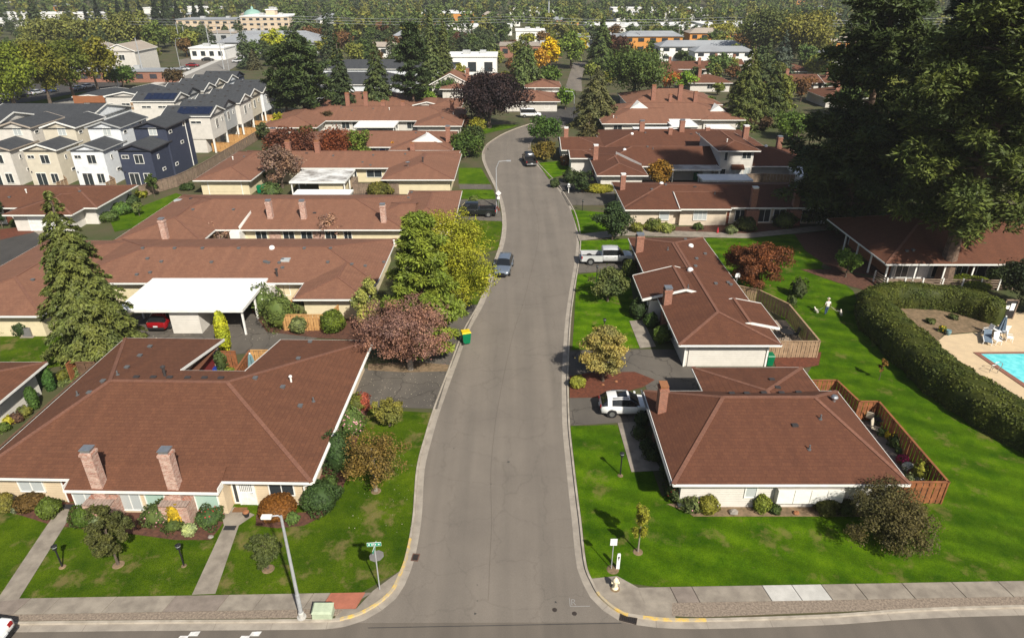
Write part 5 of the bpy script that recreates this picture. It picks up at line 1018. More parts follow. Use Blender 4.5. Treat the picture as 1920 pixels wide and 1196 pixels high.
fence('dark yard fence below the pine row', [(-52, 175), (-20, 186)], 1.8, 'cedar_brown', .8, True); fence('cedar garden fence beyond the side lawn', [(-36.6, 47.3), (-36.2, 52.0)], 1.6, 'cedar_new', .3)
# deck rail of the clubhouse: posts and horizontal rails
t = thing('deck_railing', 'weathered wood deck railing with white posts before the clubhouse', 'railing', (40.2, 65, LOT))
seg = [(39.9, 67.8), (40.2, 65.8), (44.0, 65.75), (48.2, 65.6), (54, 65.4)]
for a, b in zip(seg, seg[1:]):
    for z in (.35, .62, .9, 1.15): ob('rail', MB().bar((a[0] - 40.2, a[1] - 65, z), (b[0] - 40.2, b[1] - 65, z), .05, .13), 'cedar_old', t)
    n = max(1, round(math.dist(a, b) / 1.9))
    for k in range(n): 
        x = a[0] + (b[0] - a[0]) * k / n - 40.2; y = a[1] + (b[1] - a[1]) * k / n - 65; ob('post', MB().box(x - .07, y - .07, 0, x + .07, y + .07, 1.3), 'trim', t)
ob('deck_floor', MB().add([(0.05, .85, .05), (3.8, .8, .05), (8.0, .65, .05), (13.8, .45, .05), (13.8, 3.4, .05), (0.05, 3.4, .05)], [(0, 1, 2, 3, 4, 5)]), 'cedar_old', t)

# ------------------------------------------------------------------ vegetation
LEAFK = 1.4
def nrm(a): return a / np.maximum(1e-9, np.linalg.norm(a, axis=1, keepdims=True))
def quad_mesh(name, V, mat, extra=None):
    """V (n,4,3) leaf diamonds; extra = (verts, faces) appended"""
    n = len(V); co = V.reshape(-1, 3); me = bpy.data.meshes.new(name)
    ev, ef = extra if extra else ([], [])
    nv = 4 * n + len(ev); allco = np.concatenate([co, np.array(ev).reshape(-1, 3)]) if len(ev) else co
    me.vertices.add(nv); me.vertices.foreach_set('co', allco.astype(np.float32).ravel())
    fl = [i + 4 * n for f in ef for i in f]; li = np.concatenate([np.arange(4 * n), np.array(fl, dtype=np.int64)]) if fl else np.arange(4 * n)
    me.loops.add(len(li)); me.loops.foreach_set('vertex_index', li.astype(np.int32))
    st = list(range(0, 4 * n, 4)); p = 4 * n
    for f in ef: st.append(p); p += len(f)
    me.polygons.add(len(st)); me.polygons.foreach_set('loop_start', np.array(st, dtype=np.int32))
    try: me.polygons.foreach_set('loop_total', np.array([4] * n + [len(f) for f in ef], dtype=np.int32))
    except Exception: pass
    me.update(calc_edges=True); me.validate(); me.materials.append(MATS[mat]); return me
def diamonds(Cn, N, S, rng, asp=.6, T=None):
    n = len(Cn); S = np.broadcast_to(np.asarray(S).reshape(-1, 1), (n, 1)) * rng.uniform(.65, 1.3, (n, 1))
    N = nrm(N); T = nrm(np.cross(N, rng.normal(size=(n, 3)))) if T is None else nrm(T - N * np.sum(T * N, 1, keepdims=True)); B = np.cross(N, T)
    bend = N * S * .18
    return np.stack([Cn + T * S - bend, Cn + B * S * asp, Cn - T * S - bend, Cn - B * S * asp], 1)
def sph(rng, n, up=0.0):
    d = rng.normal(size=(n, 3)); d = nrm(d); d[:, 2] += up; return nrm(d)
def gen_dec(rng, R_, H, n, S, zb=None, clumps=None, flat=1.0, rcl=1.0, asp=.62):
    zb = H * .22 if zb is None else zb; hz = (H - zb) / 2; cz = zb + hz; K = clumps or int(16 + R_ * 5)
    d = sph(rng, K, .15); rr = rng.uniform(.5, .86, (K, 1)); rr[: K // 5] *= .5
    cen = d * rr * np.array([R_, R_, hz]); cen[:, :2] *= (1 + .18 * np.sin(3 * np.arctan2(cen[:, 1], cen[:, 0]) + rng.uniform(0, 6)))[:, None]
    low = np.clip((cen[:, 2] / hz + 1) / .5, .55, 1)[:, None]; cen[:, :2] *= low
    rc = R_ * rng.uniform(.20, .40, K) * rcl; k = rng.choice(K, n, p=rc ** 2 / np.sum(rc ** 2)); u = sph(rng, n, .2)
    stray = np.where(rng.uniform(0, 1, n) > .84, rng.uniform(1.0, 1.55, n), 1.0); off = u * (rc[k] * rng.uniform(.12, 1.08, n) ** .55 * stray)[:, None]; off[:, 2] *= .8 * flat
    P = cen[k] + off; N = u * .45 + nrm(P) * .3 + np.array([0, 0, .4]) + rng.normal(size=(n, 3)) * .62
    P = P + np.array([0, 0, cz]); P[:, 2] = np.maximum(P[:, 2], .12)
    return diamonds(P, N, S, rng, asp), cen + np.array([0, 0, cz])
def gen_con(rng, R_, H, n, S, zb=.05, droop=.35, power=.85, asp=.42, rough=.22):
    nb = int(110 + H * 16); t = np.where(rng.uniform(0, 1, nb) < .68, 1 - np.sqrt(rng.uniform(0, 1, nb)), rng.uniform(.3, 1, nb)); t = np.clip(t, 0, .99)
    L = (R_ * (1 - t) ** power * rng.uniform(1 - rough * 1.6, 1 + rough * .6, nb)) + .12; az = rng.uniform(0, 2 * np.pi, nb); z0 = H * (zb + (1 - zb) * t)
    k = rng.choice(nb, n, p=(L ** 1.2) / np.sum(L ** 1.2)); s = rng.uniform(.12, 1, n) ** .62
    out = np.stack([np.cos(az[k]), np.sin(az[k]), np.zeros(n)], 1); lat = np.stack([-out[:, 1], out[:, 0], np.zeros(n)], 1)
    w = rng.normal(size=n) * .17 * L[k] * (1.05 - s * .75); P = out * (L[k] * s)[:, None] + lat * w[:, None]
    P[:, 2] = z0[k] - droop * L[k] * s ** 1.6 + .10 * L[k] - np.abs(w) * .35 + rng.normal(size=n) * .05 * R_ * .4
    N = np.array([0, 0, .75]) + out * .55 + rng.normal(size=(n, 3)) * .42; T = out * .9 + lat * np.sign(w)[:, None] * .6 + np.array([0, 0, -.25]) + rng.normal(size=(n, 3)) * .25
    P[:, 2] = np.maximum(P[:, 2], .1)
    return diamonds(P, N, S, rng, asp, T)
def gen_pine(rng, R_, H, n, S, zb, asp=.3, power=.55, nl=46):
    nl = int(nl * 1.6)
    t = np.sort(rng.uniform(0, 1, nl)); z = zb + (H - zb) * t; az = np.arange(nl) * 2.4 + rng.uniform(-.5, .5, nl); L = R_ * (1 - t ** 2.2 * .82) * rng.uniform(.55, 1.05, nl)
    L *= np.clip((t + .12) / .25, .55, 1)
    cen, rad, dirs = [], [], []
    for i in range(nl):
        o = np.array([math.cos(az[i]), math.sin(az[i]), 0.])
        m = max(3, int(L[i] / (R_ * .13)))
        for j in range(m):
            f = (j + 1) / m; f = .3 + .7 * f
            cen.append(o * L[i] * f + np.array([0, 0, z[i] + L[i] * (.14 * f - .1 * f * f)]) + rng.normal(size=3) * R_ * .055); rad.append(R_ * rng.uniform(.12, .2)); dirs.append(o)
    cen = np.array(cen); rad = np.array(rad); k = rng.choice(len(cen), n, p=rad ** 2 / np.sum(rad ** 2)); u = sph(rng, n, .3)
    off = u * (rad[k] * rng.uniform(.45, 1.1, n))[:, None]; off[:, 2] *= .55; P = cen[k] + off
    N = np.cross(u, rng.normal(size=(n, 3))) * .6 + np.array([0, 0, .7]) + u * .3; T = u + np.array([0, 0, .35])
    return diamonds(P, N, S, rng, asp, T), list(zip(az, z, L))
def gen_ball(rng, rx, ry, rz, n, S, lump=.10, asp=.6, squash=1):
    u = sph(rng, n, .25); a = np.arctan2(u[:, 1], u[:, 0]); ph = rng.uniform(0, 6, 4)
    f = 1 + lump * (np.sin(3 * a + ph[0] + 2 * u[:, 2]) + np.sin(5 * a + 4 * u[:, 2] + ph[1]) * .6 + np.sin(7 * u[:, 2] + ph[2]) * .5)
    P = u * f[:, None] * rng.uniform(.9, 1.03, (n, 1)) * np.array([rx, ry, rz]); P[:, 2] = np.maximum(P[:, 2] + rz * .82, .02)
    N = u / np.array([rx, ry, rz]); N = nrm(N) + rng.normal(size=(n, 3)) * .38 + np.array([0, 0, .15]); return diamonds(P, N, S, rng, asp)
def core(rx, ry, rz, k=.86):
    m = MB(); prof = [(.05, -.98), (.5, -.85), (.85, -.45), (1, 0), (.86, .5), (.5, .86), (.05, 1.0)]
    o = []
    m.lathe([(r, z) for r, z in prof], 10); return [(x * rx * k, y * ry * k, max(.01, z * rz * k + rz * .82)) for x, y, z in m.v], m.f
def trunk_mb(rng, H, r0, limbs=(), lean=0.0, top=.75):
    m = MB(); pts = [(0, 0, -.15)]; rad = [r0 * 1.35]
    for i in range(1, 6):
        f = i / 5; pts.append((lean * f * H * .1 + rng.normal() * r0 * .25, rng.normal() * r0 * .25, H * top * f)); rad.append(r0 * (1 - .72 * f) if i > 0 else r0)
    m.tube(pts, rad, 8)
    for c in limbs:
        c = np.array(c); zs = max(.15 * H, min(c[2] - .45 * math.hypot(c[0], c[1]), H * top * .9)); s0 = np.array([0, 0, zs]); mid = s0 * .45 + c * .55 + np.array([0, 0, .06 * H])
        m.tube([s0, mid, c], [r0 * .42, r0 * .26, r0 * .09], 5, cap=False)
    return m
SEED = [100]
LEAFN = [0]
def tree(kind, bx, by, ty, hw, col, label, name='tree', n=None, S=None, group=None, cat='tree', world=None, H=None, R_=None, trunk='bark', cover=1.0, zb=None, spx=2.2, clumps=None, droop=.35, power=.85, flat=1.0, r0=None, limbs=5, rcl=1.0):
    SEED[0] += 1; rng = np.random.default_rng(SEED[0])
    if world: X, Y = world
    else: X, Y = G(bx, by)
    if not world and R_ is None and zb is not None and zb <= .3: Y += .55 * hw * depth(X, Y, 1) / FPX
    if H is None: H = max(.5, zat(X, Y, ty) - LOT)
    dp = depth(X, Y, H / 2)
    if R_ is None: R_ = hw * dp / FPX
    S = S or max(.05, spx * dp / FPX)
    t = thing(name, label, cat, (X, Y, LOT), rng.uniform(0, 6.28), group)
    if kind == 'dec':
        zb_ = H * .22 if zb is None else zb; area = 4 * math.pi * R_ * (R_ + (H - zb_)) / 2 * 1.1; nn = n or int(min(26000, cover * 1.25 * area / (1.24 * S * S)))
        V, cen = gen_dec(rng, R_, H, nn, S, zb_, clumps, flat, rcl); tm = trunk_mb(rng, H, r0 or max(.05, R_ * .055), cen[:limbs * 2:2])
        cr = link('crown', quad_mesh('crown', V, 'leaf'), t)
    elif kind == 'con':
        area = math.pi * R_ * H * 2.2; S *= 1.12; nn = n or int(min(52000, cover * 2.0 * area / (.84 * S * S))); V = gen_con(rng, R_, H, nn, S, .06 if zb is None else zb / H, droop, power)
        tm = trunk_mb(rng, H, r0 or max(.07, R_ * .08), (), 0, .97); cr = link('crown', quad_mesh('crown', V, 'needle'), t)
    elif kind == 'pine':
        zb_ = H * .2 if zb is None else zb; area = math.pi * R_ * (H - zb_) * 2.0 * 1.6; S *= 1.95; nn = n or int(min(68000, cover * 3.0 * area / (.6 * S * S))); V, lb = gen_pine(rng, R_, H, nn, S, zb_, nl=clumps or 46, power=power)
        tm = trunk_mb(rng, H, r0 or max(.1, R_ * .07), (), 0, .96)
        for (az, z, L) in lb[::2]: tm.tube([(0, 0, z - .1), (math.cos(az) * L * .5, math.sin(az) * L * .5, z + L * .03), (math.cos(az) * L * .9, math.sin(az) * L * .9, z + L * .04)], [R_ * .018, R_ * .012, .02], 5, cap=False)
        cr = link('crown', quad_mesh('crown', V, 'needle'), t); trunk = 'bark_pine'
    LEAFN[0] += nn
    cr.color = (col[0] * LEAFK, col[1] * LEAFK, col[2] * LEAFK, 1); ob('trunk', tm, trunk, t); return t
def shrub(bx, by, ty, hw, col, label, name='shrub', world=None, H=None, R_=None, S=None, lump=.10, cover=1.0, flowers=None, group=None, ry=None, cat='shrub', spx=2.4, z=LOT, asp=.6):
    SEED[0] += 1; rng = np.random.default_rng(SEED[0]); X, Y = world if world else G(bx, by)
    dp = depth(X, Y, .6); wpx = R_ is None; R_ = R_ or .93 * hw * dp / FPX
    if wpx: Y += R_ * .75
    if H is None: H = max(.3, zat(X, Y, ty) - LOT)
    S = S or max(.04, spx * dp / FPX); rz = H / 1.82; ry = ry or R_; nn = int(min(9000, cover * 1.5 * 4 * math.pi * R_ * max(rz, R_) / (1.2 * S * S)))
    V = gen_ball(rng, R_, ry, rz, nn, S, lump, asp); LEAFN[0] += nn
    t = thing(name, label, cat, (X, Y, z), rng.uniform(0, .6), group); f = link('foliage', quad_mesh('foliage', V, 'leaf', core(R_, ry, rz)), t); f.color = (col[0] * LEAFK, col[1] * LEAFK, col[2] * LEAFK, 1)
    if flowers:
        m, cnt, fs = flowers; u = sph(rng, cnt, .5); P = u * np.array([R_, ry, rz]) * rng.uniform(.98, 1.08, (cnt, 1)); P[:, 2] = np.maximum(P[:, 2] + rz * .82, .1)
        Vf = np.concatenate([diamonds(P, u + rng.normal(size=(cnt, 3)) * .3, fs, rng, .9) for _ in range(2)]); link('flowers', quad_mesh('flowers', Vf, m), t)['kind'] = 'stuff'
    return t
GRN = (.060, .095, .022); DKG = (.028, .050, .016); OLV = (.085, .085, .026); YGR = (.17, .17, .028); PINE = (.040, .058, .020); CON = (.085, .098, .028)
# --- left foreground garden
shrub(48, 962, 928, 28, (.095, .055, .018), 'bronze green clipped shrub below the two pane window'); shrub(86, 976, 937, 23, (.058, .085, .016), 'green clipped ball shrub beside the brown door walk'); shrub(152, 994, 950, 26, (.052, .085, .014), 'large green clipped ball on the other side of the brown door walk')
shrub(8, 965, 925, 16, (.14, .12, .03), 'yellow green shrub at the house corner'); shrub(30, 962, 945, 12, (.14, .15, .10), 'grey leaved low shrub below the window', lump=.16); shrub(180, 996, 972, 14, (.16, .19, .11), 'pale grey green low plant beside the clipped ball', lump=.2)
tree('dec', 222, 1058, 945, 44, (.065, .068, .022), 'small olive leaved tree standing on the dry lawn patch', spx=2.3, cover=1.2, r0=.07, zb=.5, clumps=60, rcl=.62); shrub(195, 975, 935, 22, (.075, .075, .03), 'loose brown green shrub against the first chimney', lump=.25, cover=.7)
shrub(290, 990, 948, 28, (.060, .085, .03), 'rose bush with pink blooms between the chimneys', 'rose_bush', flowers=('fl_pink', 40, .045), lump=.22); shrub(388, 994, 955, 26, (.055, .085, .025), 'rose bush with deep pink blooms beside the second chimney', 'rose_bush', flowers=('fl_red', 30, .045), lump=.22)
shrub(352, 1008, 984, 15, (.24, .27, .14), 'pale variegated ball plant on the mulch', lump=.06); shrub(0, 0, 0, 0, (.36, .25, .02), 'yellow climber on the second chimney base', lump=.2, ry=.22, world=(-20.5, 30.8), H=1.5, R_=.36); shrub(322, 1000, 975, 18, (.05, .07, .02), 'low dark green plant on the mulch', lump=.25)
shrub(515, 982, 935, 38, (.115, .048, .012), 'rust coloured mounded shrub below the bedroom window', lump=.05, ry=1.15); shrub(548, 986, 962, 13, (.07, .11, .03), 'small green shrub beside the rust mound'); shrub(597, 968, 908, 38, (.036, .06, .018), 'dark glossy shrub at the house corner', lump=.16); shrub(618, 925, 895, 16, (.05, .08, .02), 'low green shrub behind the glossy corner shrub', lump=.2)
shrub(634, 893, 812, 32, (.035, .062, .020), 'tall dark rhododendron against the side wall', lump=.18); shrub(659, 822, 766, 25, (.075, .11, .03), 'rhododendron with pale pink flower heads', flowers=('fl_pink', 120, .055), lump=.14); shrub(668, 776, 742, 19, (.10, .11, .025), 'yellow green shrub at the end of the side bed', lump=.2); shrub(682, 772, 738, 13, (.22, .055, .04), 'red tipped shrub at the end of the side bed', lump=.2)
tree('dec', 728, 808, 748, 32, (.15, .14, .035), 'rounded yellow green little tree beside the driveway', zb=.3, cover=1.1, r0=.1, clumps=60, rcl=.65, spx=2.0); tree('dec', 705, 920, 812, 66, (.135, .09, .028), 'sparse half bare tree with brown leaves on the side lawn', spx=2.0, cover=.30, clumps=70, rcl=.7, zb=.6, trunk='bark_pale', limbs=12, r0=.12); tree('dec', 503, 1066, 1000, 34, (.062, .075, .024), 'small round tree beside the street lamp', zb=.4, spx=2.0, cover=1.1, clumps=60, rcl=.65)
# --- right foreground garden
shrub(1331, 968, 930, 20, (.14, .14, .025), 'yellow green shrub below the white blind wall'); shrub(1430, 965, 930, 18, (.12, .14, .022), 'yellow green shrub below the small window'); shrub(1455, 966, 948, 13, (.04, .06, .015), 'dark low shrub beside the small window shrub'); shrub(1553, 970, 934, 24, (.075, .075, .018), 'olive mound shrub below the shuttered bay'); shrub(1590, 970, 940, 20, (.05, .06, .016), 'dark mound shrub below the shuttered bay')
shrub(1272, 945, 905, 24, (.045, .06, .022), 'dark rose bush with red blooms at the house corner', 'rose_bush', flowers=('fl_red', 26, .045), lump=.25); shrub(1298, 966, 935, 17, (.09, .11, .04), 'pale rose bush at the house corner', 'rose_bush', flowers=('fl_pink', 16, .045), lump=.22); shrub(1252, 900, 870, 16, (.03, .04, .015), 'dark shrub in the shade of the eave', lump=.2)
tree('dec', 1683, 1052, 925, 84, (.075, .064, .026), 'dense round bronze leaved tree on the corner lawn', zb=.15, spx=1.9, cover=2.2, limbs=3, clumps=90, rcl=.7); tree('dec', 1196, 1034, 938, 17, (.17, .17, .022), 'slender yellow green sapling beside the hydrant lawn', zb=.75, spx=2.0, cover=1.0, flat=1.6, r0=.05, trunk='bark_pale')
for (q, w, lab) in (((1205, 800), 15, 'dark shrub below the red chimney'), ((1200, 826), 15, 'dark shrub beside the corner house walk'), ((1213, 850), 14, 'low dark red shrub beside the corner house door'), ((1225, 868), 16, 'dark clipped shrub at the end of the corner house walk')): shrub(q[0], q[1], q[1] - 26, w, (.035, .048, .016), lab, lump=.18)
# --- middle right
tree('dec', 1130, 714, 610, 50, (.27, .215, .075), 'golden cream tree on the red mulch island', zb=.4, spx=1.9, cover=1.1, clumps=70, rcl=.75, flat=.7); shrub(1084, 730, 706, 16, (.19, .19, .03), 'small yellow shrub on the red mulch island'); tree('dec', 1142, 574, 505, 40, (.095, .11, .04), 'pale flowering round tree on the pickup lawn', zb=.3, cover=1.0); shrub(1242, 646, 612, 18, (.075, .11, .018), 'clipped ball shrub beside the short walk'); shrub(1222, 616, 588, 15, (.04, .07, .016), 'dark ball shrub behind the clipped ball'); shrub(1197, 600, 560, 18, (.028, .045, .014), 'dark hedge shrub below the projecting roof', lump=.14); shrub(1182, 520, 488, 15, (.05, .065, .016), 'small shrub beside the silver pickup')
tree('dec', 1148, 450, 380, 34, (.036, .058, .022), 'dense round dark green tree on the kerbside lawn', zb=.5, cover=1.2, clumps=40); tree('dec', 1412, 548, 447, 62, (.115, .040, .018), 'red leaved maple behind the long house', zb=.5, spx=1.9, clumps=80, rcl=.75, flat=.65); tree('dec', 1585, 520, 463, 27, (.085, .14, .022), 'fresh green young tree beside the clubhouse', zb=.4); tree('dec', 1648, 712, 672, 8, (.16, .085, .02), 'thin orange sapling on the park lawn', zb=.5, cover=.5, r0=.03, H=2.1)
for (q, w, c, lab) in (((1195, 437), 14, (.13, .13, .025), 'yellow green shrub left of the blank window'), ((1228, 436), 18, (.11, .12, .025), 'wide yellow green shrub below the blank window'), ((1252, 438), 14, (.16, .18, .05), 'pale green shrub at the step in the front wall'), ((1402, 436), 20, (.045, .055, .018), 'dark round shrub between the two front chimneys'), ((1475, 430), 22, (.06, .075, .02), 'green shrub beside the white front door'), ((1372, 440), 12, (.11, .13, .06), 'silvery shrub beside the brown front door'), ((1310, 432), 10, (.05, .07, .02), 'small low shrub left of the brown door')): shrub(q[0], q[1], q[1] - w * 1.35, w, c, lab, lump=.15)
tree('dec', 1092, 364, 315, 22, (.034, .05, .018), 'dark narrow tree beside the dark driveway', zb=.2); tree('dec', 0, 0, 0, 0, (.20, .105, .018), 'orange tinted tree in the carport court', zb=.5, world=(23.6, 105.6), H=4.6, R_=2.4); tree('con', 1103, 280, 212, 28, (.062, .055, .022), 'brown green feathery conifer above the garage roof', zb=.2, droop=.1); tree('dec', 1022, 270, 222, 32, (.045, .085, .016), 'round bright green street tree beside the bend', zb=1.2); tree('dec', 1022, 303, 268, 26, (.115, .085, .02), 'low autumn tree beside the parked black pickup', zb=.3); shrub(1125, 366, 346, 30, (.17, .16, .02), 'yellow green clipped hedge below the cream garage', 'hedge', ry=1.0); shrub(1040, 352, 335, 10, (.04, .055, .02), 'small shrub at the driveway corner'); shrub(1070, 345, 318, 14, (.035, .05, .018), 'dark shrub beside the narrow tree', lump=.2); tree('dec', 1443, 312, 280, 18, (.085, .062, .025), 'bronze round tree beside the fence of the two storey house', zb=.6); shrub(1412, 314, 298, 12, (.06, .10, .02), 'green shrub beside the white two storey wall'); shrub(1062, 312, 290, 12, (.12, .05, .02), 'rusty shrub beside the brick entry')
tree('dec', 1485, 262, 215, 42, (.075, .115, .022), 'yellow green garden tree left of the giant conifer', zb=.8); tree('dec', 1425, 245, 220, 22, (.085, .05, .03), 'brownish shrub tree behind the two storey house', zb=.5); shrub(1218, 226, 208, 12, (.17, .16, .03), 'yellow shrub before the sunlit row house'); tree('dec', 1345, 235, 214, 14, (.10, .09, .04), 'thin garden tree before the sunlit row house', cover=.6)
# --- middle left
tree('con', 190, 672, 356, 96, CON, 'tall broad spruce towering over the back lawn', 'spruce_tree', zb=.9, spx=3.3, cover=1.6, droop=.42, power=.78, r0=.34); shrub(424, 658, 583, 14, (.30, .30, .02), 'slim yellow arborvitae column beside the carport', 'arborvitae', R_=.62, lump=.05, cat='tree')
tree('pine', 800, 662, 408, 80, (.125, .155, .024), 'leaning green pine beside the street verge', 'pine_tree', zb=.8, spx=2.6, cover=1.5, clumps=60); tree('dec', 852, 600, 384, 92, (.22, .22, .022), 'broad tree turning yellow above the verge', zb=.8, spx=1.9, n=34000, clumps=110, rcl=.75); tree('dec', 770, 692, 543, 94, (.215, .112, .098), 'wide pinkish purple maple beside the wheelie bin', 'maple_tree', zb=.8, spx=1.7, n=34000, flat=.5, clumps=130, rcl=.72, trunk='bark_pale', limbs=10); tree('dec', 692, 628, 522, 29, (.25, .25, .075), 'pale weeping tree beside the purple maple', zb=.3, cover=1.2, flat=1.5)
shrub(622, 628, 583, 25, (.075, .10, .014), 'clipped green ball shrub beside the golden fence', lump=.04); shrub(522, 622, 552, 30, (.085, .11, .03), 'loose leggy shrub beside the cracked court', lump=.28, cover=.8); shrub(558, 628, 595, 18, (.12, .14, .06), 'silvery shrub beside the golden fence', lump=.12); shrub(490, 592, 540, 22, (.07, .095, .03), 'flowering shrub below the carport edge', lump=.25, flowers=('fl_white', 30, .07)); shrub(465, 580, 552, 14, (.05, .08, .02), 'green shrub at the carport post'); shrub(560, 600, 565, 18, (.09, .09, .04), 'brown green shrub behind the silvery one', lump=.25); shrub(585, 575, 540, 14, (.09, .12, .03), 'garden shrub behind the golden fence'); shrub(600, 583, 566, 12, (.13, .16, .05), 'spiky light plant behind the golden fence', lump=.3)
shrub(15, 628, 597, 22, (.085, .11, .022), 'yellow green shrub before the far wall of the left wing', lump=.14); shrub(38, 632, 600, 18, (.035, .055, .018), 'dark shrub beside the air conditioner'); shrub(170, 690, 668, 14, (.06, .09, .02), 'low shrub at the foot of the spruce', lump=.2)
for (q, h_, c, lab) in (((92, 735), 48, (.04, .085, .02), 'slim green cypress beside the side fence'), ((62, 770), 45, (.045, .085, .02), 'slim cypress below the neighbour eave'), ((136, 700), 35, (.06, .1, .02), 'green conical shrub behind the side fence')): shrub(q[0], q[1], q[1] - h_, 11, c, lab, 'cypress', lump=.04, cat='tree')
for (q, w, c, lab) in (((42, 785), 13, (.12, .12, .03), 'yellow shrub in the side bed'), ((12, 800), 11, (.30, .26, .03), 'golden dwarf conifer in the side bed'), ((28, 795), 12, (.09, .05, .04), 'dark red shrub in the side bed'), ((5, 812), 11, (.06, .09, .02), 'green shrub in the side bed'), ((115, 715), 11, (.11, .11, .02), 'olive shrub between the two cypresses')): shrub(q[0], q[1], q[1] - w * 1.7, w, c, lab, lump=.15)
tree('dec', 622, 456, 404, 36, (.22, .13, .11), 'half bare pink cherry before the brick panels', zb=.6, cover=.42, limbs=10, trunk='bark_pale'); tree('dec', 414, 466, 416, 36, (.22, .13, .11), 'low bare pink cherry beside the leaning white rake', zb=.3, cover=.42, limbs=10); tree('dec', 530, 352, 272, 38, (.17, .105, .09), 'faded pink cherry beside the stained carport', zb=.6, cover=.6, limbs=10); tree('dec', 482, 345, 318, 17, (.06, .12, .02), 'bright green little tree beside the yellow garage', zb=.3); shrub(505, 372, 345, 17, (.075, .11, .04), 'loose green shrub beside the green bins', lump=.25)
shrub(712, 370, 342, 25, (.105, .095, .022), 'autumn tinted mound shrub beside the grey fence', lump=.12); shrub(545, 440 + 14, 432, 10, (.08, .13, .02), 'bright green shrub below the brick panel'); shrub(510, 452, 434, 16, (.05, .075, .02), 'green shrub below the front windows', lump=.2); shrub(745, 340, 318, 10, (.05, .08, .02), 'shrub below the window of the yellow house'); shrub(775, 345, 328, 12, (.06, .07, .025), 'garden shrub beside the grey fence end', lump=.2); shrub(725, 405, 390, 10, (.045, .07, .018), 'shrub below the blind window')
tree('dec', 545, 308, 238, 48, (.095, .032, .02), 'dark red maple left of the long row house ridge', zb=.4); tree('dec', 630, 308, 246, 46, (.125, .034, .015), 'bright red maple behind the row house ridge', zb=.4); tree('dec', 668, 305, 242, 28, (.10, .13, .022), 'yellow green tree behind the bright red maple', zb=.8); tree('dec', 741, 296, 264, 17, (.30, .13, .012), 'small orange maple beside the blue door', zb=.4); tree('dec', 615, 244, 204, 14, (.065, .045, .022), 'narrow brown conical tree beside the window', zb=.2, flat=1.6); tree('dec', 492, 265, 230, 15, (.05, .06, .025), 'dark garden tree beside the yard fences', zb=.3); tree('dec', 520, 252, 210, 14, (.28, .26, .02), 'yellow little tree beside the yard fences', zb=.3); tree('dec', 580, 262, 236, 22, (.075, .075, .02), 'olive tree behind the dark red maple', zb=.5)
tree('dec', 872, 300, 248, 34, (.055, .085, .018), 'green bushy tree at the lawn edge', zb=.2); tree('dec', 888, 280, 228, 22, (.040, .058, .018), 'dark conical tree at the street bend', zb=.2, flat=1.4); tree('dec', 897, 250, 222, 20, (.20, .19, .025), 'yellow green tree beside the street bend', zb=.4); tree('dec', 918, 240, 138, 64, (.022, .0125, .015), 'huge black purple plum tree beside the street bend', 'plum_tree', zb=1.8, cover=1.5, clumps=60); tree('dec', 868, 246, 214, 16, (.11, .05, .035), 'reddish shrub tree left of the plum', zb=.3); tree('dec', 790, 205, 166, 22, (.12, .19, .025), 'bright lime green tree below the firs', zb=.3); tree('dec', 805, 200, 170, 14, (.12, .18, .03), 'second lime green tree below the firs', zb=.3); shrub(784, 244, 229, 14, (.05, .085, .015), 'clipped hedge beside the white carport', 'hedge'); tree('dec', 712, 244, 226, 14, (.14, .085, .03), 'autumn shrub beside the white carport', zb=.2); shrub(820, 385, 360, 8, (.1, .1, .03), 'small shrub hidden above the yellowing tree'); tree('dec', 888, 388, 368, 9, (.10, .13, .03), 'tiny street tree on the lawn beside the driveway', zb=.4, H=1.8); tree('dec', 290, 370, 325, 12, (.06, .085, .02), 'slender young tree on the sunny strip lawn', zb=1.0, r0=.05); tree('dec', 262, 405, 378, 10, (.10, .13, .04), 'small pale tree on the sunny strip lawn', zb=.5); 
for (q, w, c, lab) in (((222, 405), 20, (.075, .125, .03), 'row shrub along the brown garage house'), ((238, 388), 18, (.035, .055, .02), 'dark shrub at the corner of the brown garage house'), ((262, 372), 12, (.17, .17, .02), 'yellow shrub on the strip lawn'), ((200, 418), 17, (.06, .09, .025), 'green shrub beside the garage house wall'), ((65, 428), 13, (.05, .085, .02), 'clipped green ball beside the garage walk'), ((28, 425), 12, (.05, .075, .02), 'clipped shrub beside the brown door of the garage house')): shrub(q[0], q[1], q[1] - w * 1.2, w, c, lab, lump=.12)
tree('dec', 0, 430, 378, 14, DKG, 'dark tree at the edge of the garage house', zb=.3); shrub(348, 358, 345, 14, (.03, .05, .015), 'low dark hedge beside the yellow garage', 'hedge')
# --- courtyard plants of the double house
for (q, w, h_, c, lab) in (((415, 700), 11, 40, (.05, .07, .022), 'dark bushy plant in the red walled courtyard'), ((428, 706), 14, 14, (.16, .19, .03), 'lime ground plant in the courtyard'), ((405, 708), 12, 12, (.09, .13, .03), 'leafy courtyard plant beside the blue pot'), ((476, 690), 9, 22, (.09, .15, .03), 'green plant beside the closed umbrella')): shrub(q[0], q[1], q[1] - h_, w, c, lab, lump=.25)
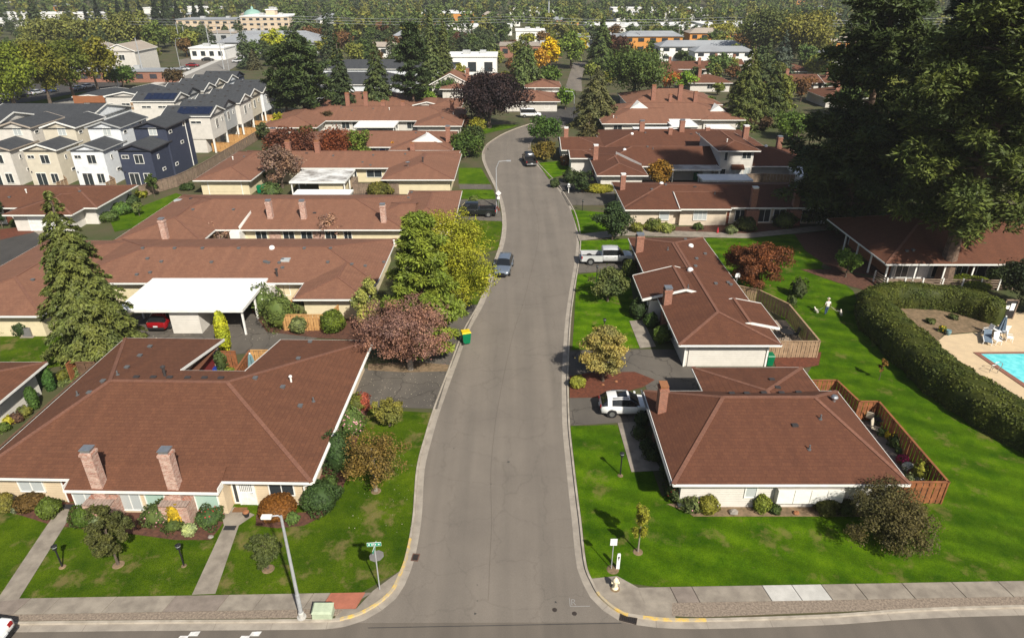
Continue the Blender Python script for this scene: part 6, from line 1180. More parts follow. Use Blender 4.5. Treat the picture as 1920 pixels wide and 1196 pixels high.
# --- giant conifers at the right
tree('pine', 0, 0, 0, 0, (.066, .082, .020), 'giant pine growing through the clubhouse eave', 'pine_tree', world=(47.3, 67.4), H=35, R_=9.4, zb=6.3, S=.17, cover=1.15, clumps=72, r0=.72); tree('pine', 0, 0, 0, 0, (.044, .060, .020), 'huge dark pine behind the clubhouse', 'pine_tree', world=(43.6, 84.4), H=33, R_=8.6, zb=1.5, S=.19, cover=1.1, clumps=80, r0=.6); tree('pine', 0, 0, 0, 0, (.028, .040, .015), 'second dark pine behind the clubhouse ridge', 'pine_tree', world=(56.5, 88), H=32, R_=8.5, zb=3, S=.21, cover=.9, clumps=60); tree('dec', 0, 0, 0, 0, (.022, .032, .014), 'dark leafy tree crowding the pool gate', world=(51.5, 60.2), H=6, R_=3.2, zb=.4)
shrub(1835, 548, 520, 34, (.12, .14, .018), 'bright yellow green shrub beside the deck railing', lump=.12); shrub(1885, 545, 500, 26, (.04, .055, .018), 'dark shrub behind the yellow green one'); shrub(1500, 560, 525, 16, (.05, .06, .02), 'dark shrub inside the pale wood fence', lump=.2); shrub(1485, 580, 555, 10, (.06, .08, .02), 'patio shrub beside the tan slabs', lump=.2)
# --- mid distance conifers and trees
MID = [('pine', 575, 228, 72, 52, PINE, 'broad dark pine at the left of the pine row', 'pine_tree'), ('pine', 540, 225, 84, 34, PINE, 'dark pine leaning on the broad pine', 'pine_tree'), ('con', 645, 215, 62, 28, (.034, .048, .020), 'narrow dark fir right of the broad pine', 'fir_tree'), ('con', 712, 210, 74, 34, (.050, .066, .024), 'green fir in the middle of the pine row', 'fir_tree'), ('pine', 778, 210, 44, 36, (.032, .048, .018), 'tall dark pine at the right of the pine row', 'pine_tree'), ('con', 812, 175, 18, 24, (.085, .105, .040), 'tall pale green fir behind the pine row', 'fir_tree'), ('con', 835, 170, 25, 20, (.075, .09, .03), 'second pale fir behind the pine row', 'fir_tree'),
       ('con', 1115, 238, 124, 50, (.085, .085, .036), 'feathery olive cedar beside the junction', 'cedar_tree'), ('dec', 1188, 195, 94, 54, (.062, .090, .024), 'large round green tree behind the cedar', 'tree'), ('con', 1127, 128, 28, 28, (.062, .085, .026), 'dense fir beyond the purple tree', 'fir_tree'), ('dec', 1152, 125, 66, 32, (.06, .028, .022), 'dark purple tree beside the dense fir', 'tree'), ('con', 985, 172, 68, 42, (.075, .10, .034), 'feathery spruce beside the far house', 'spruce_tree'), ('dec', 1032, 132, 70, 18, (.52, .36, .012), 'brilliant yellow tree at the far bend', 'tree'), ('dec', 1013, 142, 88, 15, (.38, .21, .03), 'orange gold tree beside the brilliant yellow one', 'tree'), ('dec', 1070, 128, 62, 30, (.11, .15, .03), 'green tree behind the brilliant yellow one', 'tree'), ('dec', 1090, 112, 70, 12, (.40, .30, .02), 'small yellow tree at the far bend', 'tree'), ('dec', 1030, 165, 125, 20, (.07, .11, .02), 'small green tree beside the far lawn', 'tree'),
       ('con', 1392, 238, 82, 48, (.072, .085, .024), 'broad green conifer left of the giant pine', 'fir_tree'), ('con', 1442, 235, 116, 32, (.055, .07, .022), 'smaller conifer beside the broad green one', 'fir_tree'), ('dec', 1255, 168, 135, 20, (.30, .10, .03), 'orange maple in front of the far brown roofs', 'tree'), ('dec', 1282, 170, 137, 20, (.12, .19, .02), 'lime green tree beside the orange maple', 'tree'), ('dec', 1240, 112, 90, 16, (.09, .07, .035), 'bronze tree before the white house', 'tree'), ('dec', 1278, 116, 96, 14, (.05, .07, .022), 'dark green tree before the white house', 'tree'), ('dec', 1430, 120, 14, 46, (.075, .09, .032), 'tall olive tree above the far houses', 'tree'), ('dec', 1500, 125, 22, 50, (.15, .14, .035), 'tall yellowing tree behind the giant conifer', 'tree'), ('dec', 1400, 105, 62, 26, (.06, .04, .03), 'dark reddish tree beside the olive tree', 'tree'), ('con', 1460, 150, 58, 26, (.06, .075, .06), 'blue green conifer behind the far roofs', 'fir_tree'), ('dec', 1350, 92, 48, 34, (.20, .19, .035), 'pale yellow tree above the white house', 'tree'), ('dec', 1320, 80, 52, 18, (.24, .21, .03), 'yellow tree beside the orange flats', 'tree'), ('dec', 1215, 70, 40, 20, (.085, .11, .03), 'green tree before the white warehouse', 'tree'), ('dec', 1265, 76, 46, 16, (.06, .085, .03), 'round green tree before the warehouses', 'tree'),
       ('dec', 905, 132, 106, 24, (.085, .042, .025), 'dark rust tree beside the white block', 'tree'), ('con', 922, 100, 66, 18, (.065, .085, .03), 'small fir beyond the rust tree', 'fir_tree'), ('dec', 875, 95, 64, 24, (.09, .032, .025), 'red brown tree beyond the firs', 'tree'), ('dec', 900, 88, 58, 30, (.045, .06, .03), 'dark round tree row beyond the red brown one', 'tree'), ('dec', 930, 120, 98, 12, (.06, .035, .035), 'purple tree beside the small fir', 'tree'), ('dec', 840, 178, 148, 20, (.05, .08, .02), 'green tree before the broad white gable', 'tree'), ('dec', 1000, 200, 178, 12, (.07, .12, .02), 'green shrub tree beside the small sunlit house', 'tree'), ('dec', 1060, 205, 165, 18, (.09, .15, .02), 'lime tree beside the small sunlit house', 'tree'), ('dec', 1585, 260, 215, 20, (.05, .07, .02), 'shaded tree behind the dark pine', 'tree'),
       ('dec', 30, 205, 82, 62, (.115, .14, .016), 'big yellow green street tree at the far left', 'tree'), ('dec', 95, 196, 76, 44, (.115, .115, .018), 'autumn street tree second from the big yellow green one', 'tree'), ('dec', 140, 188, 72, 44, (.075, .09, .016), 'green street tree above the parked cars', 'tree'), ('dec', 185, 178, 68, 40, (.135, .125, .018), 'golden street tree beside the lamp pole', 'tree'), ('dec', 232, 166, 124, 26, (.05, .085, .018), 'round green tree below the lamp pole', 'tree'), ('dec', 325, 160, 130, 19, (.062, .042, .022), 'dark bronze tree beside the main road', 'tree'), ('dec', 232, 132, 104, 14, (.07, .035, .03), 'purple tree before the pale gabled house', 'tree'), ('dec', 266, 134, 106, 13, (.07, .035, .03), 'second purple tree before the pale gabled house', 'tree'), ('con', 478, 130, 92, 16, (.055, .052, .028), 'brown conifer beside the last townhouse', 'fir_tree'), ('dec', 517, 110, 56, 22, (.26, .27, .025), 'lime yellow tree beside the tan block', 'tree'), ('con', 572, 75, 4, 34, (.065, .09, .035), 'broad fir right of the tan block', 'fir_tree'), ('dec', 270, 92, 60, 18, (.13, .11, .03), 'autumn tree behind the pale gabled house', 'tree'), ('dec', 300, 100, 40, 22, (.10, .13, .035), 'green tree behind the pale gabled house', 'tree'), ('con', 383, 78, 40, 22, (.055, .07, .032), 'layered cedar before the tan block', 'cedar_tree'), ('con', 425, 74, 44, 14, (.055, .07, .032), 'slim cedar before the tan block', 'cedar_tree'), ('con', 448, 76, 38, 16, (.05, .065, .03), 'dark cedar before the tan east wing', 'cedar_tree'), ('dec', 470, 92, 68, 32, (.085, .055, .03), 'russet spreading tree before the tan east wing', 'tree'), ('con', 76, 70, -12, 18, (.045, .06, .03), 'lone tall conifer above the willows', 'fir_tree')]
for (k, bx, by, ty, hw, c, lab, nm) in MID: tree(k, bx, by, ty, hw * 1.12, c, lab, nm, spx=2.4, cover=1.0 if k != 'pine' else .95)
for i, bx in enumerate((170, 192, 214, 232, 250, 272, 300, 320, 340, 372, 385)):   # sequoias on the skyline
    tree('con', bx, 62, [6, -10, 8, -8, -12, -6, -10, -14, -2, 2, -10][i], [6, 9, 8, 8, 7, 8, 12, 11, 10, 9, 9][i] * 1.25, (.016, .024, .014), 'dark pointed sequoia on the skyline above the willows', 'sequoia', group='dark sequoias on the skyline', spx=2.3)
for i, (bx, by, ty, hw) in enumerate(((90, 100, 32, 30), (130, 102, 28, 34), (165, 104, 36, 26), (205, 100, 34, 30), (240, 98, 22, 34), (275, 96, 20, 26), (60, 118, 66, 24))):
    tree('dec', bx, by, ty, hw, (.135, .14, .042), 'olive willow in the grove before the sequoias', 'willow_tree', group='willows before the sequoias', spx=2.6, flat=1.5, cover=.8)

EX = [(1045, 118, 80, 14), (1000, 120, 92, 14), (960, 140, 110, 16), (948, 160, 132, 12), (1108, 150, 120, 16), (1140, 160, 135, 14), (1212, 148, 122, 14), (1225, 118, 98, 12), (1302, 148, 128, 14), (1372, 150, 120, 18), (1420, 190, 150, 20), (1500, 190, 140, 26), (1530, 150, 100, 26), (1345, 178, 155, 14), (1395, 160, 128, 16), (1470, 215, 185, 18), (760, 130, 95, 18), (690, 120, 90, 20), (740, 100, 70, 20), (612, 110, 70, 20), (640, 95, 60, 22), (862, 150, 118, 14), (882, 168, 146, 12), (620, 140, 115, 14), (1430, 215, 180, 16), (1330, 205, 180, 12), (1290, 128, 104, 14), (960, 100, 76, 18), (990, 86, 62, 18), (1190, 90, 68, 14), (1100, 90, 62, 18), (1380, 120, 84, 22), (1450, 140, 98, 24), (545, 95, 62, 20), (590, 88, 50, 24), (660, 75, 40, 24), (720, 72, 42, 24), (780, 70, 42, 24), (930, 70, 44, 22), (1060, 70, 46, 22), (1010, 66, 42, 20)]
EC = [((.085, .12, .028), 'green'), ((.19, .185, .03), 'yellow green'), ((.055, .08, .028), 'dark green'), ((.13, .15, .035), 'light green'), ((.12, .06, .03), 'russet')]
for i, (bx, by, ty, hw) in enumerate(EX):
    c, cn = EC[(i * 7 + i // 5) % 5]; tree('dec', bx, by, ty, hw, c, cn + ' garden tree among the far brown roofs and gardens', 'garden_tree', group=cn + ' garden trees among the far roofs', spx=2.4)
# --- the clipped hedge around the pool
def hedge(label, pts, w, h, col):
    line = catmull([Vector(p) for p in pts], 10); line = resample(line, 90); rng = np.random.default_rng(5)
    m = MB(); prof = [(-.5, 0), (-.53, .35), (-.5, .72), (-.36, .95), (0, 1.02), (.36, .95), (.5, .72), (.53, .35), (.5, 0)]; n = len(prof)
    nrms = []
    for i, p in enumerate(line):
        t = (line[min(i + 1, len(line) - 1)] - line[max(i - 1, 0)]).normalized(); nv = Vector((-t.y, t.x)); nrms.append(nv)
        e = min(1, i / 3 + .35, (len(line) - 1 - i) / 3 + .35) * (1 - .36 * max(0, min(1, (i / len(line) - .55) / .12))); wob = 1 + .06 * math.sin(i * .55) + .05 * math.sin(i * 1.3 + 1) + .03 * math.sin(i * 2.9)
        for a, z in prof: q = p + nv * (a * w * wob * e); m.v.append((q.x, q.y, LOT + z * h * (1 + .03 * math.sin(i * .4)) * (.72 + .28 * e)))
    for i in range(len(line) - 1):
        for k in range(n - 1): m.f.append((i * n + k, i * n + k + 1, (i + 1) * n + k + 1, (i + 1) * n + k)); m.m.append(0)
    m.f.append(tuple(range(n))); m.f.append(tuple((len(line) - 1) * n + k for k in range(n))); m.m += [0, 0]
    V = np.array(m.v).reshape(len(line), n, 3); N_ = 26000; i = rng.uniform(0, len(line) - 1.001, N_); k = rng.uniform(0, n - 1.001, N_); i0 = i.astype(int); k0 = k.astype(int); fi = (i - i0)[:, None]; fk = (k - k0)[:, None]
    a = V[i0, k0]; b = V[i0 + 1, k0]; c = V[i0, k0 + 1]; d = V[i0 + 1, k0 + 1]; P = (a * (1 - fi) + b * fi) * (1 - fk) + (c * (1 - fi) + d * fi) * fk; nr = nrm(np.cross(b - a, c - a)); mid = np.array([[line[q].x, line[q].y, LOT + h * .5] for q in i0]); sg = np.sign(np.sum(nr * (P - mid), 1, keepdims=True)); nr = nr * sg
    bmp = .10 * np.sin(P[:, 0] * 2.1 + P[:, 1] * 1.3) * np.sin(P[:, 2] * 3 + P[:, 1] * 1.9); P = P + nr * (rng.uniform(-.03, .10, N_) + bmp + (rng.uniform(0, 1, N_) > .96) * .12)[:, None]; LV = diamonds(P, nr + rng.normal(size=(N_, 3)) * .42, .10, rng)
    o = link('clipped_hedge', quad_mesh('clipped_hedge', LV, 'leaf', (m.v, m.f))); o.color = (*col, 1); return tag(o, label, 'hedge')
hedge('thick clipped hedge curving around the pool garden', [(38.8, 35.6), (36.7, 40.2), (35.3, 44.3), (34.9, 48.5), (34.9, 53.0), (35.0, 57.2), (35.8, 60.2), (38.0, 61.8), (41.0, 62.0), (44.3, 61.2), (46.4, 59.3), (46.9, 57.4)], 3.3, 2.45, (.088, .104, .020))
# --- wide scatter: town trees, then woods
def proto(kind, i):
    rng = np.random.default_rng(900 + i); V = gen_dec(rng, 3.2, 8, 1500, .34, 1.2, 34)[0] if kind == 'dec' else gen_con(rng, 3.0, 14, 1500, .38, .06, .3)
    m = trunk_mb(rng, 8 if kind == 'dec' else 14, .22, (), 0, .7); me = quad_mesh('far_tree', V, 'far_leaf', (m.v, m.f)); return me
PR = {'dec': [proto('dec', i) for i in range(4)], 'con': [proto('con', 10 + i) for i in range(3)]}
PAL = [('dec', (.075, .11, .032), 'green broadleaf tree in the far town'), ('dec', (.14, .15, .035), 'yellowing broadleaf tree in the far town'), ('dec', (.055, .075, .032), 'dark green broadleaf tree in the far town'), ('con', (.045, .062, .032), 'dark conifer in the far town'), ('dec', (.13, .075, .03), 'russet tree in the far town'), ('con', (.062, .08, .035), 'green conifer in the far town')]
FOOT = [(q[2], q[3] + q[5] / 2, q[4] / 2, q[5] / 2) for q in W] + [(a, b + 6, 9, 7) for a, b in towns] + [(-171, 424, 20, 11), (-137, 419, 15, 14), (-151, 431, 5, 8), (-158, 448, 9, 9), (-108, 331, 23, 14), (-124, 298, 9, 8), (-142, 250, 18, 14), (-140, 379, 17, 8)]
def clear(x, y, r=4, front=16):
    for (cx, cy, hx, hy) in FOOT:
        if abs(x - cx) < hx + r and cy - hy - front < y < cy + hy + r: return False
    return True
def blocked(x, y):
    if -134 < x < -104 and 180 < y < 385: return True            # main road
    if -160 < x < -120 and 228 < y < 262: return True
    if -132 < x < -100 and 270 < y < 318: return True            # forecourt
    if 6 < x < 30 and y < 300: return True                       # the street going on
    if 46 < x < 106 and 200 < y < 285: return True
    if -70 < x < -10 and y < 245: return True
    return False
RFH = [(q[0], q[1] + q[3] / 2, q[2] / 2, q[3] / 2) for q in rf]
def clear2(x, y): return not any(abs(x - a) < hx + 3 and b - hy - 9 < y < b + hy + 3 for a, b, hx, hy in RFH)
cnt = 0; RS = random.Random(3)
while cnt < 290:
    y = RS.uniform(165, 255) if cnt < 26 else RS.uniform(225, 400) if cnt < 230 else RS.uniform(380, 560); x = RS.uniform(-.72, .72) * y
    if not clear(x, y, 4, 9 if y > 300 else 16): continue
    if y < 255 and -128 < x < 60: continue
    if cnt < 26 and not (52 < x < 125 and clear2(x, y)): continue
    if blocked(x, y) and cnt >= 26: continue
    k, c, lab = PAL[RS.choices(range(6), (30, 22, 20, 10, 6, 12))[0]]; o = link('far_tree', RS.choice(PR[k]), None, (x, y, hill_z(x, y)), RS.uniform(0, 6.28)); s_ = RS.uniform(.75, 1.35); o.scale = (s_ * RS.uniform(.9, 1.3), s_ * RS.uniform(.9, 1.3), s_ * (1 if k == 'dec' else RS.uniform(.8, 1.25)))
    j = RS.uniform(1.0, 1.6); o.color = (c[0] * j, c[1] * j, c[2] * j, 1); tag(o, lab, 'tree', lab.replace('tree', 'trees').replace('conifer', 'conifers')); cnt += 1
def woods(seed, N_, ya, yb, col, con, nq, S, side=0):
    rng = np.random.default_rng(seed); Vs = []; i = 0
    while i < N_:
        y = math.sqrt(rng.uniform(ya * ya, yb * yb)); x = rng.uniform(-.95, .95) * y
        if y < 700 and not clear(x, y, 4, 9): continue
        if y < 390 and blocked(x, y): continue
        if y < 345 and -105 < x < 110: continue
        if y < 530 and -340 < x < -95: continue
        if side: y = rng.uniform(ya, yb); x = side * rng.uniform(150 if side < 0 else 82, 330); 
        if side < 0 and -150 - (y - 60) * .25 < x: continue
        i += 1; z = hill_z(x, y); Hh_ = rng.uniform(9, 17) * (1.35 if con else 1); Rr = rng.uniform(3, 5.5) * (.75 if con else 1)
        V = gen_con(rng, Rr, Hh_, nq, S, .05, .25) if con else gen_dec(rng, Rr, Hh_, nq, S, 1.0, 12)[0]; Vs.append(V + np.array([x, y, z]))
    o = link('woods', quad_mesh('woods', np.concatenate(Vs), 'far_leaf')); o.color = (*col, 1); o['kind'] = 'stuff'; o['category'] = 'woods'; return o
for a in ((1, 850, 300, 760, (.115, .155, .045), False, 115, 1.05, 'green broadleaf woods across the far town'), (2, 520, 300, 760, (.19, .19, .05), False, 115, 1.05, 'yellowing woods across the far town'), (3, 400, 330, 760, (.055, .078, .038), True, 110, 1.1, 'dark conifer woods across the far town'), (4, 1400, 640, 1300, (.09, .12, .05), False, 70, 1.5, 'green broadleaf woods on the far hillside'), (5, 1150, 660, 1400, (.045, .066, .04), True, 70, 1.5, 'dark conifer woods on the far hillside')):
    woods(*a[:8])['label'] = a[8]
for a in ((6, 110, 60, 230, (.10, .13, .03), False, 110, 1.0, -1, 'broadleaf woods beyond the townhouse road'), (7, 60, 40, 260, (.05, .07, .03), True, 110, 1.0, 1, 'conifer woods behind the clubhouse gardens'), (8, 60, 40, 260, (.10, .13, .03), False, 110, 1.0, 1, 'broadleaf woods behind the clubhouse gardens')):
    woods(*a[:9])['label'] = a[9]
# sparse fallen leaves and clippings on lawns and driveway
def litter(label, poly_px, n, mat, S, seed, z):
    rng = np.random.default_rng(seed); w = np.array(px(poly_px)); P = []
    x0, y0 = w.min(0); x1, y1 = w.max(0)
    def inside(x, y):
        c = False; j = len(w) - 1
        for i in range(len(w)):
            if (w[i][1] > y) != (w[j][1] > y) and x < (w[j][0] - w[i][0]) * (y - w[i][1]) / (w[j][1] - w[i][1]) + w[i][0]: c = not c
            j = i
        return c
    while len(P) < n:
        x, y = rng.uniform(x0, x1), rng.uniform(y0, y1)
        if inside(x, y): P.append((x, y, z + rng.uniform(.005, .03)))
    P = np.array(P); V = diamonds(P, np.array([0, 0, 1.]) + rng.normal(size=(n, 3)) * .25, S, rng); o = link('fallen_leaves', quad_mesh('fallen_leaves', V, mat)); o['kind'] = 'stuff'; o['label'] = label; o['category'] = 'leaves'
litter('pale fallen leaves scattered on the driveway', [(680, 700), (840, 700), (820, 764), (665, 760)], 180, 'cloth_cream', .035, 1, .12); litter('fallen leaves under the sparse brown tree', [(640, 990), (770, 1000), (800, 850), (690, 860)], 60, 'cloth_cream', .03, 2, .12); litter('fallen leaves around the purple maple', [(700, 684), (840, 690), (860, 640), (720, 650)], 200, 'fl_pink', .035, 3, .13)
litter('pale leaf litter on the cracked court', [(260, 640), (560, 640), (470, 600), (300, 600)], 80, 'cloth_cream', .05, 4, .12)

# ------------------------------------------------------------------ vehicles
def car(name, label, loc, rotz, style, paint_m, group=None, cat='car', detail=True):
    t = thing(name, label, cat, loc, rotz, group)
    ST = {  # x, z low, z belt, z top, half width, half width of the top, cabin flag of the span that follows (0 body, 1 side glass, 2 sloped glass, 3 pillar)
        'suv': [(-2.32, .55, .80, .86, .74, .66, 0), (-2.24, .34, 1.00, 1.06, .90, .74, 2), (-1.78, .30, 1.06, 1.50, .93, .62, 0), (-1.45, .30, 1.06, 1.57, .935, .64, 1), (-.75, .28, 1.04, 1.62, .94, .66, 3), (-.66, .28, 1.04, 1.62, .94, .66, 1), (-.1, .28, 1.02, 1.59, .94, .65, 1), (-.02, .28, 1.02, 1.58, .94, .64, 2), (.78, .30, 1.00, 1.07, .935, .80, 0), (1.75, .32, .90, .97, .91, .76, 0), (2.16, .36, .78, .85, .82, .66, 0), (2.32, .42, .66, .70, .66, .5, 0)],
        'sedan': [(-2.35, .55, .80, .86, .72, .6, 0), (-2.25, .34, .95, 1.0, .86, .72, 0), (-1.75, .30, .98, 1.03, .89, .74, 2), (-1.05, .28, .96, 1.40, .90, .58, 3), (-.98, .28, .96, 1.41, .90, .58, 1), (-.12, .28, .95, 1.45, .90, .6, 3), (-.05, .28, .95, 1.45, .90, .6, 1), (.45, .28, .94, 1.41, .90, .58, 2), (1.15, .30, .93, .99, .89, .74, 0), (1.8, .32, .84, .9, .86, .7, 0), (2.2, .36, .72, .78, .78, .6, 0), (2.35, .42, .6, .64, .64, .5, 0)],
        'wagon': [(-2.38, .55, .80, .86, .72, .64, 0), (-2.28, .34, .98, 1.03, .86, .72, 2), (-1.9, .30, 1.0, 1.46, .89, .6, 3), (-1.78, .30, 1.0, 1.52, .90, .62, 1), (-.9, .28, .98, 1.58, .91, .64, 3), (-.82, .28, .98, 1.58, .91, .64, 1), (.2, .28, .97, 1.56, .91, .63, 3), (.28, .28, .97, 1.55, .91, .62, 2), (1.05, .30, .96, 1.02, .90, .76, 0), (1.8, .32, .86, .92, .88, .72, 0), (2.22, .36, .74, .80, .80, .62, 0), (2.38, .42, .62, .66, .66, .5, 0)],
        'van': [(-2.5, .5, .95, 2.0, .92, .84, 0), (-2.42, .34, 1.1, 2.08, .96, .86, 1), (-1.0, .30, 1.1, 2.1, .97, .87, 3), (-.9, .30, 1.1, 2.1, .97, .87, 1), (.6, .30, 1.1, 2.08, .97, .86, 3), (.7, .30, 1.1, 2.06, .97, .84, 2), (1.5, .32, 1.06, 1.15, .95, .82, 0), (2.3, .36, .92, .98, .9, .74, 0), (2.5, .45, .7, .75, .75, .6, 0)],
        'truck': [(-.55, .45, 1.18, 1.84, .96, .74, 3), (-.45, .42, 1.18, 1.90, .965, .76, 1), (.45, .42, 1.17, 1.93, .97, .78, 3), (.53, .42, 1.17, 1.93, .97, .78, 1), (1.3, .42, 1.16, 1.88, .97, .76, 2), (1.95, .42, 1.14, 1.21, .965, .84, 0), (2.7, .44, 1.06, 1.13, .95, .82, 0), (3.02, .48, .98, 1.04, .88, .76, 0), (3.12, .52, .82, .86, .78, .66, 0)]}[style]
    body, glass = MB(), MB(); rings = []
    for (x, zl, zb, zt, hw, ht, fl) in ST:
        half = [(hw * .86, zl), (hw * .985, zl + .16), (hw, (zl + zb) / 2 + .06), (hw * .985, zb - .05), (hw * .95, zb), (ht + (hw * .95 - ht) * .12, zt - (zt - zb) * .12), (ht * .9, zt - .012), (ht * .45, zt + .02)]
        rings.append([(x, -y, z) for y, z in half] + [(x, y, z) for y, z in half[::-1]])
    n = len(rings[0])
    for i in range(len(rings) - 1):
        fl = ST[i][6]
        for k in range(n):
            k2 = (k + 1) % n; q = [rings[i][k], rings[i][k2], rings[i + 1][k2], rings[i + 1][k]]
            side = k in (4, 10); top = k in (5, 6, 7, 8, 9)
            (glass if (fl in (1, 3) and side) or (fl == 2 and (top or side) and not (side and abs(ST[i][3] - ST[i][2]) < .15 and False)) else body).add(q, [(0, 1, 2, 3)])
    body.add(rings[0], [tuple(range(n))[::-1]]); body.add(rings[-1], [tuple(range(n))])
    bo = ob('body', body, paint_m, t); bm = bmesh.new(); bm.from_mesh(bo.data); bmesh.ops.remove_doubles(bm, verts=bm.verts, dist=.001); bmesh.ops.recalc_face_normals(bm, faces=bm.faces[:]); bm.to_mesh(bo.data); bm.free(); bo.data.shade_smooth()
    ob('windows', glass, 'car_glass', t)
    rear, front = ST[0][0], ST[-1][0]; hw = max(s[4] for s in ST)
    if style == 'truck':
        rear = -3.0
        ob('bed', MB().box(-3.0, -.95, .45, -.56, -.84, 1.14).box(-3.0, .84, .45, -.56, .95, 1.14).box(-3.0, -.84, .55, -2.92, .84, 1.12).box(-.66, -.84, .55, -.56, .84, 1.14).box(-2.92, -.84, .5, -.66, .84, .58), paint_m, t)
        ob('bed_liner', MB().box(-2.915, -.835, .585, -.665, .835, .62), 'black_plastic', t); ob('bumper', MB().box(-3.14, -.9, .45, -3.0, .9, .66), 'rim', t)
    else: ob('bumper', MB().box(rear - .05, -hw * .78, .36, rear + .12, hw * .78, .56), 'black_plastic', t)
    ob('front_bumper', MB().box(front - .14, -hw * .68, .32, front + .04, hw * .68, .5), 'black_plastic' if style != 'truck' else 'rim', t)
    wb = {'truck': (-1.95, 2.15), 'van': (-1.5, 1.65)}.get(style, (-1.42, 1.42)); wr = .40 if style == 'truck' else .35
    tyre = cached(('tyre', wr), lambda: MB().tube([(0, -.12, 0), (0, -.10, 0), (0, .10, 0), (0, .12, 0)], [wr * .86, wr, wr, wr * .86], 18).mesh('wheel', 'tyre'))
    rim = cached(('rim', wr), lambda: MB().tube([(0, -.13, 0), (0, .13, 0)], wr * .6, 14).mesh('rim', 'rim')); arch = cached(('arch', wr), lambda: MB().tube([(0, -.04, 0), (0, .04, 0)], wr * 1.16, 18).mesh('wheel_arch', 'black_plastic'))
    for x in wb:
        for s_ in (-1, 1):
            link('wheel_arch', arch, t, (x, s_ * (hw - .045), wr + .02)); w = link('wheel', tyre, t, (x, s_ * (hw - .10), wr)); link('rim', rim, w, (0, 0, 0))
    for s_ in (-1, 1):
        zl = {'truck': .9, 'van': 1.2}.get(style, .86)
        ob('tail_light', MB().box(rear - .03, s_ * hw * .62 - .12, zl - .08, rear + .12, s_ * hw * .62 + .14, zl + .1) if style != 'truck' else MB().box(-3.02, s_ * .9 - .07, .8, -2.9, s_ * .9 + .06, 1.1), 'lamp_red', t)
        hx = front - .22; ob('headlight', MB().box(hx - .2, s_ * hw * .66 - .16, ST[-2][2] - .16, hx + .12, s_ * hw * .66 + .12, ST[-2][2] + .02), 'lamp_clear', t)
        mx = {'truck': 1.35, 'van': 1.0}.get(style, .62); ob('mirror', MB().box(mx - .08, s_ * (hw + .02), 1.0 + (.15 if style in ('truck', 'van') else 0), mx + .08, s_ * (hw + .2), 1.16 + (.15 if style in ('truck', 'van') else 0)), paint_m, t)
        if detail:
            for dx in ((-1.2, -.2) if style != 'truck' else (-.1, .9)): ob('door_handle', MB().box(dx - .09, s_ * hw - .015, .84 + (.12 if style == 'truck' else 0), dx + .09, s_ * hw + .025, .88 + (.12 if style == 'truck' else 0)), paint_m if style != 'truck' else 'rim', t)
    ob('number_plate', MB().box(rear - .075 if style != 'truck' else -3.15, -.2, .62, rear - .03 if style != 'truck' else -3.10, .2, .74), 'plate', t); ob('grille', MB().box(front - .02, -.38, .52, front + .03, .38, .66), 'black_plastic', t)
    return t
RDZ = .012
p = G(1168, 772); bx = car('estate_car', 'white estate car with black sunroof nosed under the corner house eave', (p[0] + .38, p[1] + .1, LOT + .005), 0.0, 'suv', 'paint_white'); bx.scale = (.95, .97, .97)
ob('sunroof', MB().box(-1.0, -.42, 1.60, -.2, .42, 1.655), 'car_glass', bx); ob('roof_rail', MB().box(-1.4, -.62, 1.56, -.1, -.58, 1.64).box(-1.4, .58, 1.56, -.1, .62, 1.64), 'black_plastic', bx)
p = G(1136, 495); car('pickup_truck', 'silver extended cab pickup on its kerbside driveway', (p[0] + .1, p[1] + .55, LOT + .005), 0.0, 'truck', 'paint_silver', cat='truck')
p = G(944, 516, 0); cr = car('estate_car', 'grey blue estate car parked at the left kerb facing the junction', (p[0] + .05, p[1] + 1.4, RDZ), math.radians(-97), 'wagon', 'paint_greyblue'); ob('roof_rail', MB().box(-1.6, -.6, 1.56, .1, -.55, 1.63).box(-1.6, .55, 1.56, .1, .6, 1.63), 'rim', cr)
p = G(993, 312, 0); car('pickup_truck', 'black pickup parked at the right kerb of the bend', (p[0], p[1] + 2.2, RDZ), math.radians(97), 'truck', 'paint_black', cat='truck')
p = G(893, 404); car('pickup_truck', 'black pickup on the driveway behind the yellowing tree', (p[0] - .2, p[1], LOT + .005), math.pi, 'truck', 'paint_black', cat='truck')
p = G(305, 612); car('hatchback', 'dark red car parked under the white carport', (p[0] + .1, p[1] + 1.0, LOT + .005), math.radians(90), 'suv', 'paint_red')
car('saloon_car', 'white car driving along the cross street', (-27.75, 22.72, RDZ), math.radians(178), 'sedan', 'paint_white')
p = G(822, 566); car('saloon_car', 'white car half hidden behind the purple maple', (p[0] + .2, p[1] + .2, LOT + .005), math.radians(172), 'sedan', 'paint_white')
p = G(995, 220, 0); car('van', 'white van parked by the junction beside the plum tree', (p[0], p[1], RDZ + .01), 0.0, 'van', 'paint_white')
p = G(1372, 325); car('van', 'white van parked below the two storey house', (p[0], p[1] + 2.0, LOT + .005), math.radians(-80), 'van', 'paint_white', detail=False)
p = G(1285, 240); car('saloon_car', 'silver car under the white pergola carport', (p[0], p[1] + 3, LOT + .005), math.radians(-90), 'sedan', 'paint_silver', detail=False)
p = G(1345, 325); car('saloon_car', 'black car in the shade of the stained open carport', (p[0] - 2, p[1] + 2, LOT + .005), math.radians(90), 'sedan', 'paint_black', detail=False)
far = [(88, 176, 'paint_blue'), (62, 180, 'paint_silver'), (30, 186, 'paint_black'), (8, 190, 'paint_white'), (140, 172, 'paint_greyblue'), (158, 168, 'paint_white')]
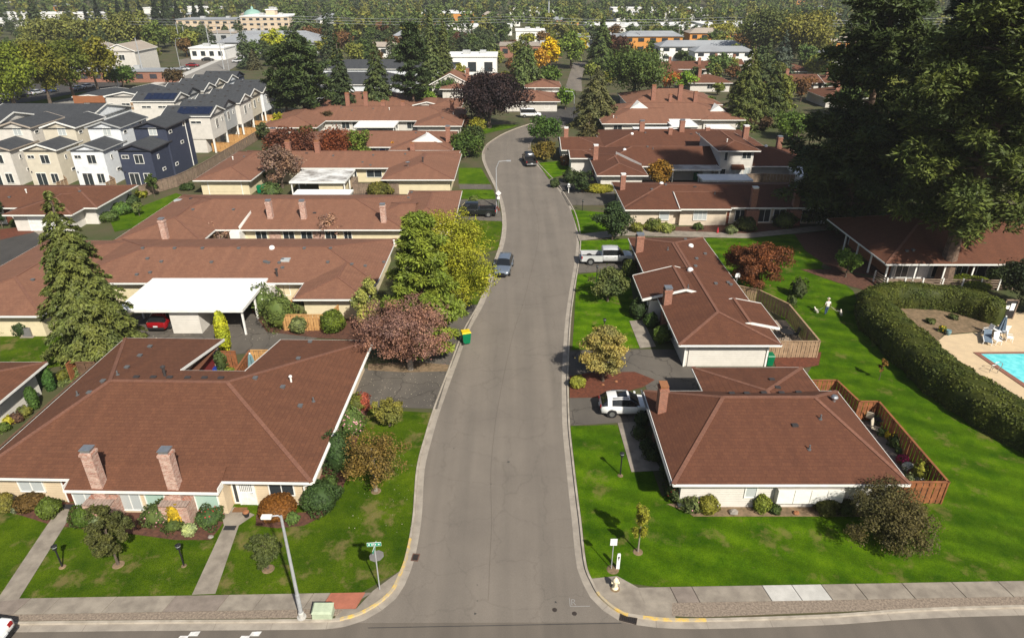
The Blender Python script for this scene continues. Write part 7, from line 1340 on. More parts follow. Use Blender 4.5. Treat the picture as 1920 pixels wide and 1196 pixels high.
for i, (qx, qy, m_) in enumerate(far):
    p = G(qx, qy, 0); car('parked_car', {'paint_blue': 'blue', 'paint_silver': 'silver', 'paint_black': 'black', 'paint_white': 'white', 'paint_greyblue': 'grey blue'}[m_] + ' car parked beneath the autumn street trees', (p[0], p[1] + 2, .02), math.radians(80), 'sedan', m_, 'cars beneath the autumn street trees', detail=False)
for (qx, qy, m_, lab) in ((398, 108, 'paint_white', 'white car crossing the far forecourt'), (455, 112, 'paint_white', 'white car driving on the main road'), (447, 118, 'paint_silver', 'silver car driving on the main road'), (390, 115, 'paint_black', 'black car parked at the far forecourt'), (345, 133, 'paint_silver', 'silver car parked at the kiosk'), (362, 126, 'paint_red', 'red car parked at the kiosk'), (1042, 182, 'paint_white', 'white car parked beside the small sunlit house'), (1345, 140, 'paint_red', 'red car parked beside the far brown roofs')):
    p = G(qx, qy, 0); car('far_car', lab, (p[0], p[1], .03), math.radians(R.uniform(0, 40)), 'sedan', m_, detail=False)

# ------------------------------------------------------------------ street furniture
p = G(566, 1157); LX, LY = p
t = thing('street_lamp', 'tall pale grey street lamp on the gravel strip', 'lamp', (LX, LY, .115)); ob('base', MB().lathe([(.24, 0), (.24, .05), (.15, .06), (.15, .35), (.12, .4)], 12), 'concrete_new', t); ob('pole', MB().tube([(0, 0, .05), (0, 0, 1.7), (0, 0, 1.71), (0, 0, 7.0)], [.11, .11, .09, .065], 10), 'pole_metal', t); ob('arm', MB().tube([(0, 0, 6.9), (-.12, -.04, 7.08), (-.42, -.14, 7.12)], .04, 8), 'pole_metal', t); ob('lamp_head', MB().box(-.86, -.28, 7.04, -.38, -.04, 7.16).box(-.82, -.25, 7.01, -.45, -.07, 7.04), 'trim', t)
def tall_lamp(label, qx, qy, H, dirx=1, group=None):
    q = G(qx, qy); t = thing('street_lamp', label, 'lamp', (q[0], q[1], LOT), 0, group); ob('pole', MB().tube([(0, 0, -.05), (0, 0, H * .85), (dirx * .4, 0, H), (dirx * 1.6, 0, H + .12)], [.1, .07, .05, .04], 8), 'pole_metal', t); ob('lamp_head', MB().box(dirx * 1.5, -.14, H + .03, dirx * 2.1, .14, H + .16), 'pole_metal', t); return t
tall_lamp('tall curved street lamp at the left kerb beside the diamond sign', 931, 388, zat(*G(931, 388), 303) - .1)
tall_lamp('slim lamp pole at the junction beside the cedar', 1075, 232, 7.0, -1)
for (a, b, H, dx, lab) in ((340, 136, 11, 1, 'curved lamp beside the forecourt'), (430, 135, 11, -1, 'curved lamp at the main road verge'), (484, 115, 10, -1, 'white lamp beside the lime yellow tree')): tall_lamp(lab, a, b, H, dx)
def util_pole(label, qx, qy, H, grp='utility poles beyond the townhouses', m='pole_metal'):
    q = G(qx, qy, 0); t = thing('utility_pole', label, 'pole', (q[0], q[1], 0), 0, grp); ob('pole', MB().tube([(0, 0, -.1), (0, 0, H)], [.22, .13], 8), m, t); ob('crossarm', MB().box(-1.2, -.06, H - .8, 1.2, .06, H - .65), 'post_wood', t)
for (a, b, H) in ((224, 168, 13), (272, 152, 13), (420, 130, 15), (395, 100, 12), (352, 100, 11), (340, 95, 12), (438, 95, 12), (496, 105, 12), (500, 95, 11)): util_pole('pale slender utility pole beside the main road', a, b, H)
for (a, b, H) in ((882, 95, 9), (1198, 100, 11), (1270, 92, 9)): util_pole('utility pole among the far town roofs', a, b, H, 'utility poles among the far town roofs')
q = G(1028, 62, 0); t = thing('antenna_mast', 'tall mast with ring of antennas above the far town', 'mast', (q[0], q[1], 0)); ob('pole', MB().tube([(0, 0, 0), (0, 0, 24)], [.5, .35], 8), 'pole_metal', t)
for k in range(6): a_ = k * math.pi / 3; ob('antenna', MB().box(2.2 * math.cos(a_) - .3, 2.2 * math.sin(a_) - .3, 19, 2.2 * math.cos(a_) + .3, 2.2 * math.sin(a_) + .3, 23).bar((0, 0, 21), (2.2 * math.cos(a_), 2.2 * math.sin(a_), 21), .15, .15), 'trim', t)
# overhead lines across the far town
for k, (z, y) in enumerate(((12.5, 318), (13.6, 318), (14.5, 322))):
    pts = [(-190 + 380 * i / 24, y + 6 * math.sin(i * .2), z - 1.2 * math.sin(math.pi * ((i % 6) / 6))) for i in range(25)]; tag(ob('overhead_line', MB().tube(pts, .05, 4), 'pole_metal'), 'overhead cable strung across the far town', 'cable', 'overhead cables across the far town')
# corner sign: street name blades over the back of a stop sign
q = G(712, 1104); t = thing('street_sign', 'corner sign post with green name blades above a stop sign seen from behind', 'sign', (q[0], q[1], LOT)); ob('post', MB().tube([(0, 0, -.05), (0, 0, 3.45)], .035, 8), 'pole_metal', t)
oc = MB(); oct_ = [(.40 * math.cos(math.pi / 8 + k * math.pi / 4), .40 * math.sin(math.pi / 8 + k * math.pi / 4)) for k in range(8)]; oc.add([(x, .03, 2.45 + z) for x, z in oct_] + [(x, .05, 2.45 + z) for x, z in oct_], [tuple(range(8)), tuple(range(15, 7, -1))] + [(k, (k + 1) % 8, 8 + (k + 1) % 8, 8 + k) for k in range(8)]); ob('stop_plate', oc, 'sign_back', t, (.06, 0, 0), .35)
bl = ob('name_blade', MB().box(-.36, -.012, 3.22, .36, .012, 3.44), 'sign_green', t, (0, 0, 0), .08); ob('blade_edge', MB().box(-.37, -.010, 3.205, .37, .010, 3.222).box(-.37, -.010, 3.44, .37, .010, 3.457).box(-.372, -.010, 3.222, -.358, .010, 3.44).box(.358, -.010, 3.222, .372, .010, 3.44), 'sign_white', bl)
ob('lettering', MB().box(-.30, -.017, 3.28, -.22, -.013, 3.38).box(-.14, -.017, 3.28, -.08, -.013, 3.37).box(-.06, -.017, 3.29, .02, -.013, 3.38).box(.05, -.017, 3.28, .10, -.013, 3.37).box(.20, -.017, 3.29, .29, -.013, 3.37), 'sign_white', bl); b2 = ob('name_blade', MB().box(-.36, -.012, 2.98, .36, .012, 3.18), 'sign_green', t, (0, 0, 0), 1.5); ob('blade_edge', MB().box(-.37, -.010, 2.965, .37, .010, 2.982).box(-.37, -.010, 3.178, .37, .010, 3.195), 'sign_white', b2)
q = G(1146, 1066); t = thing('plain_sign', 'white blank square sign on a thin post beside the hydrant', 'sign', (q[0], q[1], LOT)); ob('post', MB().tube([(0, 0, -.05), (0, 0, 2.3)], .028, 8), 'pole_metal', t); ob('plate', MB().box(-.19, -.05, 1.85, .19, -.03, 2.33), 'sign_white', t)
q = G(1158, 1066); t = thing('marker_post', 'short white marker post with a black symbol', 'marker', (q[0], q[1], LOT), .2); ob('post', MB().box(-.1, -.025, 0, .1, .025, 1.12).box(-.08, -.025, 1.12, .08, .025, 1.18), 'sign_white', t); ob('symbol', MB().box(-.05, -.031, .82, .05, -.026, .98).box(-.03, -.031, .7, .03, -.026, .79), 'black_metal', t)
q = G(1153, 1102); t = thing('fire_hydrant', 'cream fire hydrant on the corner lawn', 'hydrant', (q[0], q[1], LOT)); ob('barrel', MB().lathe([(.19, 0), (.19, .06), (.13, .08), (.13, .5), (.17, .52), (.17, .58), (.15, .66), (.09, .73), (.04, .76), (.035, .82), (0.01, .83)], 14), 'hydrant', t, smooth=True)
for a_ in (0, math.pi): ob('nozzle', MB().tube([(.1 * math.cos(a_), 0, .42), (.22 * math.cos(a_), 0, .42)], .065, 8), 'hydrant', t)
ob('nozzle', MB().tube([(0, -.1, .38), (0, -.24, .38)], .085, 8), 'hydrant', t)
for (qx, qy, r_) in ((1153, 1103, .32), (1149, 1067, .36), (1196, 1034, .3), (1163, 891, .2), (117, 1062, .2), (345, 1060, .16), (222, 1058, .34), (503, 1066, .36), (705, 920, .34)):
    q = G(qx, qy); struct(ob('mulch_ring', MB().lathe([(r_, 0), (r_ * .8, .04), (.02, .05)], 16), 'dry_bed', None, (q[0], q[1], .085)))
def post_lamp(label, qx, qy, py_top):
    q = G(qx, qy); H = max(1.2, zat(q[0], q[1], py_top) - LOT); t = thing('post_lamp', label, 'lamp', (q[0], q[1], LOT)); ob('post', MB().tube([(0, 0, -.05), (0, 0, H - .3)], .045, 8), 'black_metal', t); ob('lantern', MB().lathe([(.06, H - .34), (.12, H - .3), (.14, H - .08), (.17, H - .06), (.05, H)], 8), 'black_metal', t); ob('lantern_glass', MB().lathe([(.105, H - .29), (.143, H - .1)], 8), 'glass_blind', t)
for a in (('black post lamp on the lawn beside the corner house walk', 1163, 890, 848), ('black post lamp beside the brown door walk', 117, 1062, 1022), ('black post lamp beside the grille door walk', 345, 1060, 1020), ('dark post lamp on the pickup lawn', 1118, 530, 497), ('post lamp on the narrow footpath lawn', 1092, 395, 375), ('post lamp behind the golden cream tree', 1132, 625, 597), ('post lamp on the small bend lawn', 1057, 318, 300)): post_lamp(*a)
q = G(607, 1152); t = thing('utility_box', 'pale green utility box on the gravel strip', 'utility box', (q[0], q[1], .115)); ob('cabinet', MB().add([(-.52, -.3, 0), (.52, -.3, 0), (.52, .3, 0), (-.52, .3, 0), (-.5, -.28, .42), (.5, -.28, .42), (.5, .28, .55), (-.5, .28, .55)], [(0, 1, 5, 4), (1, 2, 6, 5), (2, 3, 7, 6), (3, 0, 4, 7)]), 'box_green', t); ob('lid', MB().add([(-.54, -.32, .40), (.54, -.32, .40), (.54, .32, .54), (-.54, .32, .54), (-.46, -.24, .50), (.46, -.24, .50), (.46, .24, .62), (-.46, .24, .62)], [(0, 1, 5, 4), (1, 2, 6, 5), (2, 3, 7, 6), (3, 0, 4, 7), (4, 5, 6, 7), (3, 2, 1, 0)]), 'box_green', t)
def bin_(label, qx, qy, rz, lid, s_=1.0, w=None):
    q = w or G(qx, qy); t = thing('wheelie_bin', label, 'bin', (q[0], q[1], LOT + .005), rz); t.scale = (s_,) * 3
    ob('body', MB().add([(-.24, -.28, .06), (.24, -.28, .06), (.24, .26, .06), (-.24, .26, .06), (-.3, -.36, .98), (.3, -.36, .98), (.3, .34, .98), (-.3, .34, .98)], [(3, 2, 1, 0), (0, 1, 5, 4), (1, 2, 6, 5), (2, 3, 7, 6), (3, 0, 4, 7)]), 'plastic_green', t); ob('lid', MB().add([(-.32, -.39, .98), (.32, -.39, .98), (.32, .38, .98), (-.32, .38, .98), (-.28, -.32, 1.08), (.28, -.32, 1.08), (.28, .34, 1.10), (-.28, .34, 1.10)], [(0, 1, 5, 4), (1, 2, 6, 5), (2, 3, 7, 6), (3, 0, 4, 7), (4, 5, 6, 7), (3, 2, 1, 0)]), lid, t)
    for x in (-.24, .24): ob('wheel', MB().tube([(x - .03, .28, .1), (x + .03, .28, .1)], .1, 10), 'tyre', t)
    ob('handle', MB().tube([(-.25, .42, .95), (.25, .42, .95)], .02, 6), 'plastic_green', t)
bin_('green wheelie bin with yellow lid standing at the kerb', 874, 643, 1.9, 'plastic_yellow', 1.15); bin_('dark green wheelie bin at the corner of the white end wall', 1441, 684, .0, 'plastic_green'); bin_('green wheelie bin beside the loose shrub', 488, 362, 0, 'plastic_green', 1.1); bin_('second green wheelie bin beside the stained carport', 497, 361, .2, 'plastic_green', 1.1); bin_('green wheelie bin under the rust stained carport', 1303, 338, 0, 'plastic_green', 1.2); bin_('green wheelie bin beside the white pergola', 1326, 237, 0, 'plastic_green', 1.3)
q = G(940, 390); t = thing('diamond_sign', 'white diamond warning sign seen from behind at the left kerb', 'sign', (q[0] - .4, q[1], LOT)); ob('post', MB().tube([(0, 0, 0), (0, 0, 2.6)], .03, 6), 'pole_metal', t); ob('plate', MB().add([(-.42, -.03, 2.2), (0, -.03, 1.78), (.42, -.03, 2.2), (0, -.03, 2.62), (-.42, -.01, 2.2), (0, -.01, 1.78), (.42, -.01, 2.2), (0, -.01, 2.62)], [(0, 1, 2, 3), (7, 6, 5, 4), (0, 4, 5, 1), (1, 5, 6, 2), (2, 6, 7, 3), (3, 7, 4, 0)]), 'sign_white', t); ob('speed_plate', MB().box(-.2, -.03, 1.3, .2, -.01, 1.7), 'sign_white', t)
q = G(1066, 362); t = thing('mailbox', 'white mailbox on a post beside the dark driveway', 'mailbox', (q[0], q[1], LOT)); ob('post', MB().box(-.05, -.05, 0, .05, .05, 1.0), 'trim', t); ob('box', MB().box(-.2, -.28, 1.0, .2, .28, 1.25).tube([(0, -.28, 1.25), (0, .28, 1.25)], .2, 12), 'flat_white', t)
q = G(57, 628); t = thing('air_conditioner', 'grey air conditioner unit beside the far left wing', 'unit', (q[0], q[1], LOT)); ob('casing', MB().box(-.4, -.4, .05, .4, .4, .9), 'sign_back', t); ob('fan_grille', MB().lathe([(.34, .9), (.34, .93), (.05, .94)], 14), 'black_metal', t); ob('slab', MB().box(-.6, -.6, 0, .6, .6, .05), 'concrete', t)
for (qx, qy, s_, lab) in ((1375, 962, .32, 'grey boulder in the bed below the white wall'), (1493, 963, .22, 'flat pale stone in the bed below the shuttered bay'), (262, 987, .18, 'small red brown stone on the mulch'), (395, 1008, .17, 'pale stone beside the grille door walk'), (577, 614, .16, 'pale stone beside the golden fence'), (592, 612, .18, 'round stone beside the clipped ball'), (1130, 722, .14, 'pale stone on the red mulch island'), (1155, 716, .15, 'second pale stone on the red mulch island')):
    q = G(qx, qy); rng = np.random.default_rng(int(qx)); m = MB().lathe([(.6, 0), (.95, .2), (1, .45), (.7, .8), (.15, .95)], 8); m.v = [(x * s_ * (1 + rng.uniform(-.2, .2)), y * s_ * .8 * (1 + rng.uniform(-.2, .2)), z * s_ * (1 + rng.uniform(-.15, .15))) for x, y, z in m.v]; tag(ob('stone', m, 'rock' if 'red' not in lab else 'terracotta', None, (q[0], q[1], .1)), lab, 'stone')
q = G(463, 968); t = thing('flower_pot', 'clay pot with orange plant on the porch slab', 'pot', (q[0], q[1], .126)); ob('pot', MB().lathe([(.14, 0), (.2, .26), (.22, .27), (.22, .31), (.17, .31)], 12), 'black_metal', t); ob('plant', MB().lathe([(.19, .3), (.2, .38), (.1, .44)], 10), 'terracotta', t)
q = G(404, 700); t = thing('flower_pot', 'glazed blue pot in the red walled courtyard', 'pot', (q[0], q[1], .126)); ob('pot', MB().lathe([(.16, 0), (.28, .3), (.24, .5), (.28, .55), (.2, .56)], 14), 'ceramic_blue', t)
def umbrella(label, X, Y, H, mat, z=LOT):
    t = thing('garden_umbrella', label, 'umbrella', (X, Y, z)); ob('pole', MB().tube([(0, 0, 0), (0, 0, H)], .025, 8), 'pole_metal', t); m = MB(); o = 0; n = 16
    for i, (r, zz) in enumerate(((.06, H), (.13, H - .2), (.2, H - .7), (.27, H - 1.25), (.33, H - 1.6))):
        for k in range(n): a_ = 2 * math.pi * k / n; rr = r * (1.25 if k % 2 else .72); m.v.append((rr * math.cos(a_), rr * math.sin(a_), zz))
    for i in range(4):
        for k in range(n): m.f.append((i * n + k, i * n + (k + 1) % n, (i + 1) * n + (k + 1) % n, (i + 1) * n + k)); m.m.append(0)
    ob('canopy', m, mat, t); ob('finial', MB().lathe([(.07, H - .02), (.08, H + .05), (.01, H + .12)], 10), 'trim', t); ob('base', MB().lathe([(.28, 0), (.28, .05), (.05, .1)], 14), 'black_metal', t)
umbrella('closed teal garden umbrella in the courtyard', -21.45, 47.5, 2.5, 'cloth_teal')
# patio of the corner house
def chair(label, X, Y, rz, mat, frame='black_metal', z=.126):
    t = thing('patio_chair', label, 'chair', (X, Y, z), rz); ob('seat', MB().box(-.26, -.26, .40, .26, .26, .45), mat, t); ob('backrest', MB().bar((0, .26, .45), (0, .42, 1.05), .5, .05), mat, t)
    for sx in (-.24, .24):
        for sy in (-.24, .24): ob('leg', MB().box(sx - .02, sy - .02, 0, sx + .02, sy + .02, .41), frame, t)
        ob('armrest', MB().box(sx - .03, -.24, .62, sx + .03, .3, .65), frame, t)
def table(label, X, Y, r, mat, z=.126, h=.72):
    t = thing('patio_table', label, 'table', (X, Y, z)); ob('table_top', MB().lathe([(r, h), (r, h + .04), (r * .9, h + .045)], 18), mat, t)
    for k in range(4): a_ = k * math.pi / 2 + .78; ob('leg', MB().bar((r * .35 * math.cos(a_), r * .35 * math.sin(a_), h), (r * .75 * math.cos(a_), r * .75 * math.sin(a_), 0), .04, .04), 'black_metal', t)
q = G(1628, 790); chair('cream sling chair on the narrow patio', q[0], q[1], 2.6, 'cloth_cream'); q = G(1643, 800); table('small dark table on the narrow patio', q[0], q[1], .4, 'black_metal'); q = G(1638, 806); chair('cream footstool chair beside the small table', q[0] - .1, q[1] - .4, .8, 'cloth_cream')
for (qx, qy, r_, col, fl, lab) in ((1691, 868, .42, (.05, .07, .02), 'fl_magenta', 'magenta potted mum beside the cedar fence'), (1711, 896, .40, (.05, .07, .02), 'fl_magenta', 'second magenta potted mum nearer the front fence'), (1701, 882, .38, (.10, .14, .06), 'fl_white', 'white potted mum between the magenta ones'), (1668, 822, .38, (.08, .11, .02), 'fl_yellow', 'yellow flowering plant on the narrow patio'), (1722, 908, .34, (.12, .15, .06), 'fl_white', 'white edged plant in the patio corner')):
    shrub(qx, qy, 0, 0, col, lab, 'potted_flower', H=.62, R_=r_, flowers=(fl, 260, .055), cat='plant', lump=.05, cover=.6)
for (qx, qy, r_, h_, col, lab) in ((1720, 902, .5, 1.5, (.17, .17, .025), 'tall yellow green plant in the patio corner'), (1676, 838, .45, 1.0, (.05, .075, .02), 'spiky dark plant beside the cedar fence'), (1644, 796, .45, .9, (.05, .07, .02), 'green patio plant behind the table'), (1630, 784, .3, 1.2, (.16, .05, .02), 'red leaved plant in the fence corner'), (1650, 815, .3, .6, (.06, .09, .03), 'low potted plant beside the eave'), (1703, 905, .3, .7, (.10, .11, .05), 'pale grassy plant under the eave'), (1685, 850, .3, .5, (.06, .09, .03), 'small green plant beside the magenta mum'), (1693, 858 + 40, .25, .4, (.10, .13, .05), 'pale low plant along the slabs')): shrub(qx, qy, 0, 0, col, lab, 'patio_plant', H=h_, R_=r_, cat='plant', lump=.25, cover=.9)
q = G(1490, 632); table('round wire table on the tan patio', 25.4, 54.6, .55, 'black_metal'); chair('dark wire chair left of the round table', 24.6, 54.4, 1.6, 'black_metal'); chair('dark wire chair right of the round table', 26.2, 54.8, -1.6, 'black_metal'); chair('dark wire chair behind the round table', 25.4, 55.5, 3.1, 'black_metal')
t = thing('satellite_mount', 'white satellite dish on the back eave of the long house', 'dish', (22.9, 62.6, 2.4)); t.scale = (.6, .6, .6); ob('mast', MB().tube([(0, 0, 0), (0, 0, .9)], .04, 6), 'pole_metal', t); ob('dish', MB().add([(-.38, -.1, .75), (.38, -.1, .75), (.42, -.12, 1.2), (.3, -.14, 1.5), (-.3, -.14, 1.5), (-.42, -.12, 1.2)], [(0, 1, 2, 3, 4, 5)]).add([(-.38, -.04, .75), (.38, -.04, .75), (.42, -.04, 1.2), (.3, -.06, 1.5), (-.3, -.06, 1.5), (-.42, -.04, 1.2)], [(5, 4, 3, 2, 1, 0)]), 'flat_white', t)
# ------------------------------------------------------------------ pool
pw = [(41.6, 52.0), (58, 52.0), (58, 34), (44.5, 44.0), (44.6, 44.4)]
pw = [G(1838, 664), (60, 52.0), (60, 38), (42.8, 43.2)]
t = thing('swimming_pool', 'turquoise swimming pool with brick red coping', 'pool', (47, 48, LOT)); off = (-47, -48, -LOT)
cx_ = sum(p[0] for p in pw) / 4; cy_ = sum(p[1] for p in pw) / 4; m = MB()
ou = [Vector(p) + (Vector(p) - Vector((cx_, cy_))).normalized() * .55 for p in pw]
m.v = [(p[0], p[1], .16) for p in pw] + [(p.x, p.y, .16) for p in ou] + [(p[0], p[1], .02) for p in pw] + [(p.x, p.y, .09) for p in ou]
for k in range(4): j = (k + 1) % 4; m.f += [(k, j, 4 + j, 4 + k), (k, 8 + k, 8 + j, j), (4 + k, 4 + j, 12 + j, 12 + k)]; m.m += [0, 0, 0]
ob('coping', m, 'coping', t, off); ob('water', MB().add([(p[0], p[1], .12) for p in pw], [(0, 1, 2, 3)]), 'water', t, off)
q = G(1865, 700)
for dx in (0, .55): ob('ladder_rail', MB().tube([(q[0] + dx - .5 - 47, q[1] + dx * .8 - 48, .1), (q[0] + dx - .45 - 47, q[1] + dx * .8 - 48, .8), (q[0] + dx - .1 - 47, q[1] + dx * .8 - 48, .9), (q[0] + dx + .2 - 47, q[1] + dx * .8 - 48, .7), (q[0] + dx + .2 - 47, q[1] + dx * .8 - 48, .05)], .03, 8), 'rim', t)
q = G(1872, 632); table('round white poolside table under the folded umbrella', q[0], q[1], .6, 'flat_white', .115); umbrella('folded blue grey umbrella at the poolside table', q[0] + .05, q[1] + .05, 2.1, 'cloth_blue', .115)
for (a, b, r_, lab) in ((1890, 640, 1.2, 'white chair right of the poolside table'), (1868, 645, 0, 'white chair in front of the poolside table'), (1848, 628, -1.4, 'white chair behind the lounger'), (1880, 626, 3.0, 'white chair behind the poolside table')): q = G(a, b); chair(lab, q[0], q[1], r_, 'flat_white', 'flat_white', .115)
q = G(1848, 638); t = thing('sun_lounger', 'white framed lounger with blue grey sling by the pool', 'lounger', (q[0], q[1] - .1, .115), -.5); ob('sling', MB().bar((0, -1.0, .32), (0, .25, .36), .6, .04).bar((0, .25, .36), (0, .85, .78), .6, .04), 'cloth_blue', t); ob('frame', MB().box(-.36, -1.05, .28, -.3, .3, .36).box(.3, -1.05, .28, .36, .3, .36), 'flat_white', t)
for sx in (-.33, .33):
    for sy in (-.9, .2): ob('leg', MB().box(sx - .03, sy - .03, 0, sx + .03, sy + .03, .3), 'flat_white', t)
q = G(1768, 618); shrub(1766, 622, 0, 0, (.09, .12, .03), 'yellow flowering potted plant at the terrace corner', 'potted_flower', H=.6, R_=.35, flowers=('fl_yellow', 60, .06), cat='plant'); q = G(1777, 628); t = thing('flower_pot', 'turquoise glazed pot at the terrace corner', 'pot', (q[0], q[1], .11)); ob('pot', MB().lathe([(.14, 0), (.24, .3), (.2, .45), (.23, .5), (.16, .5)], 12), 'cloth_teal', t)
for (a, b, lab) in ((1790, 600, 'low green plant on the dry bed above the terrace'), (1748, 608, 'small plant on the dry bed beside the hedge')): shrub(a, b, b - 10, 9, (.06, .075, .025), lab, 'ground_plant', cat='plant', lump=.2)
q = G(1886, 598); t = thing('pool_gate', 'weathered framed pool gate with notice boards under dark trees', 'gate', (q[0], q[1], LOT)); ob('frame', MB().box(-.65, -.05, 0, -.55, .05, 2.1).box(.55, -.05, 0, .65, .05, 2.1).box(-.65, -.05, 2.0, .65, .05, 2.12), 'cedar_old', t); ob('mesh_panel', MB().box(-.55, -.01, .1, .55, .01, 2.0), 'black_metal', t); ob('notice', MB().box(-.02, -.04, .95, .42, -.02, 1.7), 'sign_white', t); ob('notice', MB().box(-.45, -.04, 1.1, -.1, -.02, 1.5), 'sign_white', t)
q = G(1846, 525); t = thing('flag_pole', 'thin white pole beside the deck railing', 'pole', (q[0], q[1], LOT)); ob('pole', MB().tube([(0, 0, 0), (0, 0, 2.6)], .04, 8), 'trim', t); ob('cap', MB().lathe([(.07, 2.6), (.08, 2.66), (.02, 2.72)], 8), 'trim', t)
tag(ob('garden_gnome', MB().lathe([(.12, 0), (.16, .2), (.13, .4), (.1, .45), (.11, .55), (.08, .62), (.01, .85)], 12), 'fl_red', None, (*G(1345, 437), .1)), 'small red figurine beside the brown front door', 'figurine')
tag(ob('yellow_flowerbed', quad_mesh('x', np.zeros((1, 4, 3)), 'leaf') and MB().lathe([(.5, 0), (.6, .25), (.4, .45), (.1, .5)], 12), 'fl_yellow', None, (*G(1064, 333), .1)), 'clump of yellow flowers beside the dark driveway', 'flowers')

# ------------------------------------------------------------------ person walking two dogs
def skin_mesh(name, joints, edges, root=0, sub=2):
    me = bpy.data.meshes.new(name); me.from_pydata([j[0] for j in joints], edges, []); o = bpy.data.objects.new(name, me); C.objects.link(o); md = o.modifiers.new('skin', 'SKIN')
    sv = me.skin_vertices[0].data
    for i, j in enumerate(joints): r = j[1]; sv[i].radius = (r, r) if not hasattr(r, '__len__') else r
    sv[root].use_root = True; s2 = o.modifiers.new('sub', 'SUBSURF'); s2.levels = sub; s2.render_levels = sub
    dg = bpy.context.evaluated_depsgraph_get(); m2 = bpy.data.meshes.new_from_object(o.evaluated_get(dg)); bpy.data.objects.remove(o); m2.name = name; m2.shade_smooth(); return m2
q = G(1548, 590)
J = [((0, 0, .95), (.16, .12)), ((0, 0, 1.12), (.15, .11)), ((0, .02, 1.34), (.19, .13)), ((0, .02, 1.46), (.12, .09)), ((0, .04, 1.54), .055), ((0, .06, 1.63), .085), ((0, .07, 1.72), .09),
     ((-.10, 0, .88), .10), ((-.11, .03, .5), .075), ((-.11, -.04, .1), .05), ((-.11, .10, .04), .04), ((.10, 0, .88), .10), ((.11, .10, .5), .075), ((.12, .14, .1), .05), ((.12, .28, .04), .04),
     ((-.21, .02, 1.40), .065), ((-.28, .0, 1.14), .05), ((-.26, .14, .92), .038), ((-.25, .19, .85), .034), ((.21, .02, 1.40), .065), ((.30, .05, 1.15), .05), ((.40, .16, .96), .038), ((.43, .2, .9), .034)]
Eg = [(0, 1), (1, 2), (2, 3), (3, 4), (4, 5), (5, 6), (0, 7), (7, 8), (8, 9), (9, 10), (0, 11), (11, 12), (12, 13), (13, 14), (2, 15), (15, 16), (16, 17), (17, 18), (2, 19), (19, 20), (20, 21), (21, 22)]
for hi, sx in ((18, -1), (22, 1)):
    hx, hy, hz = J[hi][0]
    for k in range(4):
        a = len(J); J.append(((hx + (k - 1.5) * .02 * sx, hy + .02, hz - .035), .009)); J.append(((hx + (k - 1.5) * .022 * sx, hy + .045, hz - .07 - (.01 if k in (1, 2) else 0)), .008)); J.append(((hx + (k - 1.5) * .02 * sx, hy + .03, hz - .095), .007)); Eg += [(hi, a), (a, a + 1), (a + 1, a + 2)]
    a = len(J); J.append(((hx - .03 * sx, hy + .035, hz - .01), .010)); J.append(((hx - .035 * sx, hy + .055, hz - .04), .008)); Eg += [(hi, a), (a, a + 1)]
me = skin_mesh('body', J, Eg)
for nm in ('shirt', 'jeans', 'skin', 'shoe', 'cloth_cream'): me.materials.append(MATS[nm])
for pl in me.polygons:
    c = pl.center; r_ = abs(c.x)
    pl.material_index = 3 if c.z < .12 else (1 if c.z < .97 and r_ < .24 else (4 if c.z > 1.70 else (2 if c.z > 1.5 or (r_ > .2 and c.z < 1.2) else 0)))
t = thing('person', 'person in white shirt, pale hat and blue jeans walking two small dogs', 'person', (q[0], q[1], .088), .1); link('body', me, t); ob('hat', MB().lathe([(.17, 1.745), (.175, 1.76), (.10, 1.77), (.095, 1.84), (.03, 1.86)], 14, (0, .075, 0)), 'cloth_cream', t)
ob('face', MB().box(-.015, .15, 1.63, .015, .175, 1.67).box(-.045, .145, 1.675, -.02, .152, 1.69).box(.02, .145, 1.675, .045, .152, 1.69).box(-.025, .142, 1.59, .025, .15, 1.6), 'skin', t)
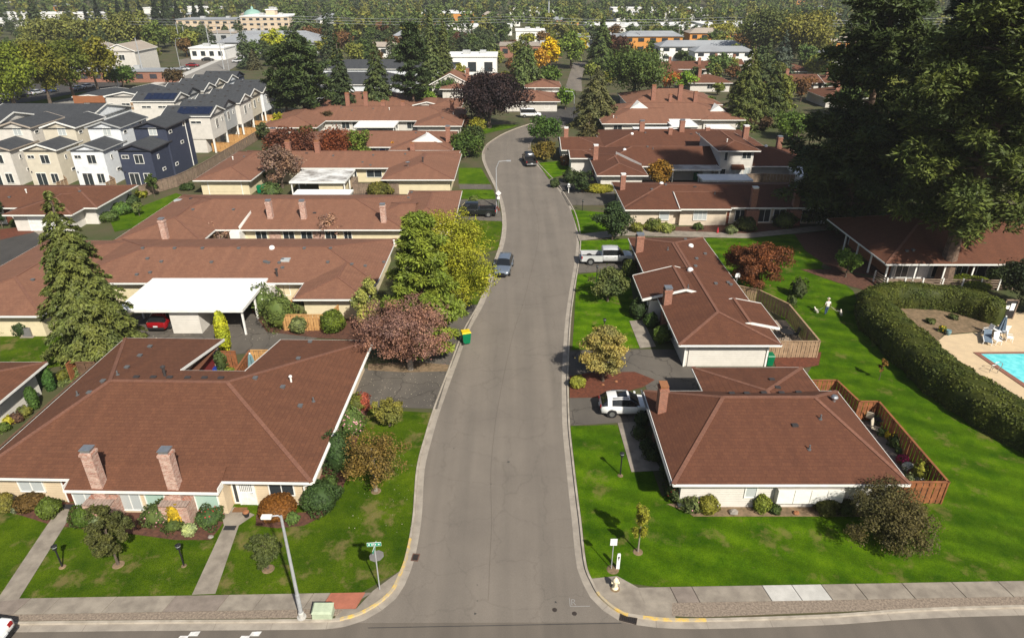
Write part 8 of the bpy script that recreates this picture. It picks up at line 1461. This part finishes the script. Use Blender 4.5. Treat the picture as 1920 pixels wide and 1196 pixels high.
def dog(label, X, Y, rz):
    Jd = [((0, 0, .24), .085), ((.14, 0, .25), .095), ((-.14, 0, .24), .08), ((.23, 0, .33), .055), ((.29, 0, .39), .06), ((.37, 0, .37), .03), ((.14, .06, .14), .03), ((.15, .06, .02), .022), ((.14, -.06, .14), .03), ((.15, -.06, .02), .022), ((-.15, .06, .16), .04), ((-.19, .06, .09), .025), ((-.16, .06, .02), .022), ((-.15, -.06, .16), .04), ((-.19, -.06, .09), .025), ((-.16, -.06, .02), .022), ((-.22, 0, .28), .03), ((-.28, 0, .36), .02), ((.28, .045, .45), .018), ((.28, -.045, .45), .018)]
    Ed = [(0, 1), (0, 2), (1, 3), (3, 4), (4, 5), (1, 6), (6, 7), (1, 8), (8, 9), (2, 10), (10, 11), (11, 12), (2, 13), (13, 14), (14, 15), (2, 16), (16, 17), (4, 18), (4, 19)]
    me = skin_mesh('body', Jd, Ed, 0, 1); me.materials.append(MATS['dog_fur']); t = thing('dog', label, 'dog', (X, Y, .085), rz); link('body', me, t); ob('nose', MB().lathe([(.012, -.01), (.014, 0), (.004, .012)], 6, (.395, 0, .375)), 'black_metal', t); t.scale = (1.15,) * 3
q1 = G(1530, 586); dog('small white dog on the left lead', q1[0], q1[1], 1.9); q2 = G(1576, 591); dog('small white dog on the right lead', q2[0], q2[1], 1.3)
hr = (q[0] + .43, q[1] + .2, .92); tag(ob('dog_lead', MB().tube([hr, ((hr[0] + q2[0]) / 2, (hr[1] + q2[1]) / 2, .55), (q2[0] + .05, q2[1] + .22, .42)], .008, 5), 'trim'), 'thin lead running to the right dog', 'lead')
hl = (q[0] - .25, q[1] + .2, .85); tag(ob('dog_lead', MB().tube([hl, ((hl[0] + q1[0]) / 2, (hl[1] + q1[1]) / 2, .5), (q1[0] + .02, q1[1] + .22, .42)], .008, 5), 'trim'), 'thin lead running to the left dog', 'lead')

# ------------------------------------------------------------------ haze over the whole place
hz = bpy.data.materials.new('haze'); hz.use_nodes = True; nt = hz.node_tree; nt.nodes.clear(); out = nt.nodes.new('ShaderNodeOutputMaterial'); pv_ = nt.nodes.new('ShaderNodeVolumePrincipled')
pv_.inputs['Color'].default_value = (.78, .79, .80, 1); pv_.inputs['Density'].default_value = HAZE; pv_.inputs['Anisotropy'].default_value = .2; nt.links.new(pv_.outputs[0], out.inputs['Volume']); MATS['haze'] = hz
if HAZE > 0:
    hb = ob('haze', MB().box(-3300, -3200, -1.5, 3300, 3400, 150), 'haze'); hb['kind'] = 'stuff'; hb['label'] = 'thin pale haze over the valley'; hb['category'] = 'haze'
for s_ in [o for o in sc.objects if o.type == 'MESH' and o.name.split('.')[0] in ('gutter_slab', 'gutter', 'side_street')]: flip_up(s_)
